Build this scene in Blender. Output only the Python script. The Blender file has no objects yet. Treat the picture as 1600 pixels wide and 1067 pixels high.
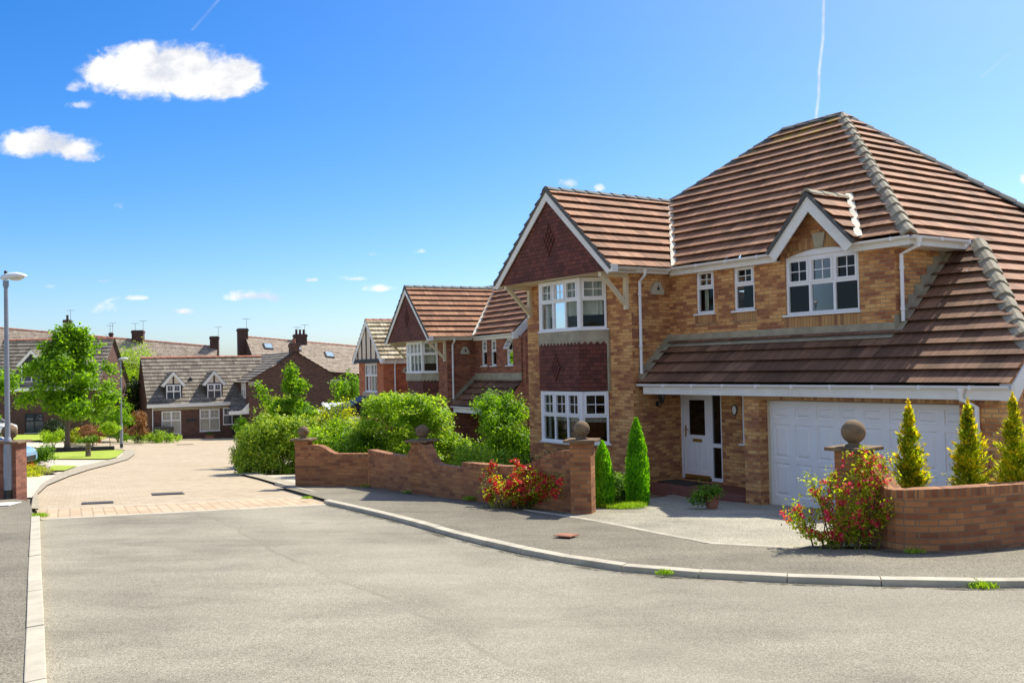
import bpy, bmesh, math, random
import numpy as np
from mathutils import Vector, Matrix

R = math.radians
SC = bpy.context.scene
COL = SC.collection

# ------------------------------------------------------------------ camera, sky, sun, exposure
def make_camera():
    cd = bpy.data.cameras.new('camera')
    cam = bpy.data.objects.new('camera', cd)
    COL.objects.link(cam)
    p, r = R(1.026), R(1.214)
    right, up, fwd = Vector((1, 0, 0)), Vector((0, -math.sin(p), math.cos(p))), Vector((0, math.cos(p), math.sin(p)))
    a = right * math.cos(r) - up * math.sin(r)
    b = right * math.sin(r) + up * math.cos(r)
    m = Matrix((a, b, -fwd)).transposed().to_4x4()
    cam.matrix_world = m
    cd.sensor_fit = 'HORIZONTAL'
    cd.sensor_width = 36.0
    cd.lens = 1488.9 / 1600 * 36.0
    cd.shift_y = 12.55 / 1600
    cd.clip_start, cd.clip_end = 0.1, 6000
    SC.camera = cam
make_camera()

SUN_EL, SUN_AZ = 51.5, 44.0          # azimuth from +X towards +Y
SKY_STRENGTH, SUN_STRENGTH = 0.122, 4.2
SC.view_settings.view_transform = 'Standard'
SC.view_settings.look = 'None'
SC.view_settings.gamma = 1.0
SC.view_settings.use_curve_mapping = False
SC.view_settings.exposure = 0.75
SC.render.engine = 'CYCLES'
SC.cycles.max_bounces = 8
SC.cycles.diffuse_bounces = 5
SC.cycles.transparent_max_bounces = 8
SC.cycles.use_denoising = True

def nd(nt, typ, props=None, **inp):
    n = nt.nodes.new('ShaderNode' + typ)
    for k, v in (props or {}).items():
        setattr(n, k, v)
    for k, v in inp.items():
        key = int(k[1:]) if k[0] == 'i' and k[1:].isdigit() else k.replace('_', ' ')
        s = n.inputs[key]
        if isinstance(v, bpy.types.NodeSocket):
            nt.links.new(v, s)
        else:
            if hasattr(s, 'default_value') and not isinstance(v, (int, float)) and len(v) == 3 and s.type == 'RGBA':
                v = (*v, 1)
            s.default_value = v
    return n

def math_(nt, op, a, b=0.0, c=0.0, clamp=False):
    n = nd(nt, 'Math', {'operation': op, 'use_clamp': clamp}, i0=a, i1=b, i2=c)
    return n.outputs[0]

def smooth(nt, v, lo, hi):
    r = hi < lo
    n = nd(nt, 'MapRange', {'interpolation_type': 'SMOOTHSTEP'}, i0=v, i1=min(lo, hi), i2=max(lo, hi), i3=1.0 if r else 0.0, i4=0.0 if r else 1.0)
    return n.outputs[0]

def mixc(nt, f, a, b, mode='MIX'):
    n = nt.nodes.new('ShaderNodeMix')
    n.data_type = 'RGBA'
    n.blend_type = mode
    for s, v in ((n.inputs[0], f), (n.inputs[6], a), (n.inputs[7], b)):
        if isinstance(v, bpy.types.NodeSocket):
            nt.links.new(v, s)
        else:
            s.default_value = v if isinstance(v, (int, float)) else ((*v, 1) if len(v) == 3 else v)
    return n.outputs[2]

def ramp(nt, fac, stops, interp='LINEAR'):
    n = nt.nodes.new('ShaderNodeValToRGB')
    cr = n.color_ramp
    cr.interpolation = interp
    while len(cr.elements) > 1:
        cr.elements.remove(cr.elements[-1])
    cr.elements[0].position = stops[0][0]
    cr.elements[0].color = (*stops[0][1], 1)
    for p, c in stops[1:]:
        e = cr.elements.new(p)
        e.color = (*c, 1)
    nt.links.new(fac, n.inputs[0])
    return n.outputs[0]

# clouds of the sky: direction as x/y and z/y of the view from the street, half sizes, weight
CLOUDS = [(-0.3838, 0.337, 0.0134, 0.0107, 0.8), (-0.3406, 0.3333, 0.0201, 0.0107, 0.6), (-0.4259, 0.3216, 0.0228, 0.0175, 0.5), (-0.2707, 0.3128, 0.0148, 0.0148, 0.42), (-0.2827, 0.3239, 0.0121, 0.006, 0.4), (-0.2966, 0.2971, 0.0269, 0.0121, 0.5), (-0.399, 0.3128, 0.0484, 0.0255, 1), (-0.3517, 0.3159, 0.0591, 0.0322, 1), (-0.3079, 0.3068, 0.0443, 0.0228, 1), (-0.2788, 0.3103, 0.0161, 0.0161, 0.6), (-0.45, 0.2847, 0.0188, 0.006, 0.6), (-0.4586, 0.3019, 0.0067, 0.0054, 0.4), (-0.4809, 0.2427, 0.0457, 0.0175, 1), (-0.5093, 0.2447, 0.0255, 0.0134, 0.9), (-0.4474, 0.2311, 0.0201, 0.0107, 0.75), (0.0623, 0.1905, 0.0114, 0.0074, 0.7), (0.0959, 0.1851, 0.0081, 0.0054, 0.6), (-0.2678, 0.0795, 0.0349, 0.0081, 0.8), (-0.2409, 0.0742, 0.0134, 0.004, 0.5), (-0.1358, 0.0847, 0.0215, 0.0054, 0.7), (-0.1652, 0.0961, 0.0269, 0.004, 0.55), (-0.2116, 0.0951, 0.0094, 0.0034, 0.55), (-0.3989, 0.0802, 0.0188, 0.004, 0.7), (-0.344, 0.0642, 0.0148, 0.0047, 0.7), (-0.428, 0.0694, 0.0188, 0.0094, 0.5), (-0.4269, 0.0977, 0.0121, 0.004, 0.55), (-0.409, 0.1776, 0.0101, 0.0067, 0.4), (-0.0954, 0.123, 0.0101, 0.004, 0.45), (-0.1425, 0.1206, 0.0081, 0.0034, 0.45), (-0.4794, 0.0941, 0.0168, 0.0047, 0.4), (0.5427, 0.1857, 0.006, 0.0107, 0.8)]

def make_world():
    w = bpy.data.worlds.new('World')
    SC.world = w
    w.use_nodes = True
    nt = w.node_tree
    nt.nodes.clear()
    out = nt.nodes.new('ShaderNodeOutputWorld')
    sky = nd(nt, 'TexSky', {'sky_type': 'NISHITA', 'sun_disc': False, 'sun_elevation': R(SUN_EL),
                            'sun_rotation': R(90 - SUN_AZ), 'altitude': 0, 'air_density': 0.8,
                            'dust_density': 1.2, 'ozone_density': 4.5})
    hs = nd(nt, 'HueSaturation', Hue=0.505, Saturation=1.4, Value=1.0, Color=sky.outputs[0])
    tc = nt.nodes.new('ShaderNodeTexCoord')
    sep = nd(nt, 'SeparateXYZ', Vector=tc.outputs['Generated'])
    x, y, z = sep.outputs
    yy = math_(nt, 'MAXIMUM', y, 0.02)
    a, b = math_(nt, 'DIVIDE', x, yy), math_(nt, 'DIVIDE', z, yy)
    ab = nd(nt, 'CombineXYZ', X=a, Y=math_(nt, 'MULTIPLY', b, 1.35), Z=0.0).outputs[0]
    n1 = nd(nt, 'TexNoise', Vector=ab, Scale=42.0, Detail=10.0, Roughness=0.62, Distortion=0.3).outputs[0]
    n2 = nd(nt, 'TexNoise', Vector=ab, Scale=16.0, Detail=5.0, Roughness=0.55).outputs[0]
    field = None
    for a0, b0, ra, rb, wt in CLOUDS:
        da = math_(nt, 'MULTIPLY', math_(nt, 'SUBTRACT', a, a0), 1.06 / ra)
        db = math_(nt, 'MULTIPLY', math_(nt, 'SUBTRACT', b, b0), 1.06 / rb)
        up = math_(nt, 'MAXIMUM', db, 0.0)
        dn = math_(nt, 'MULTIPLY', math_(nt, 'MINIMUM', db, 0.0), 1.45)   # flatter undersides
        d2 = math_(nt, 'ADD', math_(nt, 'MULTIPLY', da, da), math_(nt, 'ADD', math_(nt, 'MULTIPLY', up, up), math_(nt, 'MULTIPLY', dn, dn)))
        g = math_(nt, 'MULTIPLY', math_(nt, 'EXPONENT', math_(nt, 'MULTIPLY', d2, -1.0)), wt)
        field = g if field is None else math_(nt, 'ADD', field, g)
    f = math_(nt, 'ADD', field, math_(nt, 'MULTIPLY', math_(nt, 'SUBTRACT', n1, 0.5), 1.9))
    f = math_(nt, 'ADD', f, math_(nt, 'MULTIPLY', math_(nt, 'SUBTRACT', n2, 0.5), 0.7))
    f = math_(nt, 'MULTIPLY', f, smooth(nt, field, 0.05, 0.3))
    mask = smooth(nt, f, 0.2, 1.0)
    # vapour trail and its wisps
    def trail(pts, wid, amp):
        tot = None
        for (ax, bx), (ay, by) in zip(pts[:-1], pts[1:]):
            t = nd(nt, 'MapRange', {'clamp': True}, i0=b, i1=bx, i2=by, i3=0.0, i4=1.0).outputs[0]
            ac = math_(nt, 'ADD', math_(nt, 'MULTIPLY', t, ay - ax), ax)
            dd = math_(nt, 'ABSOLUTE', math_(nt, 'SUBTRACT', a, ac))
            inside = math_(nt, 'MULTIPLY', math_(nt, 'LESS_THAN', b, max(bx, by)), math_(nt, 'GREATER_THAN', b, min(bx, by)))
            v = math_(nt, 'MULTIPLY', math_(nt, 'SUBTRACT', 1.0, smooth(nt, dd, 0.0, wid)), inside)
            tot = v if tot is None else math_(nt, 'MAXIMUM', tot, v)
        nn = nd(nt, 'TexNoise', Vector=ab, Scale=40.0, Detail=4.0).outputs[0]
        return math_(nt, 'MULTIPLY', tot, math_(nt, 'MULTIPLY', nn, amp))
    tr = trail([(0.3385, 0.41), (0.3352, 0.3393), (0.3303, 0.3054), (0.3289, 0.2783), (0.3235, 0.24)], 0.0026, 0.95)
    tr2 = trail([(-0.2964, 0.40), (-0.3307, 0.3617)], 0.0035, 0.22)
    tr3 = trail([(0.5299, 0.3182), (0.5008, 0.2937)], 0.004, 0.22)
    mask = math_(nt, 'MAXIMUM', mask, math_(nt, 'MAXIMUM', tr, math_(nt, 'MAXIMUM', tr2, tr3)), clamp=True)
    mask = math_(nt, 'MULTIPLY', mask, math_(nt, 'GREATER_THAN', y, 0.05))
    body = smooth(nt, math_(nt, 'ADD', math_(nt, 'MULTIPLY', n2, 0.9), math_(nt, 'MULTIPLY', n1, 0.4)), 0.5, 0.78)
    ccol = mixc(nt, body, (3.5, 3.7, 4.15), (5.5, 5.4, 5.3))
    # unseen cumulus added behind the viewer to brighten and whiten the fill light
    d3 = nd(nt, 'VectorMath', {'operation': 'MULTIPLY'}, i0=tc.outputs['Generated'], i1=(1.0, 1.0, 2.2)).outputs[0]
    n3 = nd(nt, 'TexNoise', Vector=d3, Scale=2.6, Detail=8.0, Roughness=0.58).outputs[0]
    back = math_(nt, 'MULTIPLY', smooth(nt, y, 0.35, -0.15), smooth(nt, z, 0.02, 0.12))
    mask = math_(nt, 'MAXIMUM', mask, math_(nt, 'MULTIPLY', smooth(nt, n3, 0.455, 0.6), back), clamp=True)
    col = mixc(nt, mask, hs.outputs[0], ccol)
    bg = nd(nt, 'Background', Color=col, Strength=SKY_STRENGTH)
    nt.links.new(bg.outputs[0], out.inputs[0])
make_world()

def make_sun():
    ld = bpy.data.lights.new('sun', 'SUN')
    ld.energy = SUN_STRENGTH
    ld.angle = R(0.5)
    ld.color = (1.0, 0.93, 0.8)
    o = bpy.data.objects.new('sun', ld)
    COL.objects.link(o)
    e, a = R(SUN_EL), R(SUN_AZ)
    d = Vector((math.cos(e) * math.cos(a), math.cos(e) * math.sin(a), math.sin(e)))
    o.rotation_euler = d.to_track_quat('Z', 'Y').to_euler()
    o.location = (30, 20, 40)
make_sun()

# ------------------------------------------------------------------ object helpers
def tag(o, label=None, cat=None, group=None, kind=None):
    if label: o['label'] = label
    if cat: o['category'] = cat
    if group: o['group'] = group
    if kind: o['kind'] = kind
    return o

def empty(name, loc, rz=0.0, label=None, cat=None, group=None):
    o = bpy.data.objects.new(name, None)
    COL.objects.link(o)
    o.location = loc
    o.rotation_euler = (0, 0, rz)
    return tag(o, label, cat, group)

def link_mesh(name, me, mat, parent=None):
    o = bpy.data.objects.new(name, me)
    COL.objects.link(o)
    if mat: me.materials.append(mat)
    if parent is not None: o.parent = parent
    return o

def copy_tree(o, parent=None):
    c = o.copy()
    COL.objects.link(c)
    c.parent = parent
    for ch in [k for k in COL.objects if k.parent == o]:
        copy_tree(ch, c)
    return c

def set_uv(me):
    n = len(me.polygons)
    uvl = me.uv_layers.new(name='UVMap')
    co = np.empty(len(me.vertices) * 3, np.float32); me.vertices.foreach_get('co', co); co = co.reshape(-1, 3)
    nor = np.empty(n * 3, np.float32); me.polygons.foreach_get('normal', nor); nor = nor.reshape(-1, 3)
    lt = np.empty(n, np.int32); me.polygons.foreach_get('loop_total', lt)
    lv = np.empty(len(me.loops), np.int32); me.loops.foreach_get('vertex_index', lv)
    fl = np.repeat(np.arange(n), lt)
    t = np.cross(np.array([0, 0, 1.0]), nor)
    ln = np.linalg.norm(t, axis=1)
    flat = ln < 0.02
    t[~flat] /= ln[~flat][:, None]
    t[flat] = (1, 0, 0)
    b = np.cross(nor, t)
    p = co[lv]
    uv = np.stack([(p * t[fl]).sum(1), (p * b[fl]).sum(1)], 1).astype(np.float32)
    uvl.data.foreach_set('uv', uv.ravel())

class MB:
    """collects faces, then links them as one mesh object"""
    def __init__(s, f=None):
        s.v, s.f, s.m = [], [], f
    def P(s, p):
        return Vector(s.m(p) if s.m else p)
    def face(s, pts):
        i = len(s.v)
        s.v += [s.P(p) for p in pts]
        s.f.append(tuple(range(i, i + len(pts))))
    def obox(s, O, A, B, C, a0, a1, b0, b1, c0, c1):
        O, A, B, C = Vector(O), Vector(A), Vector(B), Vector(C)
        i = len(s.v)
        for a in (a0, a1):
            for b in (b0, b1):
                for c in (c0, c1):
                    s.v.append(s.P(O + A * a + B * b + C * c))
        for q in ((0, 1, 3, 2), (4, 6, 7, 5), (0, 4, 5, 1), (2, 3, 7, 6), (0, 2, 6, 4), (1, 5, 7, 3)):
            s.f.append(tuple(i + k for k in q))
    def box(s, x0, x1, y0, y1, z0, z1):
        s.obox((0, 0, 0), (1, 0, 0), (0, 1, 0), (0, 0, 1), x0, x1, y0, y1, z0, z1)
    def prism(s, pts, d):
        """polygon pts pushed along the vector d"""
        d = Vector(d)
        n = len(pts)
        i = len(s.v)
        s.v += [s.P(Vector(p)) for p in pts] + [s.P(Vector(p) + d) for p in pts]
        s.f.append(tuple(range(i, i + n)))
        s.f.append(tuple(range(i + 2 * n - 1, i + n - 1, -1)))
        for k in range(n):
            j = (k + 1) % n
            s.f.append((i + k, i + j, i + n + j, i + n + k))
    def beam(s, p0, p1, w, h, up=(0, 0, 1), off=0.0):
        p0, p1 = Vector(p0), Vector(p1)
        t = (p1 - p0); L = t.length; t.normalize()
        side = t.cross(Vector(up)).normalized()
        u = side.cross(t)
        s.obox(p0, t, side, u, 0, L, -w / 2, w / 2, off - h / 2, off + h / 2)
    def tube(s, pts, rad, seg=8, cap=True):
        pts = [Vector(p) for p in pts]
        rs = rad if isinstance(rad, (list, tuple)) else [rad] * len(pts)
        rings = []
        ref = None
        for k, p in enumerate(pts):
            t = (pts[min(k + 1, len(pts) - 1)] - pts[max(k - 1, 0)]).normalized()
            if ref is None or abs(ref.dot(t)) > 0.95:
                ref = Vector((0, 0, 1)) if abs(t.z) < 0.9 else Vector((1, 0, 0))
            a = t.cross(ref).normalized(); b = t.cross(a)
            ref = b.cross(t) if False else ref
            i = len(s.v)
            for q in range(seg):
                an = 2 * math.pi * q / seg
                s.v.append(s.P(p + a * math.cos(an) * rs[k] + b * math.sin(an) * rs[k]))
            rings.append(i)
        for i, j in zip(rings[:-1], rings[1:]):
            for q in range(seg):
                r = (q + 1) % seg
                s.f.append((i + q, i + r, j + r, j + q))
        if cap:
            s.f.append(tuple(rings[0] + q for q in range(seg))[::-1])
            s.f.append(tuple(rings[-1] + q for q in range(seg)))
    def lathe(s, c, prof, seg=20):
        """prof: list of (radius, z)"""
        c = Vector(c); rings = []
        for r, z in prof:
            i = len(s.v)
            for q in range(seg):
                a = 2 * math.pi * q / seg
                s.v.append(s.P(c + Vector((r * math.cos(a), r * math.sin(a), z))))
            rings.append(i)
        for i, j in zip(rings[:-1], rings[1:]):
            for q in range(seg):
                r = (q + 1) % seg
                s.f.append((i + q, i + r, j + r, j + q))
        s.f.append(tuple(rings[0] + q for q in range(seg))[::-1])
        s.f.append(tuple(rings[-1] + q for q in range(seg)))
    def ball(s, c, r, seg=20, sq=1.0):
        s.lathe(c, [(max(r * math.sin(math.pi * k / 12), 0.001), -r * sq * math.cos(math.pi * k / 12)) for k in range(13)], seg)
    def wall(s, O, A, B, N, w, h, holes=(), depth=0.09):
        """rectangle w x h with rectangular openings and their reveals"""
        O, A, B, N = Vector(O), Vector(A), Vector(B), Vector(N)
        us = sorted({0, w, *[q for k in holes for q in (k[0], k[1])]})
        vs = sorted({0, h, *[q for k in holes for q in (k[2], k[3])]})
        us = [u for u in us if 0 <= u <= w]; vs = [v for v in vs if 0 <= v <= h]
        for u0, u1 in zip(us[:-1], us[1:]):
            for v0, v1 in zip(vs[:-1], vs[1:]):
                cu, cv = (u0 + u1) / 2, (v0 + v1) / 2
                if any(k[0] < cu < k[1] and k[2] < cv < k[3] for k in holes): continue
                s.face([O + A * u0 + B * v0, O + A * u1 + B * v0, O + A * u1 + B * v1, O + A * u0 + B * v1])
        for k in holes:
            c = [(k[0], k[2]), (k[1], k[2]), (k[1], k[3]), (k[0], k[3])]
            for (ua, va), (ub, vb) in zip(c, c[1:] + c[:1]):
                p, q = O + A * ua + B * va, O + A * ub + B * vb
                s.face([p, q, q - N * depth, p - N * depth])
    def build(s, name, mat, parent=None, smooth=False, merge=False, bevel=0.0):
        me = bpy.data.meshes.new(name)
        me.from_pydata([tuple(v) for v in s.v], [], s.f)
        bm = bmesh.new(); bm.from_mesh(me)
        if merge or bevel: bmesh.ops.remove_doubles(bm, verts=bm.verts, dist=1e-4)
        bmesh.ops.recalc_face_normals(bm, faces=bm.faces)
        if bevel:
            ed = [e for e in bm.edges if len(e.link_faces) == 2 and e.calc_face_angle(0) > 0.5]
            bmesh.ops.bevel(bm, geom=ed, offset=bevel, segments=2, affect='EDGES', profile=0.6)
        bm.to_mesh(me); bm.free()
        if smooth:
            me.polygons.foreach_set('use_smooth', [True] * len(me.polygons))
        set_uv(me)
        return link_mesh(name, me, mat, parent)

# ------------------------------------------------------------------ materials
def new_mat(name):
    m = bpy.data.materials.new(name)
    m.use_nodes = True
    nt = m.node_tree
    b = nt.nodes['Principled BSDF']
    return m, nt, b

def put(nt, b, **kw):
    for k, v in kw.items():
        s = b.inputs[k.replace('_', ' ')]
        if isinstance(v, bpy.types.NodeSocket): nt.links.new(v, s)
        else: s.default_value = (*v, 1) if (not isinstance(v, (int, float)) and len(v) == 3 and s.type == 'RGBA') else v

def bump(nt, b, h, strength=0.4, dist=0.01):
    n = nd(nt, 'Bump', Strength=strength, Distance=dist, Height=h)
    nt.links.new(n.outputs[0], b.inputs['Normal'])

def uvn(nt): return nt.nodes.new('ShaderNodeTexCoord').outputs['UV']
def objc(nt): return nt.nodes.new('ShaderNodeTexCoord').outputs['Object']
def geop(nt): return nt.nodes.new('ShaderNodeNewGeometry').outputs['Position']
def noise(nt, vec, scale, detail=4.0, rough=0.55, dist=0.0):
    return nd(nt, 'TexNoise', Vector=vec, Scale=scale, Detail=detail, Roughness=rough, Distortion=dist).outputs[0]
def scalev(nt, vec, sx, sy, sz=1.0):
    return nd(nt, 'VectorMath', {'operation': 'MULTIPLY'}, i0=vec, i1=(sx, sy, sz)).outputs[0]

def brick_mat(name, stops, mortar, bw=0.225, rh=0.075, ms=0.007, patch=0.55, offset=0.5, rough=0.85, stain=0.25, bumpd=0.006):
    m, nt, b = new_mat(name)
    uv = uvn(nt)
    t = nd(nt, 'TexBrick', {'offset': offset}, Vector=uv, Color1=(0, 0, 0), Color2=(1, 1, 1), Mortar=(0.5, 0.5, 0.5),
           Scale=1.0, Mortar_Size=ms, Mortar_Smooth=0.1, Bias=0.0, Brick_Width=bw, Row_Height=rh)
    pn = noise(nt, scalev(nt, uv, 0.9, 2.0), 1.6, 3.0)
    v = math_(nt, 'ADD', math_(nt, 'MULTIPLY', t.outputs[0], 1 - patch * 0.5), math_(nt, 'MULTIPLY', math_(nt, 'SUBTRACT', pn, 0.5), patch * 2.2), clamp=True)
    c = ramp(nt, v, stops)
    fine = noise(nt, scalev(nt, uv, 1, 2.2), 38.0, 5.0, 0.65)
    c = mixc(nt, 1.0, c, ramp(nt, fine, [(0.25, (0.74, 0.74, 0.74)), (0.75, (1.18, 1.18, 1.18))]), 'MULTIPLY')
    st = noise(nt, uv, 0.7, 4.0, 0.6)
    c = mixc(nt, math_(nt, 'MULTIPLY', smooth(nt, st, 0.48, 0.75), stain), c, tuple(0.55 * q for q in stops[0][1]))
    mo = mixc(nt, fine, tuple(0.8 * q for q in mortar), mortar)
    c = mixc(nt, t.outputs[1], c, mo)
    put(nt, b, Base_Color=c, Roughness=rough)
    h = math_(nt, 'ADD', math_(nt, 'MULTIPLY', math_(nt, 'SUBTRACT', 1.0, t.outputs[1]), 0.8), math_(nt, 'MULTIPLY', fine, 0.35))
    bump(nt, b, h, 0.7, bumpd)
    return m

def tile_mat(name, stops, gauge=0.33, bw=0.33, lichen=None, streak=0.4, joint=0.8, rough=0.85):
    m, nt, b = new_mat(name)
    uv = uvn(nt)
    t = nd(nt, 'TexBrick', {'offset': 0.5}, Vector=uv, Color1=(0, 0, 0), Color2=(1, 1, 1), Mortar=(0.5, 0.5, 0.5),
           Scale=1.0, Mortar_Size=0.004, Mortar_Smooth=0.0, Brick_Width=bw, Row_Height=gauge)
    pn = noise(nt, uv, 0.8, 4.0)
    v = math_(nt, 'ADD', math_(nt, 'MULTIPLY', t.outputs[0], 0.7), math_(nt, 'MULTIPLY', math_(nt, 'SUBTRACT', pn, 0.35), 0.8), clamp=True)
    c = ramp(nt, v, stops)
    sk = noise(nt, nd(nt, 'VectorRotate', {'rotation_type': 'Z_AXIS'}, Vector=scalev(nt, uv, 11.0, 1.6), Angle=0.0).outputs[0], 1.0, 4.0, 0.6)
    c = mixc(nt, 1.0, c, ramp(nt, sk, [(0.3, (1 - streak, 1 - streak, 1 - streak)), (0.7, (1 + streak * 0.55,) * 3)]), 'MULTIPLY')
    fine = noise(nt, uv, 60.0, 4.0, 0.7)
    c = mixc(nt, 1.0, c, ramp(nt, fine, [(0.2, (0.8, 0.8, 0.8)), (0.8, (1.15, 1.15, 1.15))]), 'MULTIPLY')
    c = mixc(nt, math_(nt, 'MULTIPLY', t.outputs[1], joint), c, tuple(0.25 * q for q in stops[0][1]))
    if lichen:
        z = nd(nt, 'SeparateXYZ', Vector=objc(nt)).outputs
        ln = noise(nt, uv, 2.6, 5.0, 0.65)
        msk = math_(nt, 'MULTIPLY', smooth(nt, z[2], lichen[0], lichen[1]), smooth(nt, ln, 0.46, 0.6))
        msk = math_(nt, 'MULTIPLY', msk, math_(nt, 'SUBTRACT', 1.0, smooth(nt, z[0], -1.3, -0.9)))
        c = mixc(nt, math_(nt, 'MULTIPLY', msk, 0.75), c, lichen[2])
    put(nt, b, Base_Color=c, Roughness=rough)
    bump(nt, b, fine, 0.3, 0.004)
    return m

def plain_mat(name, col, rough=0.5, var=0.12, sc=6.0, dirt=0.0, dirtcol=(0.1, 0.09, 0.07), metallic=0.0, bm=0.0, bsc=80.0, coat=0.0):
    m, nt, b = new_mat(name)
    o = objc(nt)
    n = noise(nt, o, sc, 5.0, 0.6)
    c = mixc(nt, 1.0, col, ramp(nt, n, [(0.25, (1 - var,) * 3), (0.75, (1 + var,) * 3)]), 'MULTIPLY')
    if dirt:
        d = noise(nt, o, sc * 0.35, 6.0, 0.68)
        c = mixc(nt, math_(nt, 'MULTIPLY', smooth(nt, d, 0.45, 0.72), dirt), c, dirtcol)
    put(nt, b, Base_Color=c, Roughness=rough, Metallic=metallic)
    if coat: put(nt, b, Coat_Weight=coat, Coat_Roughness=0.05)
    if bm: bump(nt, b, noise(nt, o, bsc, 4.0, 0.7), bm, 0.004)
    return m

def leaf_mat(name, cols, trans=0.45, rough=0.5, tcol=None):
    m, nt, b = new_mat(name)
    g = nt.nodes.new('ShaderNodeNewGeometry')
    cols = [tuple(min(0.9, q * (0.8, 1.05, 1.2)[min(2, k_)]) for q in c_) for k_, c_ in enumerate(cols)]
    n = noise(nt, g.outputs['Position'], 1.7, 3.0)
    v = math_(nt, 'ADD', math_(nt, 'MULTIPLY', g.outputs['Random Per Island'], 0.75), math_(nt, 'MULTIPLY', math_(nt, 'SUBTRACT', n, 0.4), 0.8), clamp=True)
    k = len(cols)
    c = ramp(nt, v, [(q / max(k - 1, 1), cc) for q, cc in enumerate(cols)])
    put(nt, b, Base_Color=c, Roughness=rough, Specular_IOR_Level=0.3)
    tr = nd(nt, 'BsdfTranslucent', Color=mixc(nt, 1.0, c, tcol or (1.45, 1.45, 0.42), 'MULTIPLY'))
    mx = nd(nt, 'MixShader', i0=trans, i1=b.outputs[0], i2=tr.outputs[0])
    nt.links.new(mx.outputs[0], nt.nodes['Material Output'].inputs[0])
    return m

def glass_mat(name, refl=0.16, tint=(0.75, 0.8, 0.78)):
    m, nt, b = new_mat(name)
    nt.nodes.remove(b)
    tr = nd(nt, 'BsdfTransparent', Color=tint)
    w = noise(nt, objc(nt), 1.3, 2.0)
    bm_ = nd(nt, 'Bump', Strength=0.12, Distance=0.02, Height=w)
    gl = nd(nt, 'BsdfGlossy', Color=(0.9, 0.93, 0.95), Roughness=0.02, Normal=bm_.outputs[0])
    fr = nd(nt, 'Fresnel', IOR=1.5)
    f = math_(nt, 'ADD', math_(nt, 'MULTIPLY', fr.outputs[0], 1.0), refl - 0.05, clamp=True)
    mx = nd(nt, 'MixShader', i0=f, i1=tr.outputs[0], i2=gl.outputs[0])
    nt.links.new(mx.outputs[0], nt.nodes['Material Output'].inputs[0])
    return m

def tarmac_mat(name, light, dark, sc=95.0, blot=0.24, seam=False):
    m, nt, b = new_mat(name)
    p = geop(nt)
    v1 = nd(nt, 'TexVoronoi', {'feature': 'F1'}, Vector=p, Scale=sc, Randomness=1.0)
    fine = noise(nt, p, sc * 0.62, 4.0, 0.75)
    f = math_(nt, 'ADD', math_(nt, 'MULTIPLY', nd(nt, 'SeparateColor', Color=v1.outputs['Color']).outputs[0], 0.55), math_(nt, 'MULTIPLY', fine, 0.6))
    c = ramp(nt, f, [(0.18, dark), (0.42, tuple(0.62 * q for q in light)), (0.62, light), (0.95, tuple(min(1, 1.4 * q) for q in light))])
    big = noise(nt, p, 0.33, 6.0, 0.62)
    mid = noise(nt, scalev(nt, p, 0.5, 1.0), 1.4, 5.0, 0.65)
    bb = math_(nt, 'ADD', math_(nt, 'MULTIPLY', big, 0.6), math_(nt, 'MULTIPLY', mid, 0.4))
    c = mixc(nt, 1.0, c, ramp(nt, bb, [(0.36, (1 - blot * 1.3,) * 3), (0.5, (1.0, 1.0, 1.0)), (0.64, (1 + blot,) * 3)]), 'MULTIPLY')
    if seam:
        s = nd(nt, 'SeparateXYZ', Vector=p).outputs
        wob = math_(nt, 'SUBTRACT', noise(nt, p, 0.5, 4.0), 0.5)
        def side(x0, y0, x1, y1, w_):
            L = math.hypot(x1 - x0, y1 - y0); nx, ny = -(y1 - y0) / L, (x1 - x0) / L
            d = math_(nt, 'ADD', math_(nt, 'MULTIPLY', s[0], nx), math_(nt, 'MULTIPLY', s[1], ny))
            return math_(nt, 'ADD', math_(nt, 'SUBTRACT', d, nx * x0 + ny * y0), math_(nt, 'MULTIPLY', wob, w_))
        d1 = side(-5.3, 16.66, -0.58, 7.94, 0.5)
        crack = math_(nt, 'MULTIPLY', math_(nt, 'SUBTRACT', 1.0, smooth(nt, math_(nt, 'ABSOLUTE', d1), 0.0, 0.045)), smooth(nt, mid, 0.36, 0.6))
        c = mixc(nt, math_(nt, 'MULTIPLY', crack, 0.75), c, dark)
        c = mixc(nt, math_(nt, 'MULTIPLY', smooth(nt, d1, -0.02, 0.05), 0.13), c, tuple(0.75 * q for q in dark))     # later lay of tarmac on one side
        d2 = side(1.38, 10.22, 3.42, 6.48, 1.6)
        c = mixc(nt, math_(nt, 'MULTIPLY', math_(nt, 'MULTIPLY', smooth(nt, d2, 0.0, 0.5), smooth(nt, mid, 0.3, 0.62)), 0.3), c, dark)
        tr = math_(nt, 'ABSOLUTE', side(-3.0, 15.0, 1.2, 6.0, 2.5))     # paler wheel track
        c = mixc(nt, math_(nt, 'MULTIPLY', math_(nt, 'SUBTRACT', 1.0, smooth(nt, tr, 0.1, 0.9)), 0.16), c, tuple(min(1, 1.5 * q) for q in light))
        oil = noise(nt, p, 0.9, 3.0, 0.5)
        c = mixc(nt, math_(nt, 'MULTIPLY', smooth(nt, oil, 0.66, 0.74), 0.3), c, dark)
    put(nt, b, Base_Color=c, Roughness=0.9, Specular_IOR_Level=0.25)
    h = math_(nt, 'ADD', v1.outputs['Distance'], fine)
    bump(nt, b, h, 0.55, 0.004)
    return m

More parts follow.
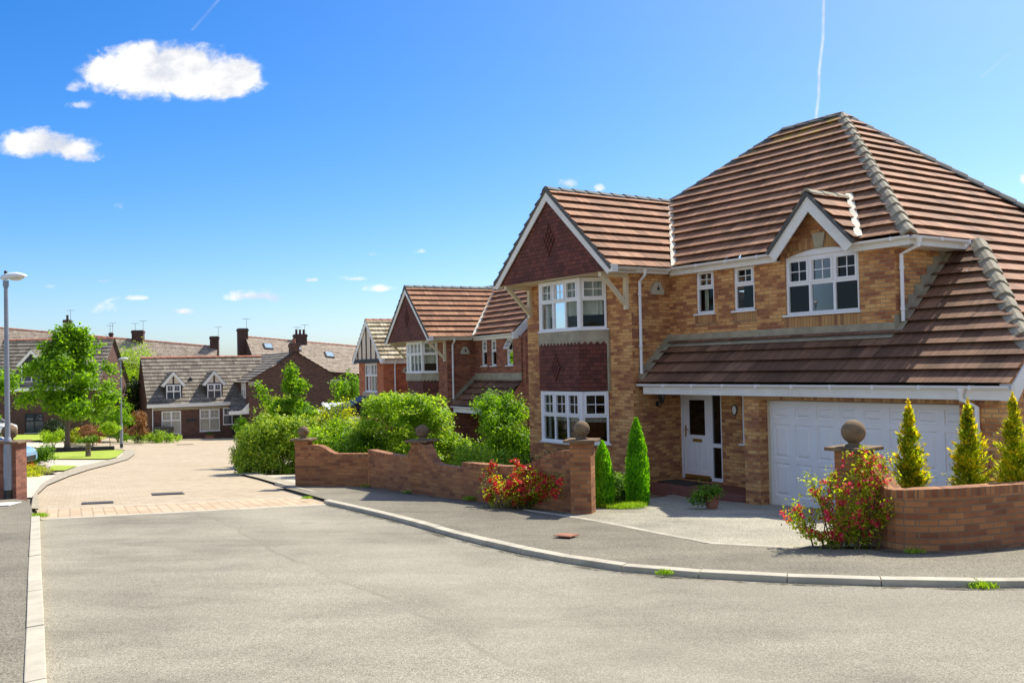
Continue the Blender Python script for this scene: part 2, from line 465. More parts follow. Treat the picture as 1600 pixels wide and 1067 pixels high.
def paving_mat(name, stops, joint, bw=0.2, rh=0.1, ang=0.0, ms=0.006, offs=0.5):
    m, nt, b = new_mat(name)
    p = geop(nt)
    pr = nd(nt, 'VectorRotate', {'rotation_type': 'Z_AXIS'}, Vector=p, Angle=ang).outputs[0]
    t = nd(nt, 'TexBrick', {'offset': offs}, Vector=pr, Color1=(0, 0, 0), Color2=(1, 1, 1), Mortar=(0.5, 0.5, 0.5), Scale=1.0,
           Mortar_Size=ms, Mortar_Smooth=0.2, Brick_Width=bw, Row_Height=rh)
    n = noise(nt, p, 0.35, 5.0, 0.6)
    v = math_(nt, 'ADD', math_(nt, 'MULTIPLY', t.outputs[0], 0.5), math_(nt, 'MULTIPLY', n, 0.5))
    c = ramp(nt, v, stops)
    fine = noise(nt, p, 45.0, 4.0, 0.7)
    c = mixc(nt, 1.0, c, ramp(nt, fine, [(0.2, (0.85,) * 3), (0.8, (1.12,) * 3)]), 'MULTIPLY')
    c = mixc(nt, math_(nt, 'MULTIPLY', t.outputs[1], 0.75), c, joint)
    put(nt, b, Base_Color=c, Roughness=0.9, Specular_IOR_Level=0.2)
    bump(nt, b, math_(nt, 'ADD', math_(nt, 'MULTIPLY', t.outputs[1], -1.0), math_(nt, 'MULTIPLY', fine, 0.3)), 0.4, 0.005)
    return m

def grass_mat(name, cols):
    m, nt, b = new_mat(name)
    p = geop(nt)
    n = math_(nt, 'ADD', math_(nt, 'MULTIPLY', noise(nt, p, 1.1, 5.0), 0.5), math_(nt, 'MULTIPLY', noise(nt, p, 45.0, 3.0, 0.7), 0.5))
    put(nt, b, Base_Color=ramp(nt, n, [(0.3, cols[0]), (0.5, cols[1]), (0.7, cols[2])]), Roughness=0.9)
    bump(nt, b, noise(nt, p, 60.0, 3.0), 0.8, 0.02)
    return m

M = {}
BUFF = [(0.0, (0.36, 0.12, 0.045)), (0.2, (0.5, 0.19, 0.06)), (0.4, (0.7, 0.34, 0.11)), (0.7, (0.78, 0.41, 0.14)), (1.0, (0.83, 0.5, 0.2))]
M['buff'] = brick_mat('buff_brick', BUFF, (0.33, 0.25, 0.15), patch=0.75)
M['buff_soldier'] = brick_mat('buff_soldier_brick', [(0.0, (0.3, 0.12, 0.05)), (0.4, (0.48, 0.25, 0.09)), (1.0, (0.58, 0.33, 0.12))], (0.3, 0.2, 0.12), bw=0.075, rh=0.225, offset=0.0, patch=0.3)
RED = [(0.0, (0.17, 0.045, 0.026)), (0.4, (0.32, 0.095, 0.045)), (0.75, (0.4, 0.135, 0.06)), (1.0, (0.46, 0.18, 0.085))]
M['red'] = brick_mat('red_brick', RED, (0.3, 0.2, 0.14), patch=0.4)
M['orange'] = brick_mat('orange_brick', [(0.0, (0.4, 0.09, 0.035)), (0.5, (0.6, 0.16, 0.055)), (1.0, (0.66, 0.22, 0.08))], (0.3, 0.18, 0.12), patch=0.3)
M['brown'] = brick_mat('brown_brick', [(0.0, (0.075, 0.034, 0.023)), (0.5, (0.13, 0.058, 0.037)), (1.0, (0.18, 0.082, 0.05))], (0.17, 0.11, 0.08), patch=0.3)
M['sooty'] = brick_mat('sooty_brick', [(0.0, (0.05, 0.025, 0.02)), (0.5, (0.1, 0.042, 0.03)), (1.0, (0.15, 0.06, 0.04))], (0.1, 0.07, 0.05), patch=0.3)
GW = [(0.0, (0.22, 0.075, 0.03)), (0.25, (0.34, 0.128, 0.045)), (0.6, (0.43, 0.18, 0.062)), (1.0, (0.49, 0.24, 0.09))]
M['garden'] = brick_mat('garden_wall_brick', GW, (0.22, 0.15, 0.09), patch=0.6, stain=0.5)
M['garden_cap'] = brick_mat('garden_wall_coping', GW, (0.2, 0.14, 0.085), bw=0.075, rh=0.225, offset=0.0, patch=0.5, stain=0.5)
M['garden_red'] = brick_mat('red_garden_wall_brick', [(0.0, (0.16, 0.055, 0.035)), (0.5, (0.27, 0.1, 0.06)), (1.0, (0.34, 0.15, 0.09))], (0.2, 0.13, 0.09), patch=0.4)
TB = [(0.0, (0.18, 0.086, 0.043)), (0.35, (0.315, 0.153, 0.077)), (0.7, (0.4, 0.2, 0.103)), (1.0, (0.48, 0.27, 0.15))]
M['tile'] = tile_mat('brown_roof_tile', TB)
M['tile_d'] = tile_mat('shade_darkened_roof_tile', [(p_, tuple(0.64 * q for q in c_)) for p_, c_ in TB])  # brown tile darkened in colour to deepen the shade on the lower roofs
M['tile_l'] = tile_mat('lichened_brown_roof_tile', TB, lichen=(8.05, 8.5, (0.42, 0.27, 0.03)))
M['tile_o'] = tile_mat('orange_brown_roof_tile', [(0.0, (0.2, 0.085, 0.042)), (0.4, (0.33, 0.15, 0.072)), (1.0, (0.42, 0.22, 0.115))])
M['tile_c'] = tile_mat('pale_lichened_roof_tile', [(0.0, (0.22, 0.17, 0.1)), (0.4, (0.4, 0.33, 0.2)), (0.7, (0.55, 0.48, 0.32)), (1.0, (0.62, 0.56, 0.4))], streak=0.5)
M['tile_g'] = tile_mat('grey_roof_tile', [(0.0, (0.12, 0.1, 0.075)), (0.5, (0.24, 0.205, 0.155)), (1.0, (0.34, 0.295, 0.225))], bw=0.42, gauge=0.4, joint=0.95)
M['slate'] = tile_mat('weathered_slate', [(0.0, (0.26, 0.205, 0.15)), (0.5, (0.38, 0.305, 0.225)), (1.0, (0.48, 0.39, 0.3))], gauge=0.25, bw=0.3, joint=0.35)
M['hung'] = brick_mat('hung_plain_tile', [(0.0, (0.1, 0.026, 0.017)), (0.5, (0.16, 0.042, 0.026)), (1.0, (0.21, 0.058, 0.036))], (0.04, 0.014, 0.012), bw=0.165, rh=0.1, ms=0.006, patch=0.3, rough=0.8, bumpd=0.012)
M['ridge'] = plain_mat('ridge_tile_grey', (0.31, 0.275, 0.195), 0.9, 0.3, 5.0, 0.5, (0.14, 0.12, 0.08), bm=0.4)
M['ridge_d'] = plain_mat('ridge_tile_dark', (0.1, 0.105, 0.1), 0.85, 0.3, 5.0, 0.3, (0.2, 0.19, 0.12), bm=0.4)
M['ridge_r'] = plain_mat('ridge_tile_red', (0.36, 0.14, 0.08), 0.9, 0.3, 3.0, 0.3, (0.2, 0.12, 0.08), bm=0.4)
M['upvc'] = plain_mat('white_upvc', (0.86, 0.84, 0.82), 0.35, 0.03, 2.0, 0.08, (0.45, 0.42, 0.36))
M['paint'] = plain_mat('white_painted_timber', (0.84, 0.81, 0.74), 0.5, 0.05, 3.0, 0.22, (0.42, 0.38, 0.29))
M['cream'] = plain_mat('cream_paint', (0.72, 0.62, 0.42), 0.55, 0.06, 3.0, 0.15, (0.4, 0.33, 0.2))
M['render'] = plain_mat('cream_render', (0.75, 0.62, 0.48), 0.9, 0.05, 3.0, 0.1, (0.45, 0.35, 0.25))
M['black_timber'] = plain_mat('black_timber', (0.025, 0.023, 0.024), 0.6, 0.2)
M['lead'] = plain_mat('lead_sheet', (0.36, 0.31, 0.21), 0.65, 0.25, 4.0, 0.4, (0.17, 0.155, 0.11), bm=0.3, bsc=14)
M['lead_pale'] = plain_mat('pale_valley_lining', (0.72, 0.68, 0.55), 0.75, 0.2, 7.0, 0.35, (0.2, 0.15, 0.08))
M['stone'] = plain_mat('sandstone', (0.42, 0.36, 0.25), 0.9, 0.15, 6.0, 0.4, (0.2, 0.16, 0.1), bm=0.3)
M['ball'] = plain_mat('weathered_stone', (0.2, 0.135, 0.075), 0.95, 0.3, 7.0, 0.8, (0.07, 0.047, 0.026), bm=0.5, bsc=60)
M['kerb'] = plain_mat('concrete_kerb', (0.48, 0.435, 0.33), 0.9, 0.18, 3.0, 0.5, (0.24, 0.21, 0.15), bm=0.4)
M['concrete'] = plain_mat('concrete', (0.55, 0.52, 0.45), 0.9, 0.12, 1.2, 0.3, (0.35, 0.32, 0.26), bm=0.3)
M['pale_concrete'] = plain_mat('pale_concrete', (0.52, 0.46, 0.36), 0.9, 0.1, 0.8, 0.2, (0.45, 0.4, 0.32))
M['slab'] = plain_mat('white_slab', (0.78, 0.76, 0.7), 0.8, 0.05)
M['glass'] = glass_mat('window_glass', 0.03)
M['glass_lo'] = glass_mat('door_glass', 0.06, (0.5, 0.52, 0.5))
M['curtain'] = plain_mat('net_curtain', (0.75, 0.72, 0.6), 0.9, 0.08, 9.0)
M['room'] = plain_mat('room_wall', (0.2, 0.16, 0.11), 0.9, 0.1, 1.0)
M['dark_room'] = plain_mat('dark_interior', (0.1, 0.075, 0.05), 0.9, 0.2, 1.0)
M['galv'] = plain_mat('galvanised_steel', (0.27, 0.3, 0.34), 0.55, 0.12, 4.0, 0.25, (0.16, 0.17, 0.18), metallic=0.3)
M['lamp_white'] = plain_mat('white_lamp_housing', (0.75, 0.78, 0.8), 0.4, 0.05)
M['lamp_glass'] = plain_mat('lamp_bowl', (0.6, 0.6, 0.55), 0.15, 0.05)
M['iron'] = plain_mat('black_iron', (0.02, 0.02, 0.02), 0.45, 0.2)
M['grate'] = plain_mat('cast_iron_grate', (0.09, 0.075, 0.06), 0.8, 0.3, 20.0)
M['rust'] = plain_mat('rusty_cover', (0.33, 0.14, 0.08), 0.9, 0.3, 15.0, 0.3)
M['brass'] = plain_mat('brass', (0.65, 0.43, 0.14), 0.3, 0.1, metallic=0.9)
M['mat'] = plain_mat('dark_coir', (0.05, 0.042, 0.034), 1.0, 0.3, 40.0, bm=0.6)
M['quarry'] = plain_mat('red_quarry_tile', (0.2, 0.075, 0.05), 0.7, 0.2, 6.0)
M['alarm'] = plain_mat('ivory_plastic', (0.5, 0.45, 0.33), 0.5, 0.05)
M['bark'] = plain_mat('bark', (0.16, 0.115, 0.075), 0.95, 0.35, 12.0, 0.3, bm=0.8, bsc=40)
M['stem'] = plain_mat('shrub_stem', (0.13, 0.085, 0.05), 0.95, 0.3, 12.0)
M['soil'] = plain_mat('soil', (0.11, 0.08, 0.055), 1.0, 0.3, 3.0, bm=0.6)
M['bin'] = plain_mat('dark_plastic', (0.03, 0.033, 0.035), 0.5, 0.15)
M['terracotta'] = plain_mat('terracotta', (0.35, 0.14, 0.08), 0.85, 0.15)
M['rubber'] = plain_mat('tyre_rubber', (0.02, 0.02, 0.02), 0.85, 0.2)
M['alloy'] = plain_mat('alloy_wheel', (0.5, 0.5, 0.52), 0.3, 0.05, metallic=0.8)
M['car_white'] = plain_mat('white_car_paint', (0.75, 0.76, 0.76), 0.25, 0.02, coat=0.8)
M['car_blue'] = plain_mat('pale_blue_car_paint', (0.25, 0.42, 0.62), 0.25, 0.03, coat=0.8)
M['car_glass'] = plain_mat('tinted_car_glass', (0.02, 0.03, 0.035), 0.05, 0.1)
M['red_lens'] = plain_mat('red_lens', (0.5, 0.03, 0.02), 0.2, 0.05)
M['sky_glass'] = plain_mat('skylight_glass', (0.3, 0.42, 0.5), 0.05, 0.05)
M['conserv'] = plain_mat('polycarbonate', (0.75, 0.8, 0.85), 0.25, 0.03)
M['slate_d'] = plain_mat('dark_slate_cladding', (0.03, 0.033, 0.045), 0.5, 0.15)

M['road'] = tarmac_mat('pale_tarmac', (0.31, 0.285, 0.215), (0.19, 0.172, 0.127), 120.0, seam=True)
M['path'] = tarmac_mat('dark_tarmac', (0.225, 0.203, 0.15), (0.075, 0.066, 0.048), 90.0)
M['drive'] = tarmac_mat('drive_tarmac', (0.36, 0.335, 0.255), (0.17, 0.155, 0.115), 80.0)
M['paving'] = paving_mat('cream_block_paving', [(0.2, (0.37, 0.3, 0.205)), (0.5, (0.45, 0.37, 0.255)), (0.8, (0.5, 0.42, 0.3))], (0.33, 0.25, 0.165), ang=R(-24))
M['setts'] = paving_mat('pink_setts', [(0.2, (0.43, 0.32, 0.21)), (0.6, (0.51, 0.395, 0.265)), (0.9, (0.56, 0.45, 0.31))], (0.3, 0.225, 0.145), bw=0.42, rh=0.2, ang=R(65), ms=0.014, offs=0.0)
M['band'] = paving_mat('grey_setts', [(0.2, (0.34, 0.3, 0.22)), (0.8, (0.44, 0.39, 0.29))], (0.24, 0.2, 0.14), ang=R(20))
M['grass'] = grass_mat('lawn_grass', [(0.17, 0.26, 0.018), (0.31, 0.4, 0.03), (0.42, 0.48, 0.05)])
M['ground'] = grass_mat('rough_ground', [(0.13, 0.12, 0.06), (0.2, 0.18, 0.1), (0.26, 0.23, 0.14)])
M['l_bright'] = leaf_mat('bright_green_leaf', [(0.075, 0.18, 0.01), (0.175, 0.34, 0.015), (0.33, 0.5, 0.03)], 0.55)
M['l_mid'] = leaf_mat('mid_green_leaf', [(0.055, 0.13, 0.01), (0.115, 0.24, 0.015), (0.22, 0.38, 0.03)], 0.5)
M['l_dark'] = leaf_mat('dark_green_leaf', [(0.012, 0.03, 0.008), (0.024, 0.052, 0.012), (0.045, 0.085, 0.02)], 0.25)
M['l_lime'] = leaf_mat('lime_leaf', [(0.16, 0.28, 0.012), (0.3, 0.46, 0.02), (0.47, 0.6, 0.04)], 0.55)
M['l_pale'] = leaf_mat('pale_green_leaf', [(0.11, 0.23, 0.015), (0.26, 0.42, 0.03), (0.54, 0.64, 0.1)], 0.52)
M['l_hedge'] = leaf_mat('variegated_hedge_leaf', [(0.055, 0.13, 0.01), (0.15, 0.28, 0.015), (0.4, 0.5, 0.04), (0.6, 0.64, 0.12)], 0.45)
M['l_cyp'] = leaf_mat('cypress_spray', [(0.085, 0.26, 0.008), (0.18, 0.46, 0.014), (0.33, 0.64, 0.02)], 0.62)
M['l_gold'] = leaf_mat('golden_conifer_spray', [(0.13, 0.21, 0.012), (0.36, 0.42, 0.02), (0.68, 0.62, 0.03)], 0.6)
M['l_gold_tip'] = leaf_mat('yellow_conifer_tip', [(0.6, 0.5, 0.02), (0.8, 0.62, 0.03)], 0.55)
M['l_olive'] = leaf_mat('olive_leaf', [(0.15, 0.23, 0.012), (0.38, 0.45, 0.02), (0.62, 0.62, 0.07)], 0.6)
M['l_bronze'] = leaf_mat('bronze_leaf', [(0.14, 0.06, 0.02), (0.3, 0.15, 0.05), (0.4, 0.25, 0.1)], 0.4, tcol=(1.3, 1.1, 0.8))
M['f_red'] = leaf_mat('red_flower', [(0.5, 0.012, 0.025), (0.68, 0.03, 0.05), (0.75, 0.1, 0.09)], 0.35, tcol=(1.2, 0.9, 0.9))
M['f_pink'] = leaf_mat('crimson_flower', [(0.65, 0.02, 0.05), (0.85, 0.06, 0.13), (0.88, 0.2, 0.24)], 0.45, tcol=(1.2, 0.9, 0.9))
M['f_orange'] = leaf_mat('orange_flower', [(0.6, 0.12, 0.02), (0.7, 0.2, 0.04)], 0.3, tcol=(1.2, 0.9, 0.9))
M['f_pale'] = leaf_mat('pale_flower', [(0.6, 0.55, 0.4), (0.75, 0.7, 0.5)], 0.3, tcol=(1.1, 1.0, 0.9))
M['l_grass'] = leaf_mat('grass_blade', [(0.14, 0.28, 0.015), (0.28, 0.44, 0.03), (0.42, 0.55, 0.05)], 0.5)

def dirt_mat(name, col):
    m, nt, b = new_mat(name)
    p = geop(nt)
    n = math_(nt, 'ADD', math_(nt, 'MULTIPLY', noise(nt, p, 2.2, 6.0, 0.7), 0.7), math_(nt, 'MULTIPLY', noise(nt, p, 25.0, 4.0, 0.7), 0.3))
    put(nt, b, Base_Color=mixc(nt, noise(nt, p, 60.0, 3.0), tuple(0.6 * q for q in col), col), Roughness=0.95, Alpha=smooth(nt, n, 0.46, 0.62))
    return m
M['gutter_dirt'] = dirt_mat('gutter_dirt', (0.13, 0.115, 0.075))

# ------------------------------------------------------------------ terrain
HP = Vector((5.235, 19.464, -2.934))          # foot of the big house's garage door
HT = 33.459
HS = Vector((math.sin(R(HT)), -math.cos(R(HT)), 0))
HN = Vector((-math.cos(R(HT)), -math.sin(R(HT)), 0))
def sst(a, b, x):
    t = min(1, max(0, (x - a) / (b - a)))
    return t * t * (3 - 2 * t)
def G(x, y):
    yy = y if y < 95 else 95 + 20 * (1 - math.exp(-(y - 95) / 20))
    z = -1.80 - 0.048 * yy - 0.008 * max(-80, min(60, x))
    z += 0.6 * sst(-26, -36, x) * sst(50, 68, y) if x < -26 else 0
    d = Vector((x, y, 0)) - HP
    s, n = d.x * HS.x + d.y * HS.y, d.x * HN.x + d.y * HN.y
    z -= 0.2 * sst(-4.5, -2.0, s) * (1 - sst(6, 9, s)) * (1 - sst(0.6, 3.2, n)) * sst(-14, -9, n)
    return z

def sheet(name, poly, dz, mat, cell=1.0, kind='structure', thick=0.0):
    bm = bmesh.new()
    vs = [bm.verts.new((x, y, 0)) for x, y in poly]
    bm.faces.new(vs)
    xs = [p[0] for p in poly]; ys = [p[1] for p in poly]
    for ax, lo, hi in ((0, min(xs), max(xs)), (1, min(ys), max(ys))):
        k = math.floor(lo / cell) + 1
        while k * cell < hi:
            co = [0, 0, 0]; no = [0, 0, 0]; co[ax] = k * cell; no[ax] = 1
            bmesh.ops.bisect_plane(bm, geom=bm.verts[:] + bm.edges[:] + bm.faces[:], dist=1e-5, plane_co=co, plane_no=no)
            k += 1
    bmesh.ops.triangulate(bm, faces=bm.faces)
    for v in bm.verts: v.co.z = G(v.co.x, v.co.y) + dz
    bmesh.ops.recalc_face_normals(bm, faces=bm.faces)
    for f in bm.faces:
        if f.normal.z < 0: f.normal_flip()
    me = bpy.data.meshes.new(name); bm.to_mesh(me); bm.free()
    set_uv(me)
    o = link_mesh(name, me, mat)
    return tag(o, kind=kind)

def make_ground():
    def axis(lo, hi, step, ends):
        return sorted(set([e for e in ends if e < lo or e > hi] + [lo + step * k for k in range(int((hi - lo) / step) + 1)]))
    xs = axis(-12, 14, 0.5, [-1500, -600, -250, -120, -80, -60, -45, -35, -28, -22, -17, 18, 24, 32, 45, 60, 120, 300, 700, 1500])
    ys = axis(-4, 34, 0.5, [-600, -200, -60, -20, 40, 48, 56, 66, 76, 86, 95, 105, 118, 135, 160, 200, 300, 600, 1200, 2500])
    me = bpy.data.meshes.new('ground')
    v = [(x, y, G(x, y) - 0.05) for y in ys for x in xs]
    nx = len(xs)
    f = [(j * nx + i, j * nx + i + 1, (j + 1) * nx + i + 1, (j + 1) * nx + i) for j in range(len(ys) - 1) for i in range(nx - 1)]
    me.from_pydata(v, [], f); set_uv(me)
    tag(link_mesh('ground', me, M['ground']), kind='structure')
make_ground()

KR = [(-3.9, 19.45), (-3.77, 19.22), (-2.92, 17.75), (-2.28, 16.6), (-1.6, 15.31), (-1.0, 14.06), (-0.5, 13.13), (-0.06, 12.37), (0.34, 11.74), (0.7, 11.27), (1.04, 10.87), (1.4, 10.57), (2.01, 10.24), (2.62, 9.98), (3.22, 9.79), (3.82, 9.64), (4.41, 9.53), (5.04, 9.47), (6.0, 9.45), (7.5, 9.5), (9.5, 9.7), (14, 10.3), (30, 13)]
KL = [(7.5, -16), (3.1, -6.5), (0.7, -1.4), (-1.2, 2.6), (-2.3, 4.72), (-3.22, 6.53), (-4.09, 8.27), (-5.44, 10.95), (-8.48, 17.03)]
road = KL + [(-8.5, 17.12), (-3.8, 19.2)] + KR[1:] + [(40, 9), (40, -20), (7.5, -20)]
sheet('road', road, 0.0, M['road'], 1.0)
sheet('road_threshold', [(-8.53, 17.12), (-3.8, 19.21), (-4.33, 21.1), (-9.5, 18.95)], 0.004, M['setts'], 1.0)
PAVE_R = [(-4.33, 21.1), (-5.1, 22.6), (-6.26, 24.93), (-7.2, 26.9), (-8.1, 28.6), (-9.0, 30.6), (-10.5, 36), (-12.5, 43), (-14, 52), (-15, 60), (-17, 68), (-21, 77)]
PAVE_L = [(-9.45, 18.93)] + [(-11.3, 22.61), (-12.54, 25.63), (-13.76, 29.5), (-14.72, 33.04), (-15.58, 36.97), (-16.5, 40.77), (-18.43, 46.39), (-20.9, 52.6)] + [(-24, 56), (-28, 63), (-31, 71), (-34.5, 83)]
sheet('paved_road', PAVE_R[::-1] + PAVE_L, -0.004, M['paving'], 4.0)
# dark pavement along the right kerb, with the tarmac drive to the garage behind it
WA, WB, WC, WD, WE = (-5.33, 23.58), (-3.53, 23.06), (-2.07, 20.64), (0.99, 16.39), (1.34, 16.34)
DRV = [(0.16, 17.04), (1.14, 15.47), (1.97, 13.7), (2.46, 12.5), (3.47, 11.98), (4.4, 11.75)]
KRB = [(x + 0.06, y + 0.1) for x, y in KR[1:]]
sheet('pavement', KRB + [(30, 16), (14, 13), (9, 13.3), (6.3, 12.0)] + DRV[::-1] + [(0.6, 17.3), (-0.3, 18.6), (-2.0, 20.95), (-3.45, 23.2), (-5.3, 23.8), (-5.9, 23.7), (-5.0, 21.9)], 0.062, M['path'], 1.0)
sheet('driveway', DRV[:-1] + [(4.6, 12.0), (5.0, 12.6), (9.6, 13.2), (10.2, 13.6), (4.2, 22.6), (1.4, 18.3), (0.9, 17.2)], 0.068, M['drive'], 0.5)
def strip(name, pts, w0, w1, z0, z1, mat, seg=None, gap=0.008, skip=()):
    """a raised edging along a line; seg cuts it into stones"""
    P = [Vector((x, y, 0)) for x, y in pts]
    L = [0.0]
    for a, b in zip(P[:-1], P[1:]): L.append(L[-1] + (b - a).length)
    def at(l):
        for k in range(len(P) - 1):
            if l <= L[k + 1] or k == len(P) - 2:
                t = (l - L[k]) / (L[k + 1] - L[k])
                d = (P[k + 1] - P[k]).normalized()
                return P[k].lerp(P[k + 1], t), Vector((-d.y, d.x, 0))
    mb = MB()
    n = max(1, round(L[-1] / (seg or 1.0))); st = L[-1] / n
    rnd = random.Random(5)
    for k in range(n):
        if k in skip: continue
        (p, na), (q, nb_) = at(k * st + (gap if seg else 0)), at((k + 1) * st)
        j = rnd.uniform(-0.004, 0.004) if seg else 0
        c = []
        for pt, nn in ((p, na), (q, nb_)):
            a, b = pt + nn * w0, pt + nn * w1
            c.append([Vector((a.x, a.y, G(a.x, a.y) + z0)), Vector((b.x, b.y, G(b.x, b.y) + z0)), Vector((b.x, b.y, G(b.x, b.y) + z1 + j)), Vector((a.x, a.y, G(a.x, a.y) + z1 + j - 0.012))])
        i = len(mb.v); mb.v += c[0] + c[1]
        mb.f += [(i, i + 4, i + 7, i + 3), (i + 3, i + 7, i + 6, i + 2), (i + 2, i + 6, i + 5, i + 1), (i, i + 3, i + 2, i + 1), (i + 4, i + 5, i + 6, i + 7)]
    return tag(mb.build(name, mat, bevel=0.008), kind='structure')
strip('kerb', KR, -0.001, 0.13, -0.2, 0.08, M['kerb'], 0.91)
strip('kerb', KL[::-1][:-1] + [KL[0]], -0.135, 0.0, -0.2, 0.085, M['kerb'], 0.91)
strip('drive_edging', DRV[:-1], -0.04, 0.03, -0.1, 0.078, M['kerb'])
strip('road_edging', [(-8.5, 17.1), (-3.8, 19.19)], -0.03, 0.07, -0.1, 0.012, M['kerb'], 0.91)
strip('road_edging', [(-9.5, 18.93), (-4.33, 21.08)], -0.03, 0.05, -0.1, 0.012, M['kerb'], 0.91)
def ribbon(name, pts, w0, w1, dz, mat):
    P = [Vector((x, y, 0)) for x, y in pts]; q = []
    for k in range(len(P)):
        d = (P[min(k + 1, len(P) - 1)] - P[max(k - 1, 0)]).normalized(); n = Vector((-d.y, d.x, 0))
        q.append((P[k] + n * w0, P[k] + n * w1))
    mb = MB()
    for (a, b), (c, d) in zip(q[:-1], q[1:]):
        n = max(1, int((c - a).length / 0.5))
        for k in range(n):
            r = [a.lerp(c, k / n), a.lerp(c, (k + 1) / n), b.lerp(d, (k + 1) / n), b.lerp(d, k / n)]
            mb.face([Vector((v.x, v.y, G(v.x, v.y) + dz)) for v in r])
    return tag(mb.build(name, mat, merge=True), kind='structure')
ribbon('gutter', KR[1:], -0.14, -0.002, 0.006, M['gutter_dirt'])
KLO = [(x - 0.12, y - 0.04) for x, y in KL]
sheet('pavement', KLO[1:] + [(-8.62, 17.08), (-9.68, 19.1), (-10.35, 20.35), (-11.0, 20.9), (-13.5, 20.2), (-14, 8), (-9, 2), (-1, -6), (4, -16)], 0.06, M['path'], 1.0)
BO = [(-9.59, 18.92), (-11.13, 22.06), (-12.84, 25.91), (-14.65, 30.61), (-16.0, 34.9), (-16.79, 38.72), (-17.72, 42.87), (-19.41, 47.42), (-21.6, 53.0)]
BI = [(-9.41, 18.89), (-11.3, 22.61), (-12.54, 25.63), (-13.76, 29.5), (-14.72, 33.04), (-15.58, 36.97), (-16.5, 40.77), (-18.43, 46.39), (-20.9, 52.6)]
sheet('footpath', BI + BO[::-1], 0.03, M['band'], 2.0)
PO = [(-5.9, 23.7), (-6.3, 24.4), (-7.2, 26.2), (-8.1, 28.1), (-8.9, 30.0)]
sheet('footpath', [(-4.33, 21.1), (-5.1, 22.6), (-6.26, 24.93), (-7.2, 26.9), (-8.1, 28.6), (-9.0, 30.6)] + [(-8.3, 30.2), (-7.4, 28.3), (-6.5, 26.4), (-5.5, 24.4), (-4.6, 22.5), (-4.0, 20.9)], 0.05, M['band'], 1.5)
sheet('side_drive', [(-5.55, 24.5), (-6.5, 26.4), (-7.4, 28.3), (-3.5, 28.6), (-3.3, 24.2), (-5.2, 23.8)], 0.04, M['pale_concrete'], 2.0)
strip('kerb', [(-4.6, 21.8), (-5.25, 23.0), (-6.2, 24.9)], -0.06, 0.06, -0.1, 0.075, M['kerb'], 0.91)
# drives, beds and lawns of the houses across the road
sheet('side_drive', BO[1:] + [(-28, 60), (-34, 71), (-48, 82), (-60, 70), (-40, 40), (-20, 22), (-12, 22)], -0.012, M['pale_concrete'], 6.0)
sheet('lawn', [(-24.6, 48.9), (-21.7, 52.4), (-20.9, 51.2), (-19.5, 47.3), (-17.9, 43.0), (-17.5, 41.2), (-20.6, 42.1), (-24.5, 44.0)], 0.035, M['grass'], 2.0)
sheet('lawn', [(-18.6, 36.6), (-16.25, 35.6), (-15.3, 32.5), (-16.6, 32.4)], 0.04, M['grass'], 2.0)
sheet('lawn', [(-43.5, 84.0), (-37, 79.5), (-30.9, 64.5), (-32.6, 62.5), (-38, 70)], 0.035, M['grass'], 4.0)
sheet('lawn', [(-29, 66), (-31, 73), (-36, 80), (-38, 78), (-32, 64)], 0.04, M['grass'], 4.0)
sheet('flower_bed', [(-15.5, 32.0), (-16.6, 32.3), (-18.0, 34.6), (-18.6, 34), (-15.9, 29.5), (-14.75, 30.9)], 0.045, M['soil'], 2.0)
sheet('flower_bed', [(-5.2, 24.0), (-3.4, 23.3), (-1.9, 20.9), (0.9, 17.3), (2.0, 18.2), (3.0, 21.0), (0.3, 25.6), (-2, 30), (-5, 30)], 0.03, M['soil'], 2.0)
strip('kerb', [(-31, 75), (-26, 73), (-22, 74), (-19, 77)], -0.1, 0.1, -0.1, 0.1, M['kerb'])

# ------------------------------------------------------------------ garden walls
def wall_run(root, front, tops, th, mat, capmat, cap=0.1, base=-0.4, side=1):
    """brick wall along front-face points (xy) with a top height for each; coping is a part of its own"""
    P = [Vector((x, y, 0)) for x, y in front]
    off = []
    for k in range(len(P)):
        d = (P[min(k + 1, len(P) - 1)] - P[max(k - 1, 0)])
        j = k
        while d.length < 1e-6: j += 1; d = P[min(j + 1, len(P) - 1)] - P[max(k - 1, 0)]
        d.normalize(); off.append(Vector((-d.y, d.x, 0)) * side)
    mb, mc = MB(), MB()
    for k in range(len(P) - 1):
        a, b = P[k], P[k + 1]
        for m_, e, lo, hi in ((mb, 0.0, lambda q, t: G(q.x, q.y) + base, lambda t: t - cap), (mc, 0.004, lambda q, t: t - cap, lambda t: t)):
            c = []
            for q, o_, t in ((a, off[k], tops[k]), (b, off[k + 1], tops[k + 1])):
                f_, r_ = q - o_ * e, q + o_ * (th + e)
                l = lo(q, t)
                c.append([Vector((f_.x, f_.y, l)), Vector((r_.x, r_.y, l)), Vector((r_.x, r_.y, hi(t))), Vector((f_.x, f_.y, hi(t)))])
            i = len(m_.v); m_.v += c[0] + c[1]
            m_.f += [(i, i + 4, i + 7, i + 3), (i + 3, i + 7, i + 6, i + 2), (i + 2, i + 6, i + 5, i + 1), (i, i + 3, i + 2, i + 1), (i + 4, i + 5, i + 6, i + 7)]
    def rel(m_):
        for q in m_.v: q -= root.location
    rel(mb); rel(mc)
    mb.build('wall', mat, root, merge=True); mc.build('coping', capmat, root, merge=True)

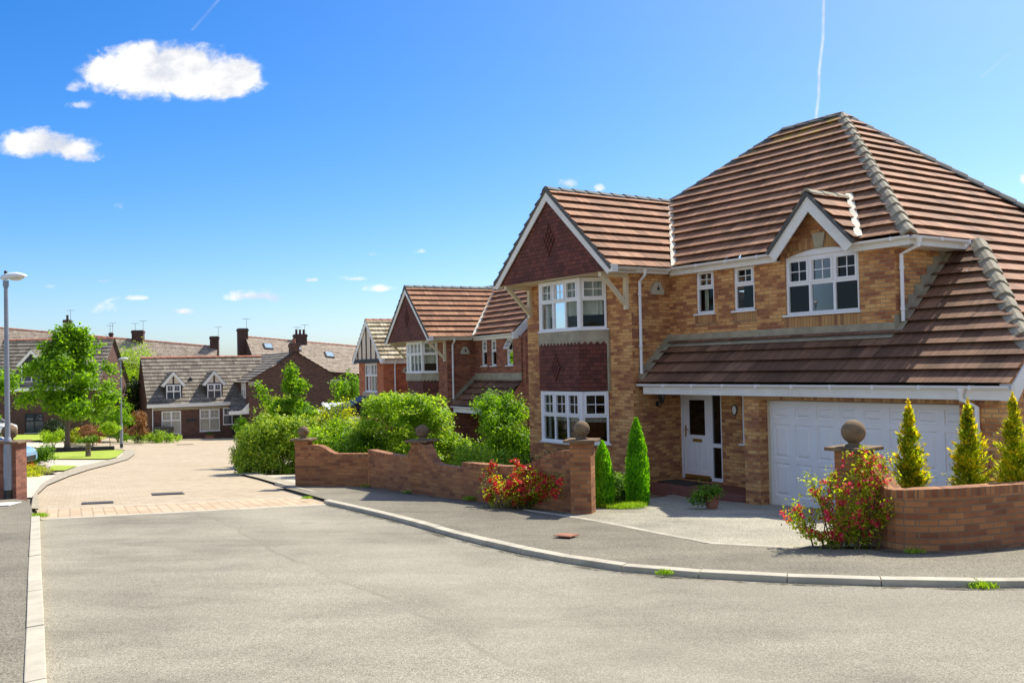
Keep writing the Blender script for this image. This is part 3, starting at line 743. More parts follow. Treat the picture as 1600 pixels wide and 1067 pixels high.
def pier(root, c, ang, w, zt, mat, capmat, ballr, cap=True):
    """square brick pier with a stone slab and a ball on it, zt = underside of the slab"""
    A = Vector((math.cos(ang), math.sin(ang), 0)); B = Vector((-A.y, A.x, 0)); Z = Vector((0, 0, 1))
    O = Vector((c[0], c[1], 0)) - root.location
    O.z = -root.location.z
    g = G(*c)
    mb = MB(); mb.obox(O, A, B, Z, -w / 2, w / 2, -w / 2, w / 2, g - 0.4, zt); p = mb.build('pier', mat, root)
    mc = MB(); e = w / 2 + 0.095
    mc.obox(O, A, B, Z, -e, e, -e, e, zt + 0.001, zt + 0.05)
    mc.build('capstone', capmat, p, bevel=0.012)
    ml = MB(); oc = O + Z * (zt + 0.05)
    ml.lathe(oc, [(0.11, -0.0), (0.11, 0.02), (0.075, 0.03), (0.07, 0.045)] + [(max(0.004, ballr * math.sin(t)), 0.035 + ballr - ballr * math.cos(t)) for t in [0.5 + (math.pi - 0.5) * k / 14 for k in range(15)]], 28)
    ml.build('ball_finial', M['ball'], p, smooth=True)

def lerp_run(A, B, prof):
    A, B = Vector((*A, 0)), Vector((*B, 0)); t = (B - A).normalized()
    pts = [A + t * d for d, z in prof]
    return [(p.x, p.y) for p in pts], [z for d, z in prof]

def front_wall():
    root = empty('garden_wall', (-2.07, 20.64, G(-2.07, 20.64)), 0,
                 'long stepped orange brick garden wall with three ball topped piers beside the pavement', 'garden wall')
    f, t = lerp_run(WA, WB, [(0.0, -1.84), (0.39, -1.82), (0.59, -1.84), (0.73, -1.9), (0.87, -1.99), (1.0, -2.035), (1.45, -2.03), (1.87, -2.03)])
    wall_run(root, f, t, 0.22, M['garden'], M['garden_cap'])
    f, t = lerp_run(WB, WC, [(0.0, -1.93), (0.96, -1.95), (2.1, -1.95), (2.26, -1.9), (2.4, -1.78), (2.56, -1.67), (2.71, -1.62), (2.83, -1.6)])
    wall_run(root, f, t, 0.22, M['garden'], M['garden_cap'])
    f, t = lerp_run(WC, WD, [(0.0, -1.6), (0.2, -1.63), (0.32, -1.72), (0.46, -1.88), (0.6, -1.99), (0.8, -2.02), (1.72, -2.03)])
    wall_run(root, f, t, 0.22, M['garden'], M['garden_cap'])
    f, t = lerp_run(WC, WD, [(1.72, -1.9), (2.96, -1.885), (3.5, -1.86), (3.8, -1.81), (4.14, -1.73), (4.45, -1.61), (4.68, -1.53), (4.86, -1.49), (5.2, -1.47)])
    wall_run(root, f, t, 0.22, M['garden'], M['garden_cap'])
    pier(root, (-5.22, 23.7), -0.15, 0.34, -1.72, M['garden'], M['ball'], 0.135)
    pier(root, (-2.0, 20.82), -0.5, 0.36, -1.6, M['garden'], M['ball'], 0.145)
    pier(root, (1.17, 16.42), -0.28, 0.36, -1.32, M['garden'], M['ball'], 0.138)
front_wall()

def right_wall():
    root = empty('garden_wall', (5.3, 11.5, G(5.3, 11.5)), 0,
                 'low curved orange brick garden wall in front of three golden conifers', 'garden wall')
    f = [(4.47, 12.2), (4.51, 12.05), (4.54, 11.95), (4.55, 11.86), (4.57, 11.76), (4.62, 11.64), (4.7, 11.55), (4.83, 11.49), (5.05, 11.47), (5.33, 11.5), (5.8, 11.66), (6.29, 11.86), (7.2, 12.3), (8.6, 13.0), (10.2, 13.9)]
    t = [-1.22, -1.36, -1.48, -1.56, -1.6, -1.6, -1.59, -1.58, -1.575, -1.575, -1.58, -1.59, -1.6, -1.62, -1.65]
    wall_run(root, f, t, 0.22, M['garden'], M['garden_cap'])
    pier(root, (4.42, 12.42), 0.75, 0.36, -1.18, M['garden'], M['ball'], 0.155)
right_wall()
sheet('flower_bed', [(4.75, 12.0), (4.9, 11.75), (5.3, 11.75), (6.2, 12.1), (8.5, 13.25), (9.5, 13.9), (8, 13.9), (5.6, 12.9)], 0.62, M['soil'], 1.0)

ribbon('wall_foot_dirt', [(-5.3, 23.53), (-3.55, 23.01), (-2.12, 20.6), (0.92, 16.36)][::-1], 0.0, 0.14, 0.068, M['gutter_dirt'])
ribbon('wall_foot_dirt', [(4.47, 11.8), (4.56, 11.58), (4.68, 11.5), (4.83, 11.45), (5.33, 11.46), (6.29, 11.82), (8.6, 12.96)], -0.14, 0.0, 0.068, M['gutter_dirt'])
def left_wall():
    root = empty('garden_wall', (-12.2, 20.9, G(-12.2, 20.9)), 0,
                 'dark red brick wall with a ball topped pier behind the street lamp', 'garden wall')
    f = [(-17.5, 20.6), (-14, 20.75), (-11.45, 20.95)]
    z = G(-11.2, 20.9) + 1.2
    wall_run(root, f, [z + 0.02, z + 0.02, z + 0.02], 0.22, M['garden_red'], M['garden_red'])
    pier(root, (-11.15, 21.1), 0.04, 0.5, z + 0.06, M['garden_red'], M['ball'], 0.165)
left_wall()

# ------------------------------------------------------------------ house kit (local axes: s along the front, n out of it, z up)
def F(p): return (p[0], -p[1], p[2])
V3 = Vector
Z3 = Vector((0, 0, 1))

class Tiles:
    def __init__(s, gauge=0.33, lift=0.064):
        s.v, s.f, s.uv, s.g, s.l, s.rnd = [], [], [], gauge, lift, random.Random(7)
    def slope(s, pts, mapped=False):
        P = [Vector(p if mapped else F(p)) for p in pts]
        n = Vector((0, 0, 0))
        for a, b in zip(P, P[1:] + P[:1]): n += a.cross(b)
        n.normalize()
        if n.z < 0: n = -n
        u = Z3.cross(n).normalized(); w = n.cross(u)
        if w.z < 0: w = -w
        o = P[0]
        q = [((p - o).dot(u), (p - o).dot(w)) for p in P]
        v0 = min(b for a, b in q); u00 = P[0].dot(u)
        vmax = max(b for a, b in q)
        def clip(poly, lim, sign):
            out = []
            for (a0, b0), (a1, b1) in zip(poly, poly[1:] + poly[:1]):
                i0, i1 = sign * (b0 - lim) >= -1e-7, sign * (b1 - lim) >= -1e-7
                if i0: out.append((a0, b0))
                if i0 != i1:
                    t = (lim - b0) / (b1 - b0)
                    out.append((a0 + t * (a1 - a0), lim))
            return out
        k = 0
        while v0 + k * s.g < vmax - 1e-4:
            lo, hi = v0 + k * s.g, min(vmax, v0 + (k + 1) * s.g + 0.09)
            row = clip(clip(q, lo, 1), hi, -1)
            if len(row) >= 3:
                umin, umax = min(p[0] for p in row), max(p[0] for p in row)
                step = 0.66
                j0, j1 = math.floor((umin + u00) / step), math.floor((umax + u00 - 1e-6) / step)
                for j in range(j0, j1 + 1):                      # a few tiles at a time, none lying quite alike
                    ul, uh = j * step - u00, (j + 1) * step - u00
                    c = [(y_, x_) for x_, y_ in row]
                    c = clip(clip(c, ul, 1), uh, -1)
                    c = [(x_, y_) for y_, x_ in c]
                    if len(c) < 3: continue
                    lift = s.l * (1 + s.rnd.uniform(-0.06, 0.06))
                    i = len(s.v)
                    for a, b in c: s.v.append(o + u * a + w * b + n * (0.012 + lift * (1 - (b - lo) / s.g)))
                    s.f.append(tuple(range(i, i + len(c))))
                    s.uv += [(a + u00, k * s.g + min(max(b - lo, 0.006), s.g - 0.006)) for a, b in c]
                    for (a0, b0), (a1, b1) in zip(c, c[1:] + c[:1]):
                        if abs(b0 - lo) < 1e-5 and abs(b1 - lo) < 1e-5 and abs(a1 - a0) > 1e-4:
                            i = len(s.v)
                            for a in (a0, a1): s.v.append(o + u * a + w * lo + n * (0.012 + lift))
                            for a in (a1, a0): s.v.append(o + u * a + w * (lo + 0.085) + n * (-0.012))
                            s.f.append((i, i + 1, i + 2, i + 3))
                            s.uv += [(a0 + u00, k * s.g + 0.02), (a1 + u00, k * s.g + 0.02), (a1 + u00, k * s.g + 0.006), (a0 + u00, k * s.g + 0.006)]
            k += 1
    def build(s, name, mat, parent):
        me = bpy.data.meshes.new(name)
        me.from_pydata([tuple(v) for v in s.v], [], s.f)
        l = me.uv_layers.new(name='UVMap')
        l.data.foreach_set('uv', np.array(s.uv, np.float32).ravel())
        return link_mesh(name, me, mat, parent)

def ridge_run(mb, p0, p1, w=0.15, drop=0.1, seg=0.42, th=0.03, lift=0.025, mapped=False):
    """angular ridge or hip tiles from the low end p0 to p1"""
    p0, p1 = Vector(p0 if mapped else F(p0)), Vector(p1 if mapped else F(p1))
    t = p1 - p0; L = t.length; t.normalize()
    side = t.cross(Z3).normalized(); up = side.cross(t)
    n = max(1, round(L / seg)); st = L / n
    rnd = random.Random(int(L * 1000))
    for k in range(n):
        j = rnd.uniform(-0.006, 0.006)
        rows = []
        for d, l in ((k * st, lift), ((k + 1) * st + 0.03, 0.0)):
            c = p0 + t * d + up * (l + j + 0.05)
            rows.append([c + side * -w - up * drop, c + side * -w * 0.45 - up * drop * 0.28, c, c + side * w * 0.45 - up * drop * 0.28, c + side * w - up * drop,
                         c + side * w - up * (drop + th), c - up * th * 1.6, c + side * -w - up * (drop + th)])
        i = len(mb.v); m = len(rows[0])
        mb.v += rows[0] + rows[1]
        for q in range(m):
            r = (q + 1) % m
            mb.f.append((i + q, i + r, i + m + r, i + m + q))
        mb.f.append(tuple(i + q for q in range(m))); mb.f.append(tuple(i + m + q for q in range(m))[::-1])

def window(root, O, A, N, w, h, cols, top, mats, sill=0.06, bars=True, fr=0.055, inset=0.02, open_col=None, curtain=None, pane_mat='glass', name='window', plain_top=False):
    """frame with mullions, transom and top lights; panes, sill and curtain are its sub-parts. top = height of the top lights"""
    O, A, N = Vector(O), Vector(A), Vector(N)
    mb = MB(F)
    B = Z3
    d0, d1 = -inset - 0.07, -inset
    ob = lambda u0, u1, v0, v1, a, b: mb.obox(O, A, B, N, u0, u1, v0, v1, a, b)
    ob(0, fr, 0, h, d0, d1); ob(w - fr, w, 0, h, d0, d1)
    ob(fr, w - fr, 0, fr, d0, d1); ob(fr, w - fr, h - fr, h, d0, d1)
    cw = w / cols
    mf = fr * 0.5
    vt = h - top
    for k in range(1, cols): ob(k * cw - mf, k * cw + mf, fr, h - fr, d0, d1 - 0.003)
    edges = [fr] + sum([[k * cw - mf, k * cw + mf] for k in range(1, cols)], []) + [w - fr]
    mp = MB(F)
    for k in range(cols):
        a, b = edges[2 * k], edges[2 * k + 1]
        if top: ob(a, b, vt - mf, vt + mf, d0, d1 - 0.006)
        dp = d0 + 0.03
        if k == open_col:
            # top light pushed open from its foot
            Bt = Vector((0, 0, math.cos(0.5))) - N * math.sin(0.5)
            Nt = N * math.cos(0.5) + Z3 * math.sin(0.5)
            O2 = O + Z3 * (h - fr) + N * d1
            H = top - fr * 1.2; sf = 0.045
            for q in ((a, a + sf, -H, 0), (b - sf, b, -H, 0), (a + sf, b - sf, -H, -H + sf), (a + sf, b - sf, -sf, 0), ((a + b) / 2 - 0.01, (a + b) / 2 + 0.01, -H + sf, -sf), (a + sf, b - sf, -H / 2 - 0.01, -H / 2 + 0.01)):
                mb.obox(O2, A, Bt, Nt, *q, -0.02, 0.03)
            mp.face([O2 + A * a + Bt * -H, O2 + A * b + Bt * -H, O2 + A * b, O2 + A * a])
            mp.face([O + A * a + B * fr + N * dp, O + A * b + B * fr + N * dp, O + A * b + B * vt + N * dp, O + A * a + B * vt + N * dp])
            continue
        if top:
            s0, s1, sf = vt + mf, h - fr, 0.042
            if not plain_top:
                for q in ((a, a + sf, s0, s1), (b - sf, b, s0, s1), (a + sf, b - sf, s0, s0 + sf), (a + sf, b - sf, s1 - sf, s1)): ob(*q, d0 + 0.01, d1 + 0.014)
            if bars:
                m = (a + b) / 2; mv = (s0 + s1) / 2
                ob(m - 0.009, m + 0.009, s0 + sf, s1 - sf, dp - 0.006, dp + 0.012)
                ob(a + sf, m - 0.009, mv - 0.009, mv + 0.009, dp - 0.006, dp + 0.012); ob(m + 0.009, b - sf, mv - 0.009, mv + 0.009, dp - 0.006, dp + 0.012)
        mp.face([O + A * a + B * fr + N * dp, O + A * b + B * fr + N * dp, O + A * b + B * (h - fr) + N * dp, O + A * a + B * (h - fr) + N * dp])
    win = mb.build(name, M[mats['frame']], root)
    mp.build('pane', M[pane_mat], win)
    if sill:
        ms = MB(F); ms.obox(O, A, B, N, -0.05, w + 0.05, -0.035, 0.0, -0.1, sill)
        ms.build('sill', M['upvc'], win)
    if curtain:
        mc = MB(F)
        for u0, u1, v0, v1 in curtain:
            n = max(2, int((u1 - u0) / 0.035)); pr = None
            for k in range(n + 1):
                u = u0 + (u1 - u0) * k / n
                dd = -0.22 + 0.025 * math.sin(k * 1.9) + 0.01 * math.sin(k * 0.7)
                cur = (O + A * u + B * v0 + N * dd, O + A * u + B * v1 + N * dd)
                if pr: mc.face([pr[0], cur[0], cur[1], pr[1]])
                pr = cur
        mc.build('curtain', M['curtain'], win)
    return win

def gutter(root, pts, mat='upvc', r=0.058, name='gutter', clips=True):
    mb = MB(F)
    P = [Vector(p) for p in pts]
    for a, b in zip(P[:-1], P[1:]):
        t = (b - a).normalized(); side = t.cross(Z3).normalized()
        prof = [(math.cos(q), math.sin(q)) for q in [math.pi + math.pi * k / 6 for k in range(7)]]
        ring = [(c * r, s_ * r) for c, s_ in prof] + [(c * (r - 0.008), s_ * (r - 0.008)) for c, s_ in prof[::-1]]
        i = len(mb.v)
        for e in (a, b): mb.v += [mb.P(e + side * x + Z3 * y) for x, y in ring]
        m = len(ring)
        for q in range(m):
            k = (q + 1) % m
            mb.f.append((i + q, i + k, i + m + k, i + m + q))
        mb.f.append(tuple(i + q for q in range(m))); mb.f.append(tuple(i + m + q for q in range(m))[::-1])
        L = (b - a).length
        if clips:
            for k in range(1, int(L / 0.9) + 1):
                c = a + t * (k * 0.9)
                mb.obox(c, t, side, Z3, -0.02, 0.02, -r - 0.006, r + 0.006, -r - 0.006, 0.006)
    return mb.build(name, M[mat], root)

def downpipe(root, pts, mat='upvc', r=0.036, clips=()):
    mb = MB(F); mb.tube(pts, r, 10)
    for z in clips:
        p = pts[-1]
        mb.tube([(p[0], p[1], z - 0.02), (p[0], p[1], z + 0.02)], r + 0.012, 10)
    p = pts[0]; mb.tube([(p[0], p[1], p[2] - 0.06), (p[0], p[1], p[2] + 0.03)], [r + 0.005, r + 0.03], 10)
    return mb.build('downpipe', M[mat], root, smooth=False)

def bracket(root, s, n0, n1, z0, z1):
    """timber gallows bracket from the wall at n0 to the gable foot at n1"""
    mb = MB(F)
    mb.box(s - 0.05, s + 0.05, n0, n0 + 0.09, z0, z1)
    mb.box(s - 0.05, s + 0.05, n0 + 0.09, n1, z1 - 0.1, z1)
    mb.beam((s, n0 + 0.06, z0 + 0.12), (s, n1 - 0.08, z1 - 0.06), 0.085, 0.085, (1, 0, 0))
    return mb.build('bracket', M['cream'], root)

def bay_poly(s0, s1, n0, n1, c):
    return [(s0 - c, n0), (s0, n1), (s1, n1), (s1 + c, n0)]

def diamond(root, c, A, N, rows=(1, 2, 3, 4, 3, 2, 1), d=0.13, mat='hung'):
    mb = MB(F); c, A, N = Vector(c), Vector(A), Vector(N)
    for j, m in enumerate(rows):
        for k in range(m):
            u = (k - (m - 1) / 2) * d; v = (len(rows) / 2 - j) * d * 0.82
            o = c + A * u + Z3 * v
            mb.prism([o + A * -0.045, o + Z3 * -0.075, o + A * 0.045, o + Z3 * 0.07], N * 0.028)
    return mb.build('tile_diamond', M[mat], root)

def gable_wing(root, mt, bay_cols=3, lower=True, back=-2.57, hw=2.36, sc=-5.53):
    """the projecting gabled wing with its canted bay, common to the street's larger houses"""
    zs, ze, zr = 5.05, 5.17, 7.26
    s0, s1, nw, ng = -7.77, -3.5, 0.627, 1.476
    mb = MB(F)
    holes = [(0.95, 3.3, 3.85, 5.0)] + ([(0.95, 3.3, 1.03, 2.33)] if lower else [])
    mb.wall((s0, nw, -0.6), (1, 0, 0), Z3, (0, 1, 0), s1 - s0, zs + 0.6, [(a, b, c + 0.6, d + 0.6) for a, b, c, d in holes])
    mb.wall((s1, nw, -0.6), (0, -1, 0), Z3, (1, 0, 0), nw + 1.6, 5.75)
    mb.wall((s0, nw, -0.6), (0, -1, 0), Z3, (-1, 0, 0), nw + 8.2, 5.75)
    mb.build('wall', M[mt['brick']], root)
    # soffit, gable face and its boards
    mb = MB(F); mb.box(s0 - 0.15, s1 + 0.2, nw + 0.002, ng - 0.02, zs, zs + 0.03); mb.build('soffit', M['cream'], root)
    k = (zr - ze) / hw
    gz = lambda s: zr - abs(s - sc) * k - 0.1
    fa = MB(F)
    a, b = sc - hw + 0.08, sc + hw - 0.08
    fa.prism([(a, ng, zs + 0.001), (b, ng, zs + 0.001), (b, ng, max(zs + 0.01, gz(b))), (sc, ng, zr - 0.1), (a, ng, max(zs + 0.01, gz(a)))], (0, -0.04, 0))
    fa.build('gable', M[mt['gable']], root)
    if mt['gable'] == 'hung': diamond(root, (sc, ng, 5.95), (1, 0, 0), (0, 1, 0))
    if mt.get('timber'):
        tb = MB(F)
        tb.box(sc - hw + 0.05, sc + hw - 0.05, ng + 0.001, ng + 0.035, zs - 0.06, zs + 0.09)
        for q in (-1.75, -1.1, -0.45, 0.25, 0.95, 1.6):
            tb.box(sc + q - 0.06, sc + q + 0.06, ng + 0.001, ng + 0.03, zs + 0.091, gz(sc + q) - 0.08)
        tb.build('half_timbering', M['black_timber'], root)
    bb = MB(F)
    for sg in (-1, 1):
        d = Vector((sg * hw, 0, ze - zr)).normalized()
        up = Vector((sg * d.z * -1 * sg, 0, 0))
        p0 = Vector((sc, ng + 0.03, zr + 0.015)); p1 = Vector((sc + sg * (hw + 0.08), ng + 0.03, ze - 0.055))
        nrm = Vector((-d.z * sg * sg, 0, d.x)) if sg > 0 else Vector((-d.z, 0, d.x))
        if nrm.z < 0: nrm = -nrm
        e = nrm * -0.23
        yy = Vector((0, 0.03, 0))
        vd = Vector((0, 0, -0.31))
        bb.prism([p0 + Vector((0, 0.0, 0)), p1, p1 + e * 0.9, p0 + vd], (0, 0.03, 0))
        bb.box(*sorted((sc + sg * (hw - 0.12), sc + sg * (hw + 0.12))), ng - 0.1, ng + 0.064, zs - 0.05, ze + 0.0)
    bb.build('bargeboard', M['paint'], root)
    # roof
    rt = Tiles()
    nv = 1.55
    ev = 0.06
    for sg in (-1, 1):
        se = sc + sg * (hw + ev); zz = ze - k * ev
        bk = back if sg > 0 else -6.5
        rt.slope([(se, nv, zz), (se, -0.381, zz), (sc, back, zr), (sc, nv, zr)] if sg > 0 else [(se, nv, zz), (sc, nv, zr), (sc, back - 0.6, zr), (se, back - 0.6, zz)])
    rf = rt.build('wing_roof', M[mt['tile']], root)
    rd = MB(); ridge_run(rd, (sc, nv, zr), (sc, back, zr), 0.15, 0.09); rd.build('ridge_tiles', M[mt['ridge']], rf)
    vg = MB(F)
    for sg in (-1, 1):
        vg.beam((sc, nv - 0.02, zr - 0.03), (sc + sg * (hw + ev), nv - 0.02, ze - k * ev - 0.03), 0.07, 0.06)
    vg.build('verge', M[mt.get('verge', 'ridge_d')], rf)
    # valley lining against the main roof
    vl = MB(F)
    p, q = Vector((sc + hw + 0.1, -0.33, ze - 0.02)), Vector((sc, back, zr))
    vl.beam(p + Vector((0, 0, 0.06)), q + Vector((0, 0, 0.06)), 0.13, 0.012)
    vl.build('valley_lining', M['lead_pale'], rf)
    # fascia, gutter
    fs = MB(F); fs.box(s1 + 0.17, s1 + 0.2, -0.38, ng - 0.1, zs - 0.02, ze - 0.05); fs.box(s1 + 0.0, s1 + 0.17, -0.38, ng - 0.1, zs - 0.02, zs + 0.0); fs.build('fascia', M['paint'], root)
    gutter(root, [(s1 + 0.265, ng + 0.05, ze - 0.02), (s1 + 0.265, -0.36, ze - 0.02)])
    for s in (s0 + 0.2, s1 - 0.12): bracket(root, s, nw + 0.002, ng - 0.03, 4.2, zs - 0.002)
    # canted bay
    bs0, bs1, bn, c = -6.43, -4.8, 1.15, 0.44
    pl = bay_poly(bs0, bs1, nw, bn, c)
    def ring(z0, z1, grow, name, mat, zig=False):
        m_ = MB(F)
        P = [Vector((a, b, 0)) for a, b in bay_poly(bs0 - grow * 0.4, bs1 + grow * 0.4, nw + 0.001, bn + grow, c + grow * 0.6)]
        m_.prism([p + Z3 * z0 for p in P], (0, 0, z1 - z0))
        if zig:
            for a, b in zip(P[:-1], P[1:]):
                t = b - a; n_ = max(1, round(t.length / 0.14))
                nn = Vector((t.y, -t.x, 0)).normalized() * -0.006
                for q in range(n_):
                    x, y = a + t * (q / n_), a + t * ((q + 1) / n_)
                    m_.face([x + Z3 * z0 + nn, y + Z3 * z0 + nn, (x + y) / 2 + Z3 * (z0 - 0.07) + nn])
        return m_.build(name, M[mat], root)
    wk = dict(frame='upvc')
    def bay_windows(z0, h, top, cur):
        for (a, b), cols in (((pl[1], pl[2]), bay_cols), ((pl[2], pl[3]), 1), ((pl[0], pl[1]), 1)):
            a, b = Vector((*a, z0)), Vector((*b, z0))
            A = (b - a).normalized(); N = Vector((-A.y, A.x, 0))
            L = (b - a).length
            g = 0.03
            window(root, a + A * g, A, N, L - 2 * g, h, cols, top, wk, sill=0.07, inset=0.0,
                   curtain=[(0.03, L - 0.09, (0.0 if a.x < -6.5 else cur) * h, h - 0.02)] if cur is not None else ([(0.0, L, 0.0, h)] if a.x < -6.5 else [(0.05, L - 0.1, 0.84 * 0.6, 0.6)]))
        for a in pl[1:3]:
            m_ = MB(F); m_.tube([(a[0], a[1] - 0.03, z0 - 0.02), (a[0], a[1] - 0.03, z0 + h)], 0.05, 8)
            m_.build('corner_post', M['upvc'], root)
    bay_windows(3.8, 1.23, 0.52, 0.28)
    ring(3.5, 3.765, 0.05, 'lead_apron', 'lead', True)
    if lower:
        ring(2.32, 3.5, 0.04, 'tile_hanging', 'hung')
        diamond(root, (-5.75, bn + 0.04, 2.85), (1, 0, 0), (0, 1, 0), d=0.11)
        bay_windows(1.05, 1.25, 0.6, None)
        ring(-0.5, 1.015, -0.02, 'bay_base', mt['brick'])
        fl = MB(F); fl.box(-4.42, -4.3, nw + 0.002, nw + 0.05, 2.3, 3.75); fl.build('lead_flashing', M['lead'], root)
    else:
        ring(-0.5, 3.5, -0.02, 'tile_hanging', 'hung')
    # rooms behind the glass
    rm = MB(F)
    rm.box(s0 + 0.12, s1 - 0.12, -3.0, -2.9, -0.4, 5.0)
    rm.box(s0 + 0.12, s1 - 0.12, -2.9, nw - 0.12, 2.45, 2.6)
    rm.build('room', M['room'], root)
    return k

def alarm_box(root, s, n, z):
    mb = MB(F)
    mb.prism([(s + 0.001, n - 0.17, z - 0.13), (s + 0.001, n + 0.17, z - 0.13), (s + 0.001, n + 0.2, z - 0.05), (s + 0.001, n + 0.07, z + 0.17), (s + 0.001, n - 0.07, z + 0.17), (s + 0.001, n - 0.2, z - 0.05)], (0.09, 0, 0))
    a = mb.build('alarm_box', M['alarm'], root, bevel=0.01)
    m2 = MB(F); m2.prism([(s + 0.092, n - 0.05, z - 0.02), (s + 0.092, n + 0.05, z - 0.02), (s + 0.092, n, z + 0.09)], (0.004, 0, 0)); m2.build('alarm_emblem', M['iron'], a)

# ------------------------------------------------------------------ the big buff house with the double garage
def big_house():
    root = empty('detached_house', HP, R(HT - 90), 'large buff brick house with brown tiled hip roof and white double garage', 'house', 'detached houses in a row down the street')
    mt = dict(brick='buff', tile='tile', gable='hung', ridge='ridge_d')
    gable_wing(root, mt)
    tm = 0.956
    # --- upper front
    nf = -0.56
    mb = MB(F)
    W1, W2, W3 = (-2.59, -2.03, 4.05, 5.05), (-1.43, -0.84, 4.05, 5.03), (0.01, 1.79, 3.87, 5.1)
    hl = [(a + 3.5, b + 3.5, c - 3.2, d - 3.2) for a, b, c, d in (W1, W2, (0.01, 1.79, 3.87, 5.0499))]
    mb.wall((-3.5, nf, 3.2), (1, 0, 0), Z3, (0, 1, 0), 6.07, 1.85, hl)
    # gablet above the wide window, with a flat arch opening under it
    gx, gz = 0.9, 6.14
    arch = [(0.01 + 1.78 * q / 10, 5.05 + 0.13 * math.sin(math.pi * q / 10)) for q in range(11)]
    mb.face([(-0.12, nf, 5.05), (0.01, nf, 5.05)] + [(a, nf, b) for a, b in arch[1:-1]] + [(1.79, nf, 5.05), (1.95, nf, 5.05), (1.95, nf, 5.16), (gx, nf, gz), (-0.12, nf, 5.16)])
    # upper side wall, return of the block
    mb.face([(2.57, nf, 3.2), (2.57, -2.5, 3.2), (2.57, -2.5, 5.05), (2.57, nf, 5.05)])
    # door recess, garage front, ends
    mb.wall((-3.5, -0.8, -0.5), (1, 0, 0), Z3, (0, 1, 0), 2.96, 2.95, [(0.03, 1.37, 0.68, 2.78), (1.98, 2.6, 1.62, 2.8)])
    mb.wall((-0.43, -0.8, -0.5), (0, 1, 0), Z3, (-1, 0, 0), 1.1, 2.95)
    mb.wall((-0.43, 0.3, -0.5), (1, 0, 0), Z3, (0, 1, 0), 5.43, 2.85, [(0.41, 4.72, 0.0, 2.66)], depth=0.3)
    s1 = 5.0
    fz = lambda n: min(2.42 + 0.9 * (0.5 - n), 3.05)
    mb.face([(s1, 0.3, -0.5), (s1, -9.2, -0.5), (s1, -9.2, 3.05), (s1, -0.2, 3.05), (s1, 0.3, fz(0.3))])
    mb.face([(-7.77, -7.9, -0.5), (5.0, -7.9, -0.5), (5.0, -7.9, 5.0), (-7.77, -7.9, 5.0)])
    mb.build('wall', M['buff'], root)
    for a, b, c, d in (W1, W2, W3):
        sd = MB(F); sd.obox((a, nf, c), (1, 0, 0), Z3, (0, 1, 0), -0.06, b - a + 0.06, -0.27, -0.04, 0.001, 0.004)
        sd.build('soldier_course', M['buff_soldier'], root)
    sd = MB(F)
    for q in range(10):
        (a0, b0), (a1, b1) = arch[q], arch[q + 1]
        sd.prism([(a0, nf + 0.003, b0), (a1, nf + 0.003, b1), (a1 + (a1 - gx) * 0.1, nf + 0.003, b1 + 0.22), (a0 + (a0 - gx) * 0.1, nf + 0.003, b0 + 0.22)], (0, 0.004, 0))
    sd.build('brick_arch', M['buff_soldier'], root)
    sd = MB(F); sd.obox((-0.43, 0.3, 2.165), (1, 0, 0), Z3, (0, 1, 0), 0, 5.43, 0, 0.18, 0.001, 0.005)
    sd.build('soldier_course', M['buff_soldier'], root)
    ks = MB(F); ks.prism([(0.8, nf + 0.008, 5.18), (1.0, nf + 0.008, 5.18), (1.06, nf + 0.008, 5.48), (0.74, nf + 0.008, 5.48)], (0, 0.035, 0)); ks.build('keystone', M['stone'], root)
    wk = dict(frame='upvc')
    for (a, b, c, d), cols, top in ((W1, 1, 0.42), (W2, 1, 0.42), ((0.01, 1.79, 3.87, 5.05), 3, 0.56)):
        window(root, (a, nf, c), (1, 0, 0), (0, 1, 0), b - a, d - c, cols, top, wk, inset=0.03,
               curtain=[(0.05, 0.2, 0.05, 0.9)] if a < -2 else None)
    ah = MB(F); ah.prism([(a, nf - 0.09, b) for a, b in [(0.01, 5.045)] + arch[1:-1] + [(1.79, 5.045)]], (0, 0.075, 0)); ah.build('arch_panel', M['upvc'], root)
    rm = MB(F)
    rm.box(-3.3, 2.4, -3.0, -2.9, 2.6, 5.0); rm.box(-3.3, 4.8, -7.0, -0.9, 2.4, 2.5)
    rm.box(-3.4, 2.4, -7.0, -0.95, 5.06, 5.1); rm.box(-3.4, -0.6, -2.3, -2.2, -0.3, 2.4)
    rm.build('room', M['dark_room'], root)
    # --- main roof
    ze, ne = 5.17, -0.381
    rt = Tiles()
    ap, rl = (-1.25, -4.22, 8.84), (-3.04, -4.22, 8.84)
    hn = -4.22 + (0.9 + 1.25) / 4.27 * 3.839
    zz = lambda n: ze + tm * (ne - n)
    rt.slope([(-3.24, ne, ze), (-0.08, ne, ze), (0.9, -1.46, zz(-1.46)), (0.9, hn, zz(hn)), ap, rl, (-5.53, -2.57, 7.26)])
    rt.slope([(0.9, -1.46, zz(-1.46)), (1.88, ne, ze), (3.02, ne, ze), (0.9, hn, zz(hn))])
    eh = (5.27, -0.1, 5.17 - 2.25 * tm)
    zeq = 5.17 - 2.25 * tm
    rt.slope([ap, (3.02, ne, ze), (3.02, -2.5, ze), (5.27, -0.12, zeq), (5.27, -10.3, zeq)])
    rt.slope([rl, ap, (3.02, -8.06, ze), (-8.8, -8.06, ze)])
    rt.slope([rl, (-5.53, -2.57, 7.26), (-8.8, ne, ze), (-8.8, -8.06, ze)])
    rf = rt.build('roof', M['tile_l'], root)
    hd = MB()
    ridge_run(hd, (3.05, -0.36, ze + 0.02), ap, 0.15, 0.12, 0.4, lift=0.035)
    hd.build('hip_tiles', M['ridge'], rf)
    hd = MB()
    ridge_run(hd, rl, ap, 0.14, 0.09)
    ridge_run(hd, (-5.53, -2.57, 7.26), rl, 0.14, 0.1, 0.4)
    ridge_run(hd, (3.02, -8.06, ze), ap, 0.14, 0.11, 0.4)
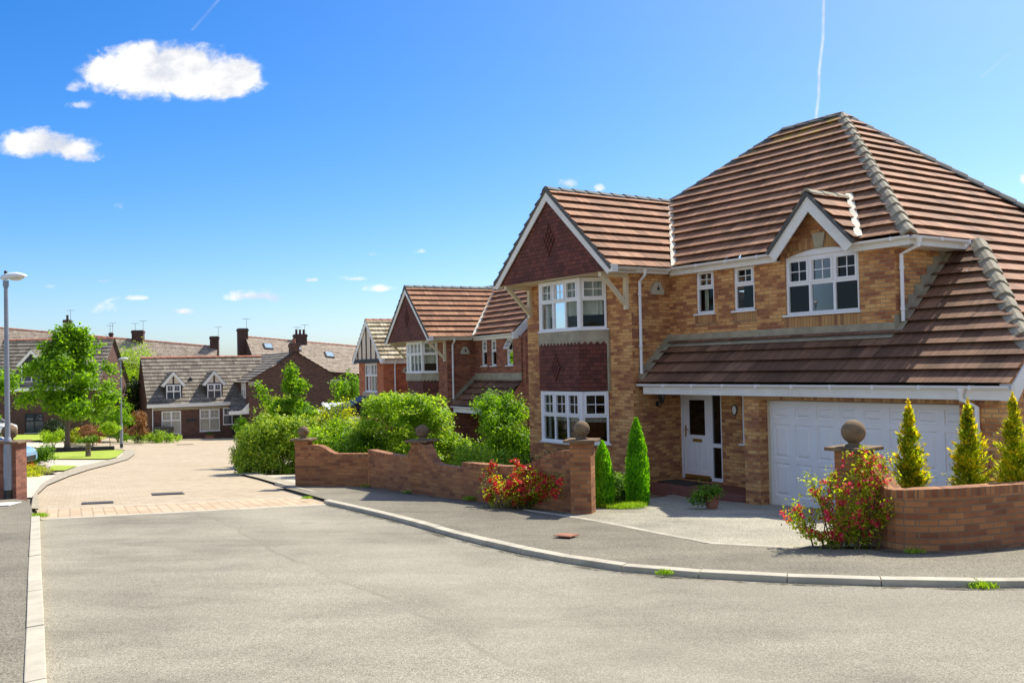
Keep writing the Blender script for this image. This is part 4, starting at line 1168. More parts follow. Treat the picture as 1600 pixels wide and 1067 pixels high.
    hd.build('ridge_tiles', M['ridge_d'], rf)
    # --- gablet roof
    gt = Tiles()
    for sg in (-1, 1):
        gt.slope([(gx + sg * 1.02, -0.2, 5.2), (gx, -0.2, 6.26), (gx, -1.52, 6.26), (gx + sg * 1.02, -0.42, 5.2)])
    gr = gt.build('gablet_roof', M['tile'], root)
    hd = MB(); ridge_run(hd, (gx, -0.17, 6.26), (gx, -1.48, 6.26), 0.13, 0.09); hd.build('ridge_tiles', M['ridge'], gr)
    vl = MB(F); vl.beam((gx + 1.06, -0.36, 5.27), (gx + 0.02, -1.5, 6.34), 0.14, 0.012); vl.build('valley_lining', M['lead_pale'], gr)
    vg = MB(F)
    for sg in (-1, 1): vg.beam((gx, -0.21, 6.24), (gx + sg * 1.05, -0.21, 5.15), 0.08, 0.06)
    vg.build('verge', M['ridge_d'], gr)
    bb = MB(F)
    for sg in (-1, 1):
        bb.prism([(gx, -0.25, 6.2), (gx + sg * 1.03, -0.25, 5.13), (gx + sg * 0.86, -0.25, 4.99), (gx, -0.25, 5.88)], (0, 0.03, 0))
    bb.build('bargeboard', M['paint'], gr)
    # --- fascias and gutters of the upper roof
    fs = MB(F)
    fs.box(-3.3, -0.1, -0.44, -0.41, 4.99, 5.13); fs.box(-3.3, -0.1, nf + 0.001, -0.44, 4.99, 5.01)
    fs.build('fascia', M['paint'], root); fs = MB(F)
    fs.box(1.72, 2.98, -0.44, -0.41, 4.99, 5.13); fs.box(1.72, 2.98, nf + 0.001, -0.44, 4.99, 5.01)
    fs.box(2.95, 2.98, -2.4, -0.441, 4.99, 5.13); fs.box(2.571, 2.95, -2.4, -0.56, 4.99, 5.01)
    fs.build('fascia', M['paint'], root)
    gutter(root, [(-3.2, -0.32, 5.16), (-0.08, -0.32, 5.16)])
    gutter(root, [(1.78, -0.35, 5.15), (3.06, -0.35, 5.15)])
    gutter(root, [(3.05, -0.35, 5.15), (3.05, -2.15, 5.15)])
    # --- lower roof over porch and garage
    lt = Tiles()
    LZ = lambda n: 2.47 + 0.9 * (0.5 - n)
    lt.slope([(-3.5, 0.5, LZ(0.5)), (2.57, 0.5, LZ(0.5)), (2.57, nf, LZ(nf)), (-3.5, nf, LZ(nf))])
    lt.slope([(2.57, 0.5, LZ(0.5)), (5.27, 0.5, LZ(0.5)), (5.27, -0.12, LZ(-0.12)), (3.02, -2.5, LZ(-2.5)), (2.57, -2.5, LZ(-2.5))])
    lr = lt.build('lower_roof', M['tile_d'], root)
    hd = MB(); ridge_run(hd, (5.27, -0.12, zeq), (3.1, -2.45, 5.17), 0.16, 0.12, 0.42, lift=0.04); hd.build('hip_tiles', M['ridge'], lr)
    fl = MB(F)
    fl.obox((-3.5, nf, 3.42), (1, 0, 0), Z3, (0, 1, 0), 0.012, 6.08, 0, 0.19, 0.001, 0.012)
    fl.prism([(-3.5, nf + 0.012, 3.42), (2.6, nf + 0.012, 3.42), (2.6, nf + 0.2, 3.32), (-3.5, nf + 0.2, 3.32)], (0, 0.0, 0.012))
    n_ = 9
    for s, sg in ((-3.5, 1), (2.57, 1)):
        a, b = ((0.45, nf) if s < 0 else (nf + 0.05, -2.4))
        for k in range(n_):
            q0, q1 = a + (b - a) * k / n_, a + (b - a) * (k + 1) / n_
            fl.prism([(s + 0.003, q0, LZ(q0) - 0.02), (s + 0.003, q1, LZ(q1) - 0.02), (s + 0.003, q1, LZ(q1) + 0.2), (s + 0.003, q0, LZ(q1) + 0.2 - 0.02)], (0.012, 0, 0))
            fl.prism([(s + 0.012, q0, LZ(q0) + 0.07), (s + 0.012, q1, LZ(q1) + 0.07), (s + 0.15, q1, LZ(q1) + 0.07), (s + 0.15, q0, LZ(q0) + 0.07)], (0, 0, 0.01))
    fl.build('lead_flashing', M['lead'], root)
    fs = MB(F)
    fs.box(-3.36, 5.2, 0.42, 0.45, 2.24, 2.43); fs.box(-3.36, 5.1, 0.302, 0.42, 2.24, 2.255); fs.box(-3.36, -0.44, -0.79, 0.302, 2.255, 2.27)
    fs.box(5.07, 5.31, 0.36, 0.46, 2.235, 2.5)
    fs.build('fascia', M['paint'], root)
    bb = MB(F)
    bb.prism([(5.27, 0.5, 2.47), (5.27, -0.15, 3.05), (5.27, -0.36, 3.05), (5.27, 0.32, 2.27), (5.27, 0.46, 2.24)], (0.03, 0, 0))
    bb.build('bargeboard', M['paint'], root)
    gutter(root, [(-3.47, 0.51, 2.47), (5.26, 0.51, 2.47)])
    # --- rainwater pipes
    downpipe(root, [(-3.235, 0.42, 5.08), (-3.235, 0.42, 4.98), (-3.43, 0.42, 4.84), (-3.43, 0.42, 2.75), (-3.41, 0.44, 2.7)], clips=(4.55, 3.35))
    downpipe(root, [(3.05, -0.6, 5.08), (3.05, -0.6, 4.98), (2.65, -0.66, 4.86), (2.65, -0.66, 3.62)], clips=(4.62, 3.85))
    downpipe(root, [(4.45, 0.51, 2.4), (4.45, 0.51, 2.25), (4.62, 0.35, 2.12), (4.62, 0.35, 0.0)], r=0.04, clips=(1.75, 0.8))
    alarm_box(root, -3.5, -0.14, 4.68)
    # --- front door
    dn = -0.8
    fm = MB(F)
    fr = [(-3.47, -3.41, 0.2, 2.27), (-2.5, -2.44, 0.2, 2.27), (-2.18, -2.13, 0.2, 2.27), (-3.41, -2.5, 2.21, 2.27), (-2.44, -2.18, 2.21, 2.27), (-2.44, -2.18, 0.2, 0.28), (-2.44, -2.18, 0.98, 1.07)]
    for a, b, c, d in fr: fm.box(a, b, dn - 0.08, dn - 0.02, c, d)
    dfr = fm.build('door_frame', M['upvc'], root)
    pm = MB(F); pm.face([(-2.44, dn - 0.05, 0.28), (-2.18, dn - 0.05, 0.28), (-2.18, dn - 0.05, 2.21), (-2.44, dn - 0.05, 2.21)]); pm.build('side_light', M['glass_lo'], dfr)
    dm = MB(F)
    O = Vector((-3.405, dn - 0.045, 0.26))
    dm.wall(O, (1, 0, 0), Z3, (0, 1, 0), 0.9, 1.945, [(0.18, 0.7, 0.98, 1.8), (0.17, 0.41, 0.16, 0.76), (0.49, 0.73, 0.16, 0.76)], depth=0.025)
    for a, b in ((0.17, 0.41), (0.49, 0.73)):
        dm.obox(O, (1, 0, 0), Z3, (0, 1, 0), a + 0.04, b - 0.04, 0.2, 0.72, -0.03, -0.004)
        dm.face([O + V3((a, -0.024, 0.16)), O + V3((b, -0.024, 0.16)), O + V3((b, -0.024, 0.76)), O + V3((a, -0.024, 0.76))])
    dr = dm.build('door', M['upvc'], root)
    pm = MB(F); pm.face([O + V3((0.18, -0.02, 0.98)), O + V3((0.7, -0.02, 0.98)), O + V3((0.7, -0.02, 1.8)), O + V3((0.18, -0.02, 1.8))]); pm.build('pane', M['glass_lo'], dr)
    lm = MB(F); lm.obox(O, (1, 0, 0), Z3, (0, 1, 0), 0.3, 0.6, 0.82, 0.89, 0.001, 0.015); lm.build('letter_box', M['brass'], dr)
    hm = MB(F); hm.obox(O, (1, 0, 0), Z3, (0, 1, 0), 0.045, 0.085, 0.92, 1.2, 0.001, 0.012); hm.tube([O + V3((0.065, 0.012, 1.1)), O + V3((0.065, 0.05, 1.1)), O + V3((0.19, 0.055, 1.1))], 0.011, 8); hm.build('handle', M['brass'], dr)
    km = MB(F); km.obox(O, (1, 0, 0), Z3, (0, 1, 0), 0.05, 0.85, -0.05, 0.05, 0.001, 0.03); km.build('weather_bar', M['brass'], dr)
    window(root, (-1.52, dn, 1.12), (1, 0, 0), (0, 1, 0), 0.62, 1.18, 1, 0.5, wk, inset=0.02, sill=0.06)
    stp = MB(F); stp.box(-3.45, -0.45, -0.79, 0.22, -0.3, 0.16); stp.build('door_step', M['quarry'], root, bevel=0.02)
    # --- house number plate and lantern
    npm = MB(F)
    c = Vector((-1.72, dn + 0.001, 1.86))
    ov = lambda a, b, d: [c + V3((a * math.cos(q), d, b * math.sin(q))) for q in [2 * math.pi * k / 24 for k in range(24)]]
    npm.prism(ov(0.085, 0.125, 0), (0, 0.018, 0)); pl = npm.build('number_plate', M['iron'], root)
    q = MB(F); q.prism(ov(0.058, 0.096, 0.0185), (0, 0.004, 0)); q.build('enamel', M['paint'], pl)
    ln = MB(F)
    ws = -3.5
    ln.prism([(ws + 0.001, -0.13, 1.93), (ws + 0.001, -0.05, 1.93), (ws + 0.001, -0.05, 2.05), (ws + 0.001, -0.13, 2.05)], (0.02, 0, 0))
    ln.tube([(ws + 0.02, -0.09, 1.99), (ws + 0.07, -0.09, 1.92), (ws + 0.14, -0.09, 1.93), (ws + 0.16, -0.09, 2.0)], 0.012, 6)
    lc = (ws + 0.16, -0.09, 2.0)
    ln.lathe(F(lc) if False else lc, [(0.02, 0.0), (0.05, 0.02)], 6)
    ln.lathe(lc, [(0.1, 0.2), (0.095, 0.215), (0.03, 0.27), (0.02, 0.31), (0.005, 0.33)], 6)
    for k in range(6):
        a = 2 * math.pi * k / 6
        ln.tube([(lc[0] + 0.05 * math.cos(a), lc[1] + 0.05 * math.sin(a), lc[2] + 0.02), (lc[0] + 0.09 * math.cos(a), lc[1] + 0.09 * math.sin(a), lc[2] + 0.2)], 0.006, 4)
    la = ln.build('wall_lantern', M['iron'], root)
    lg = MB(F); lg.lathe(lc, [(0.045, 0.022), (0.084, 0.198)], 6); lg.build('lantern_glass', M['glass_lo'], la)
    # --- double garage door
    gm = MB(F)
    cols, pw = 8, 4.27 / 8
    O = Vector((0, 0.0, 0.0))
    rows = [(0.22, 0.88), (0.98, 1.66), (1.78, 2.04)]
    hl = [(k * pw + 0.09, (k + 1) * pw - 0.05, a, b) for k in range(cols) for a, b in rows]
    gm.wall(O, (1, 0, 0), Z3, (0, 1, 0), 4.27, 2.13, hl, depth=0.0)
    for a, b, c_, d in hl:
        rect = lambda i, y: [(a + i, y, c_ + i), (b - i, y, c_ + i), (b - i, y, d - i), (a + i, y, d - i)]
        lv = [rect(0, 0), rect(0.012, -0.028), rect(0.035, -0.028), rect(0.075, -0.002), rect(0.08, 0.0)]
        for r0, r1 in zip(lv[:-1], lv[1:]):
            for k in range(4):
                j = (k + 1) % 4
                gm.face([r0[k], r0[j], r1[j], r1[k]])
        gm.face(lv[-1])
    gd = gm.build('garage_door', M['upvc'], root)
    hm = MB(F); hm.box(2.08, 2.19, 0.001, 0.035, 0.9, 0.95); hm.build('handle', M['iron'], gd)
    gf = MB(F)
    gf.box(-0.018, -0.001, -0.05, 0.06, 0, 2.16); gf.box(4.271, 4.288, -0.05, 0.06, 0, 2.16); gf.box(-0.001, 4.271, -0.05, 0.06, 2.145, 2.158)
    gf.build('garage_frame', M['cream'], root)
    gp_ = MB(F); gp_.box(-0.03, 4.3, -0.3, -0.1, -0.3, 2.2); gp_.build('garage_lining', M['dark_room'], root)
    return root
BIG = big_house()

# ------------------------------------------------------------------ the red brick houses further down
def red_house():
    P = Vector((-0.35, 34.2, -3.95))
    root = empty('detached_house', P, R(27.6 - 90), 'red brick house with dark tile hung gable, second house down the street', 'house', 'detached houses in a row down the street')
    mt = dict(brick='red', tile='tile_o', gable='hung', ridge='ridge_d')
    gable_wing(root, mt, bay_cols=4, lower=False)
    nf = -0.56
    mb = MB(F)
    Ws = [(-2.85, -2.4), (-2.05, -1.6), (-0.75, -0.25)]
    mb.wall((-3.5, nf, 3.2), (1, 0, 0), Z3, (0, 1, 0), 4.2, 1.85, [(a + 3.5, b + 3.5, 0.8, 1.8) for a, b in Ws])
    mb.wall((-3.5, -0.8, -0.5), (1, 0, 0), Z3, (0, 1, 0), 4.2, 2.95)
    mb.face([(0.5, 0.3, -0.5), (0.5, -5, -0.5), (0.5, -5, 5.0), (0.5, -2.75, 7.2), (0.5, -0.5, 5.0), (0.5, -0.5, 3.4), (0.5, 0.3, 2.5)])
    mb.face([(-7.77, -5, -0.5), (0.5, -5, -0.5), (0.5, -5, 5.0), (-7.77, -5, 5.0)])
    mb.build('wall', M['red'], root)
    for k, (a, b) in enumerate(Ws):
        window(root, (a, nf, 4.0), (1, 0, 0), (0, 1, 0), b - a, 1.0, 1, 0.45, dict(frame='upvc'), inset=0.03, open_col=0 if k == 2 else None, curtain=[(0.05, b - a - 0.05, 0.05, 0.95)])
    ze, ne, tm = 5.17, -0.381, 0.956
    rt = Tiles()
    rt.slope([(-3.24, ne, ze), (0.15, ne, ze), (0.15, -2.75, 7.435), (-5.5, -2.75, 7.435), (-5.53, -2.57, 7.26)])
    rt.slope([(0.15, -5.12, ze), (-8.8, -5.12, ze), (-5.5, -2.75, 7.435), (0.15, -2.75, 7.435)])
    rt.slope([(-5.5, -2.75, 7.435), (-5.53, -2.57, 7.26), (-8.4, ne, ze), (-8.8, -5.12, ze)])
    rf = rt.build('roof', M['tile_o'], root)
    hd = MB(); ridge_run(hd, (-5.5, -2.75, 7.435), (0.15, -2.75, 7.435)); hd.build('ridge_tiles', M['ridge_d'], rf)
    bd = MB(F); bd.prism([(0.16, ne + 0.03, ze - 0.02), (0.16, -2.75, 7.45), (0.16, -2.75, 7.15), (0.16, ne - 0.2, ze - 0.2)], (0.03, 0, 0)); bd.box(0.05, 0.2, -0.56, -0.36, 4.95, 5.2); bd.build('bargeboard', M['paint'], root)
    fs = MB(F); fs.box(-3.3, 0.1, -0.44, -0.41, 4.99, 5.13); fs.box(-3.3, 0.1, nf + 0.001, -0.44, 4.99, 5.01); fs.build('fascia', M['paint'], root)
    gutter(root, [(-3.2, -0.35, 5.15), (0.15, -0.35, 5.15)])
    LZ = lambda n: 2.47 + 0.9 * (0.5 - n)
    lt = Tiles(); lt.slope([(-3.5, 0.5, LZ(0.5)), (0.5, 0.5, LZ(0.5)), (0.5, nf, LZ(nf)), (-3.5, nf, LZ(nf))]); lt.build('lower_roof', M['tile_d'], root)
    fl = MB(F); fl.obox((-3.5, nf, 3.42), (1, 0, 0), Z3, (0, 1, 0), 0.012, 4.0, 0, 0.3, 0.001, 0.015)
    for k in range(9):
        q0, q1 = 0.45 - 1.0 * k / 9, 0.45 - 1.0 * (k + 1) / 9
        fl.prism([(-3.497, q0, LZ(q0) - 0.02), (-3.497, q1, LZ(q1) - 0.02), (-3.497, q1, LZ(q1) + 0.2), (-3.497, q0, LZ(q1) + 0.18)], (0.012, 0, 0))
    fl.build('lead_flashing', M['lead'], root)
    fs = MB(F); fs.box(-3.4, 0.5, 0.42, 0.45, 2.24, 2.43); fs.build('fascia', M['paint'], root)
    gutter(root, [(-3.47, 0.51, 2.47), (0.5, 0.51, 2.47)])
    downpipe(root, [(-3.235, 0.42, 5.08), (-3.235, 0.42, 4.98), (-3.43, 0.42, 4.84), (-3.43, 0.42, 2.75)], clips=(4.0,))
    alarm_box(root, -3.5, -0.12, 4.6)
    rm = MB(F); rm.box(-3.3, 0.3, -3.0, -2.9, 2.6, 5.0); rm.build('room', M['dark_room'], root)
    return root
red_house()

def timbered_house():
    P = Vector((-3.85, 46.2, -4.62))
    root = empty('detached_house', P, R(27 - 90), 'orange brick house with half timbered cream gable, farthest of the row', 'house', 'detached houses in a row down the street')
    mt = dict(brick='orange', tile='tile_c', gable='render', ridge='ridge_r', timber=True)
    zs, ze, zr, hw, sc = 5.05, 5.17, 7.26, 2.36, -5.53
    s0, s1, nw, ng = -7.5, -3.5, 1.3, 1.476
    k = (zr - ze) / hw
    mb = MB(F)
    mb.wall((s0, nw, -0.6), (1, 0, 0), Z3, (0, 1, 0), s1 - s0, zs + 0.6, [(0.95, 3.0, 4.0, 5.6)])
    mb.wall((s1, nw, -0.6), (0, -1, 0), Z3, (1, 0, 0), nw + 1.6, 5.7)
    mb.wall((s0, nw, -0.6), (0, -1, 0), Z3, (-1, 0, 0), nw + 8.0, 5.7)
    mb.wall((s1, -0.56, -0.5), (1, 0, 0), Z3, (0, 1, 0), 4.0, 5.6)
    mb.face([(0.5, -0.56, -0.5), (0.5, -8, -0.5), (0.5, -8, 5.1), (0.5, -4.2, 8.6), (0.5, -0.56, 5.1)])
    mb.build('wall', M['orange'], root)
    window(root, (s0 + 0.95, nw, 3.45), (1, 0, 0), (0, 1, 0), 2.05, 1.5, 4, 0.66, dict(frame='upvc'), inset=0.03, curtain=[(0.05, 2.0, 0.05, 1.0)])
    sl = MB(F); sl.box(s0 + 0.7, s0 + 3.2, nw + 0.001, nw + 0.06, 3.2, 3.4); sl.build('stone_sill', M['stone'], root)
    gz = lambda s: zr - abs(s - sc) * k - 0.1
    fa = MB(F); a, b = sc - hw + 0.08, sc + hw - 0.08
    fa.prism([(a, ng, zs + 0.001), (b, ng, zs + 0.001), (b, ng, gz(b)), (sc, ng, zr - 0.1), (a, ng, gz(a))], (0, -0.06, 0)); fa.build('gable', M['render'], root)
    tb = MB(F); tb.box(sc - hw + 0.1, sc + hw - 0.1, ng + 0.001, ng + 0.05, zs - 0.08, zs + 0.12)
    for q in (-1.55, -0.85, -0.1, 0.65, 1.45): tb.box(sc + q - 0.07, sc + q + 0.07, ng + 0.001, ng + 0.03, zs + 0.12, gz(sc + q) - 0.1)
    tb.build('half_timbering', M['black_timber'], root)
    bb = MB(F)
    for sg in (-1, 1):
        bb.prism([(sc, ng + 0.03, zr + 0.02), (sc + sg * (hw + 0.08), ng + 0.03, ze - 0.06), (sc + sg * (hw - 0.12), ng + 0.03, ze - 0.22), (sc, ng + 0.03, zr - 0.32)], (0, 0.03, 0))
        bb.box(*sorted((sc + sg * (hw - 0.14), sc + sg * (hw + 0.12))), ng - 0.1, ng + 0.064, zs - 0.12, ze)
    bb.build('bargeboard', M['paint'], root)
    rt = Tiles()
    for sg in (-1, 1): rt.slope([(sc + sg * 2.42, 1.55, ze - k * 0.06), (sc, 1.55, zr), (sc, -2.57, zr), (sc + sg * 2.42, -0.4 if sg > 0 else -2.57, ze - k * 0.06)])
    rt.slope([(-3.24, -0.381, ze), (0.6, -0.381, ze), (0.6, -4.22, 8.84), (-4.5, -4.22, 8.84), (-5.53, -2.57, 7.26)])
    rt.slope([(-4.5, -4.22, 8.84), (-5.53, -2.57, 7.26), (-7.9, -0.4, 5.17), (-7.9, -8, 5.17)])
    rf = rt.build('roof', M['tile_c'], root)
    hd = MB(); ridge_run(hd, (sc, 1.55, zr), (sc, -2.57, zr)); hd.build('ridge_tiles', M['ridge_r'], rf)
    fs = MB(F); fs.box(s1 + 0.15, s1 + 0.2, -0.5, 1.4, 4.9, 5.12); fs.box(-3.3, 0.5, -0.45, -0.4, 4.85, 5.13); fs.build('fascia', M['paint'], root)
    gutter(root, [(s1 + 0.26, 1.5, 5.14), (s1 + 0.26, -0.36, 5.14)], clips=False)
    downpipe(root, [(-3.235, 0.7, 5.08), (-3.235, 0.7, 4.98), (-3.43, 0.7, 4.84), (-3.43, 0.7, 0.5)])
    alarm_box(root, -3.5, 0.1, 4.55)
    # lean-to porch with dark boarded roof and white fascia
    pr = MB(F); pr.prism([(-8.9, 1.2, 2.15), (-8.9, 3.4, 2.15), (-5.9, 3.4, 2.15), (-5.9, 1.2, 2.15)], (0, 0, 0.03))
    pr.face([(-8.9, 3.4, 2.18), (-5.9, 3.4, 2.18), (-5.9, 1.31, 3.2), (-7.3, 1.31, 3.2)]); pr.face([(-8.9, 3.4, 2.18), (-7.3, 1.31, 3.2), (-8.9, 1.31, 2.18)]); pr.face([(-5.9, 3.4, 2.18), (-5.9, 1.31, 2.18), (-5.9, 1.31, 3.2)])
    pr.build('porch_roof', M['slate_d'], root)
    pf = MB(F); pf.box(-8.95, -5.85, 3.4, 3.44, 1.95, 2.2); pf.box(-8.8, -8.65, 3.2, 3.35, -0.3, 2.1); pf.box(-6.2, -6.05, 3.2, 3.35, -0.3, 2.1); pf.build('porch_frame', M['paint'], root)
    rm = MB(F); rm.box(s0 + 0.2, s1 - 0.2, -2, -1.9, 2.5, 5.0); rm.build('room', M['dark_room'], root)
timbered_house()

# ------------------------------------------------------------------ plants
def unit(a): return a / np.maximum(np.linalg.norm(a, axis=1), 1e-9)[:, None]

def leaf_object(name, P, axis, normal, L, W, mat, parent, fold=0.15):
    """one pointed leaf per row of P: axis = along the leaf, normal = its face"""
    n = len(P)
    a = unit(axis); b = unit(np.cross(normal, a)); nn = np.cross(a, b)
    L = L[:, None]; W = W[:, None]
    v = np.empty((n, 4, 3), np.float32)
    v[:, 0] = P - a * L * 0.5
    v[:, 1] = P + b * W * 0.5 + nn * W * fold
    v[:, 2] = P + a * L * 0.5
    v[:, 3] = P - b * W * 0.5 + nn * W * fold
    me = bpy.data.meshes.new(name)
    me.vertices.add(n * 4); me.vertices.foreach_set('co', v.ravel())
    me.loops.add(n * 4); me.loops.foreach_set('vertex_index', np.arange(n * 4, dtype=np.int32))
    me.polygons.add(n); me.polygons.foreach_set('loop_start', np.arange(0, n * 4, 4, dtype=np.int32))
    me.polygons.foreach_set('loop_total', np.full(n, 4, np.int32))
    me.update(calc_edges=True); me.validate()
    return link_mesh(name, me, M[mat], parent)

def blob_leaves(blobs, n, per, sig, rng, shell=0.4):
    """leaf positions in tufts on and under the surface of ellipsoids (cx,cy,cz,rx,ry,rz)"""
    B = np.array([b[:6] for b in blobs], float)
    w = (B[:, 3] * B[:, 4] + B[:, 4] * B[:, 5] + B[:, 3] * B[:, 5]); w /= w.sum()
    k = max(1, n // per)
    bi = rng.choice(len(B), k, p=w)
    d = unit(rng.normal(size=(k, 3)))
    r = 1 - shell * rng.random(k) ** 1.6
    r *= 1 + 0.12 * rng.normal(size=k)
    c = B[bi, :3] + d * B[bi, 3:6] * r[:, None]
    li = rng.integers(0, k, n)
    P = c[li] + rng.normal(size=(n, 3)) * sig
    O = unit(d[li] / B[bi[li], 3:6] * B[bi[li], 3:6].mean())
    return P, O

def foliage(name, blobs, n, size, mat, root, seed=1, per=26, sig=0.1, shell=0.45, aspect=0.55, up=0.45, rnd=0.75, out=0.5, droop=0.25, zmin=0.02):
    rng = np.random.default_rng(seed)
    P, O = blob_leaves(blobs, n, per, sig, rng, shell)
    k = P[:, 2] > zmin
    P, O = P[k], O[k]; n = len(P)
    N = unit(O * out + np.array([0, 0, up]) + rng.normal(size=(n, 3)) * rnd * 0.6)
    A = np.cross(N, rng.normal(size=(n, 3))) + O * 0.3 + np.array([0, 0, -droop])
    A -= N * (A * N).sum(1)[:, None]
    L = size * rng.uniform(0.65, 1.3, n)
    return leaf_object(name, P, A, N, L, L * aspect, mat, root)

def stems(root, ends, r0=0.02, mat='stem', name='stem', seed=1, base=(0, 0, -0.05)):
    mb = MB(); rnd = random.Random(seed)
    for e in ends:
        b, e = Vector(base) + Vector((rnd.uniform(-0.06, 0.06), rnd.uniform(-0.06, 0.06), 0)), Vector(e)
        m = b.lerp(e, 0.5) + Vector((rnd.uniform(-0.08, 0.08), rnd.uniform(-0.08, 0.08), 0.12 * (e - b).length))
        pts = [b * (1 - t) ** 2 + m * 2 * t * (1 - t) + e * t * t for t in [k / 5 for k in range(6)]]
        mb.tube(pts, [r0 * (1 - 0.14 * k) for k in range(6)], 6)
    return mb.build(name, M[mat], root, smooth=True)

def plant(name, x, y, label, cat, dz=0.0, group=None):
    return empty(name, (x, y, G(x, y) + dz), 0, label, cat, group)

def shrub(name, x, y, blobs, n, size, mat, label, cat='shrub', seed=1, dz=0.0, group=None, stem=True, **kw):
    root = plant(name, x, y, label, cat, dz, group)
    foliage('foliage', blobs, n, size, mat, root, seed, **kw)
    if stem: stems(root, [(b[0], b[1], b[2] + 0.2 * b[5]) for b in blobs[:9]], 0.018, seed=seed)
    return root

def rand_blobs(n, cx, cy, z0, z1, prof, rb, seed, flat=0.8):
    """small blobs filling an envelope whose radius at height share t is prof(t)"""
    rnd = random.Random(seed); out = []
    for k in range(n):
        t = rnd.random() ** 0.9
        R_ = prof(t); a = rnd.uniform(0, 6.283); q = math.sqrt(rnd.uniform(0.05, 1)) * R_
        s = rb * rnd.uniform(0.65, 1.3) * (0.55 + 0.45 * min(1, R_))
        out.append((cx + q * math.cos(a), cy + q * math.sin(a), z0 + t * (z1 - z0), s, s, s * flat))
    return out

def tree(name, x, y, h, blobs, n, size, mat, label, trunk_r=0.1, seed=1, lean=0.0, group=None, trunk_h=None, dz=0.0, cat='tree', **kw):
    root = plant(name, x, y, label, cat, dz, group)
    rnd = random.Random(seed)
    mb = MB()
    th = trunk_h or h * 0.75
    tp = [Vector((lean * t * t + 0.03 * math.sin(5 * t), 0.04 * math.sin(4 * t), th * t - 0.1)) for t in [k / 8 for k in range(9)]]
    mb.tube(tp, [trunk_r * (1.25 if k == 0 else 1 - 0.095 * k) for k in range(9)], 9)
    tops = sorted(blobs, key=lambda b: -b[3])[:26]
    for b in tops:
        t = min(0.95, max(0.25, (b[2] - 0.35 * math.hypot(b[0], b[1])) / th))
        k = t * 8; i = min(7, int(k)); s = tp[i].lerp(tp[i + 1], k - i)
        e = Vector(b[:3]); m = s.lerp(e, 0.5) + Vector((0, 0, -0.1 * (e - s).length + 0.1))
        pts = [s * (1 - q) ** 2 + m * 2 * q * (1 - q) + e * q * q for q in (0, 0.33, 0.66, 1)]
        r = trunk_r * 0.38 * (1 - 0.5 * t)
        mb.tube(pts, [r, r * 0.75, r * 0.5, r * 0.22], 5)
    mb.build('trunk', M['bark'], root, smooth=True)
    foliage('crown', blobs, n, size, mat, root, seed, **kw)
    return root

def conifer(name, x, y, h, rad, prof, n, size, mats, label, group, seed, dz=0.0, outw=0.4, lob=0.0, tips=0, asp=0.34):
    root = plant(name, x, y, label, 'conifer', dz, group)
    rng = np.random.default_rng(seed)
    def cloud(nm, m, mat, lo, hi, sz, ow):
        t = rng.random(m) ** 1.15
        th = rng.uniform(0, 2 * np.pi, m)
        lobes = 1 + lob * np.sin(th * 3 + t * 9 + seed) * 0.5 + lob * np.sin(th * 5 - t * 23 + 2 * seed) * 0.6 + lob * 0.5 * np.sin(t * 40 + th * 2)
        r = rad * np.interp(t, [q[0] for q in prof], [q[1] for q in prof]) * lobes
        s = r * rng.uniform(lo, hi, m)
        o = np.stack([np.cos(th), np.sin(th), np.zeros(m)], 1)
        P = o * s[:, None] + np.array([0, 0, 1.0]) * (t * h)[:, None]
        A = o * ow + np.array([0, 0, 1.0]) + rng.normal(size=(m, 3)) * 0.33
        N = o + rng.normal(size=(m, 3)) * 0.5
        L = sz * rng.uniform(0.6, 1.35, m)
        leaf_object(nm, P, A, N, L, L * asp, mat, root)
    cloud('foliage', n, mats[0], 0.25, 1.0, size, outw)
    if tips: cloud('new_growth', tips, mats[1], 0.8, 1.12, size * 1.05, outw * 1.3)
    mb = MB(); mb.tube([(0, 0, -0.15), (0, 0, h * 0.5), (0, 0, h * 0.92)], [rad * 0.14, rad * 0.09, 0.006], 7); mb.build('trunk', M['bark'], root)
    return root

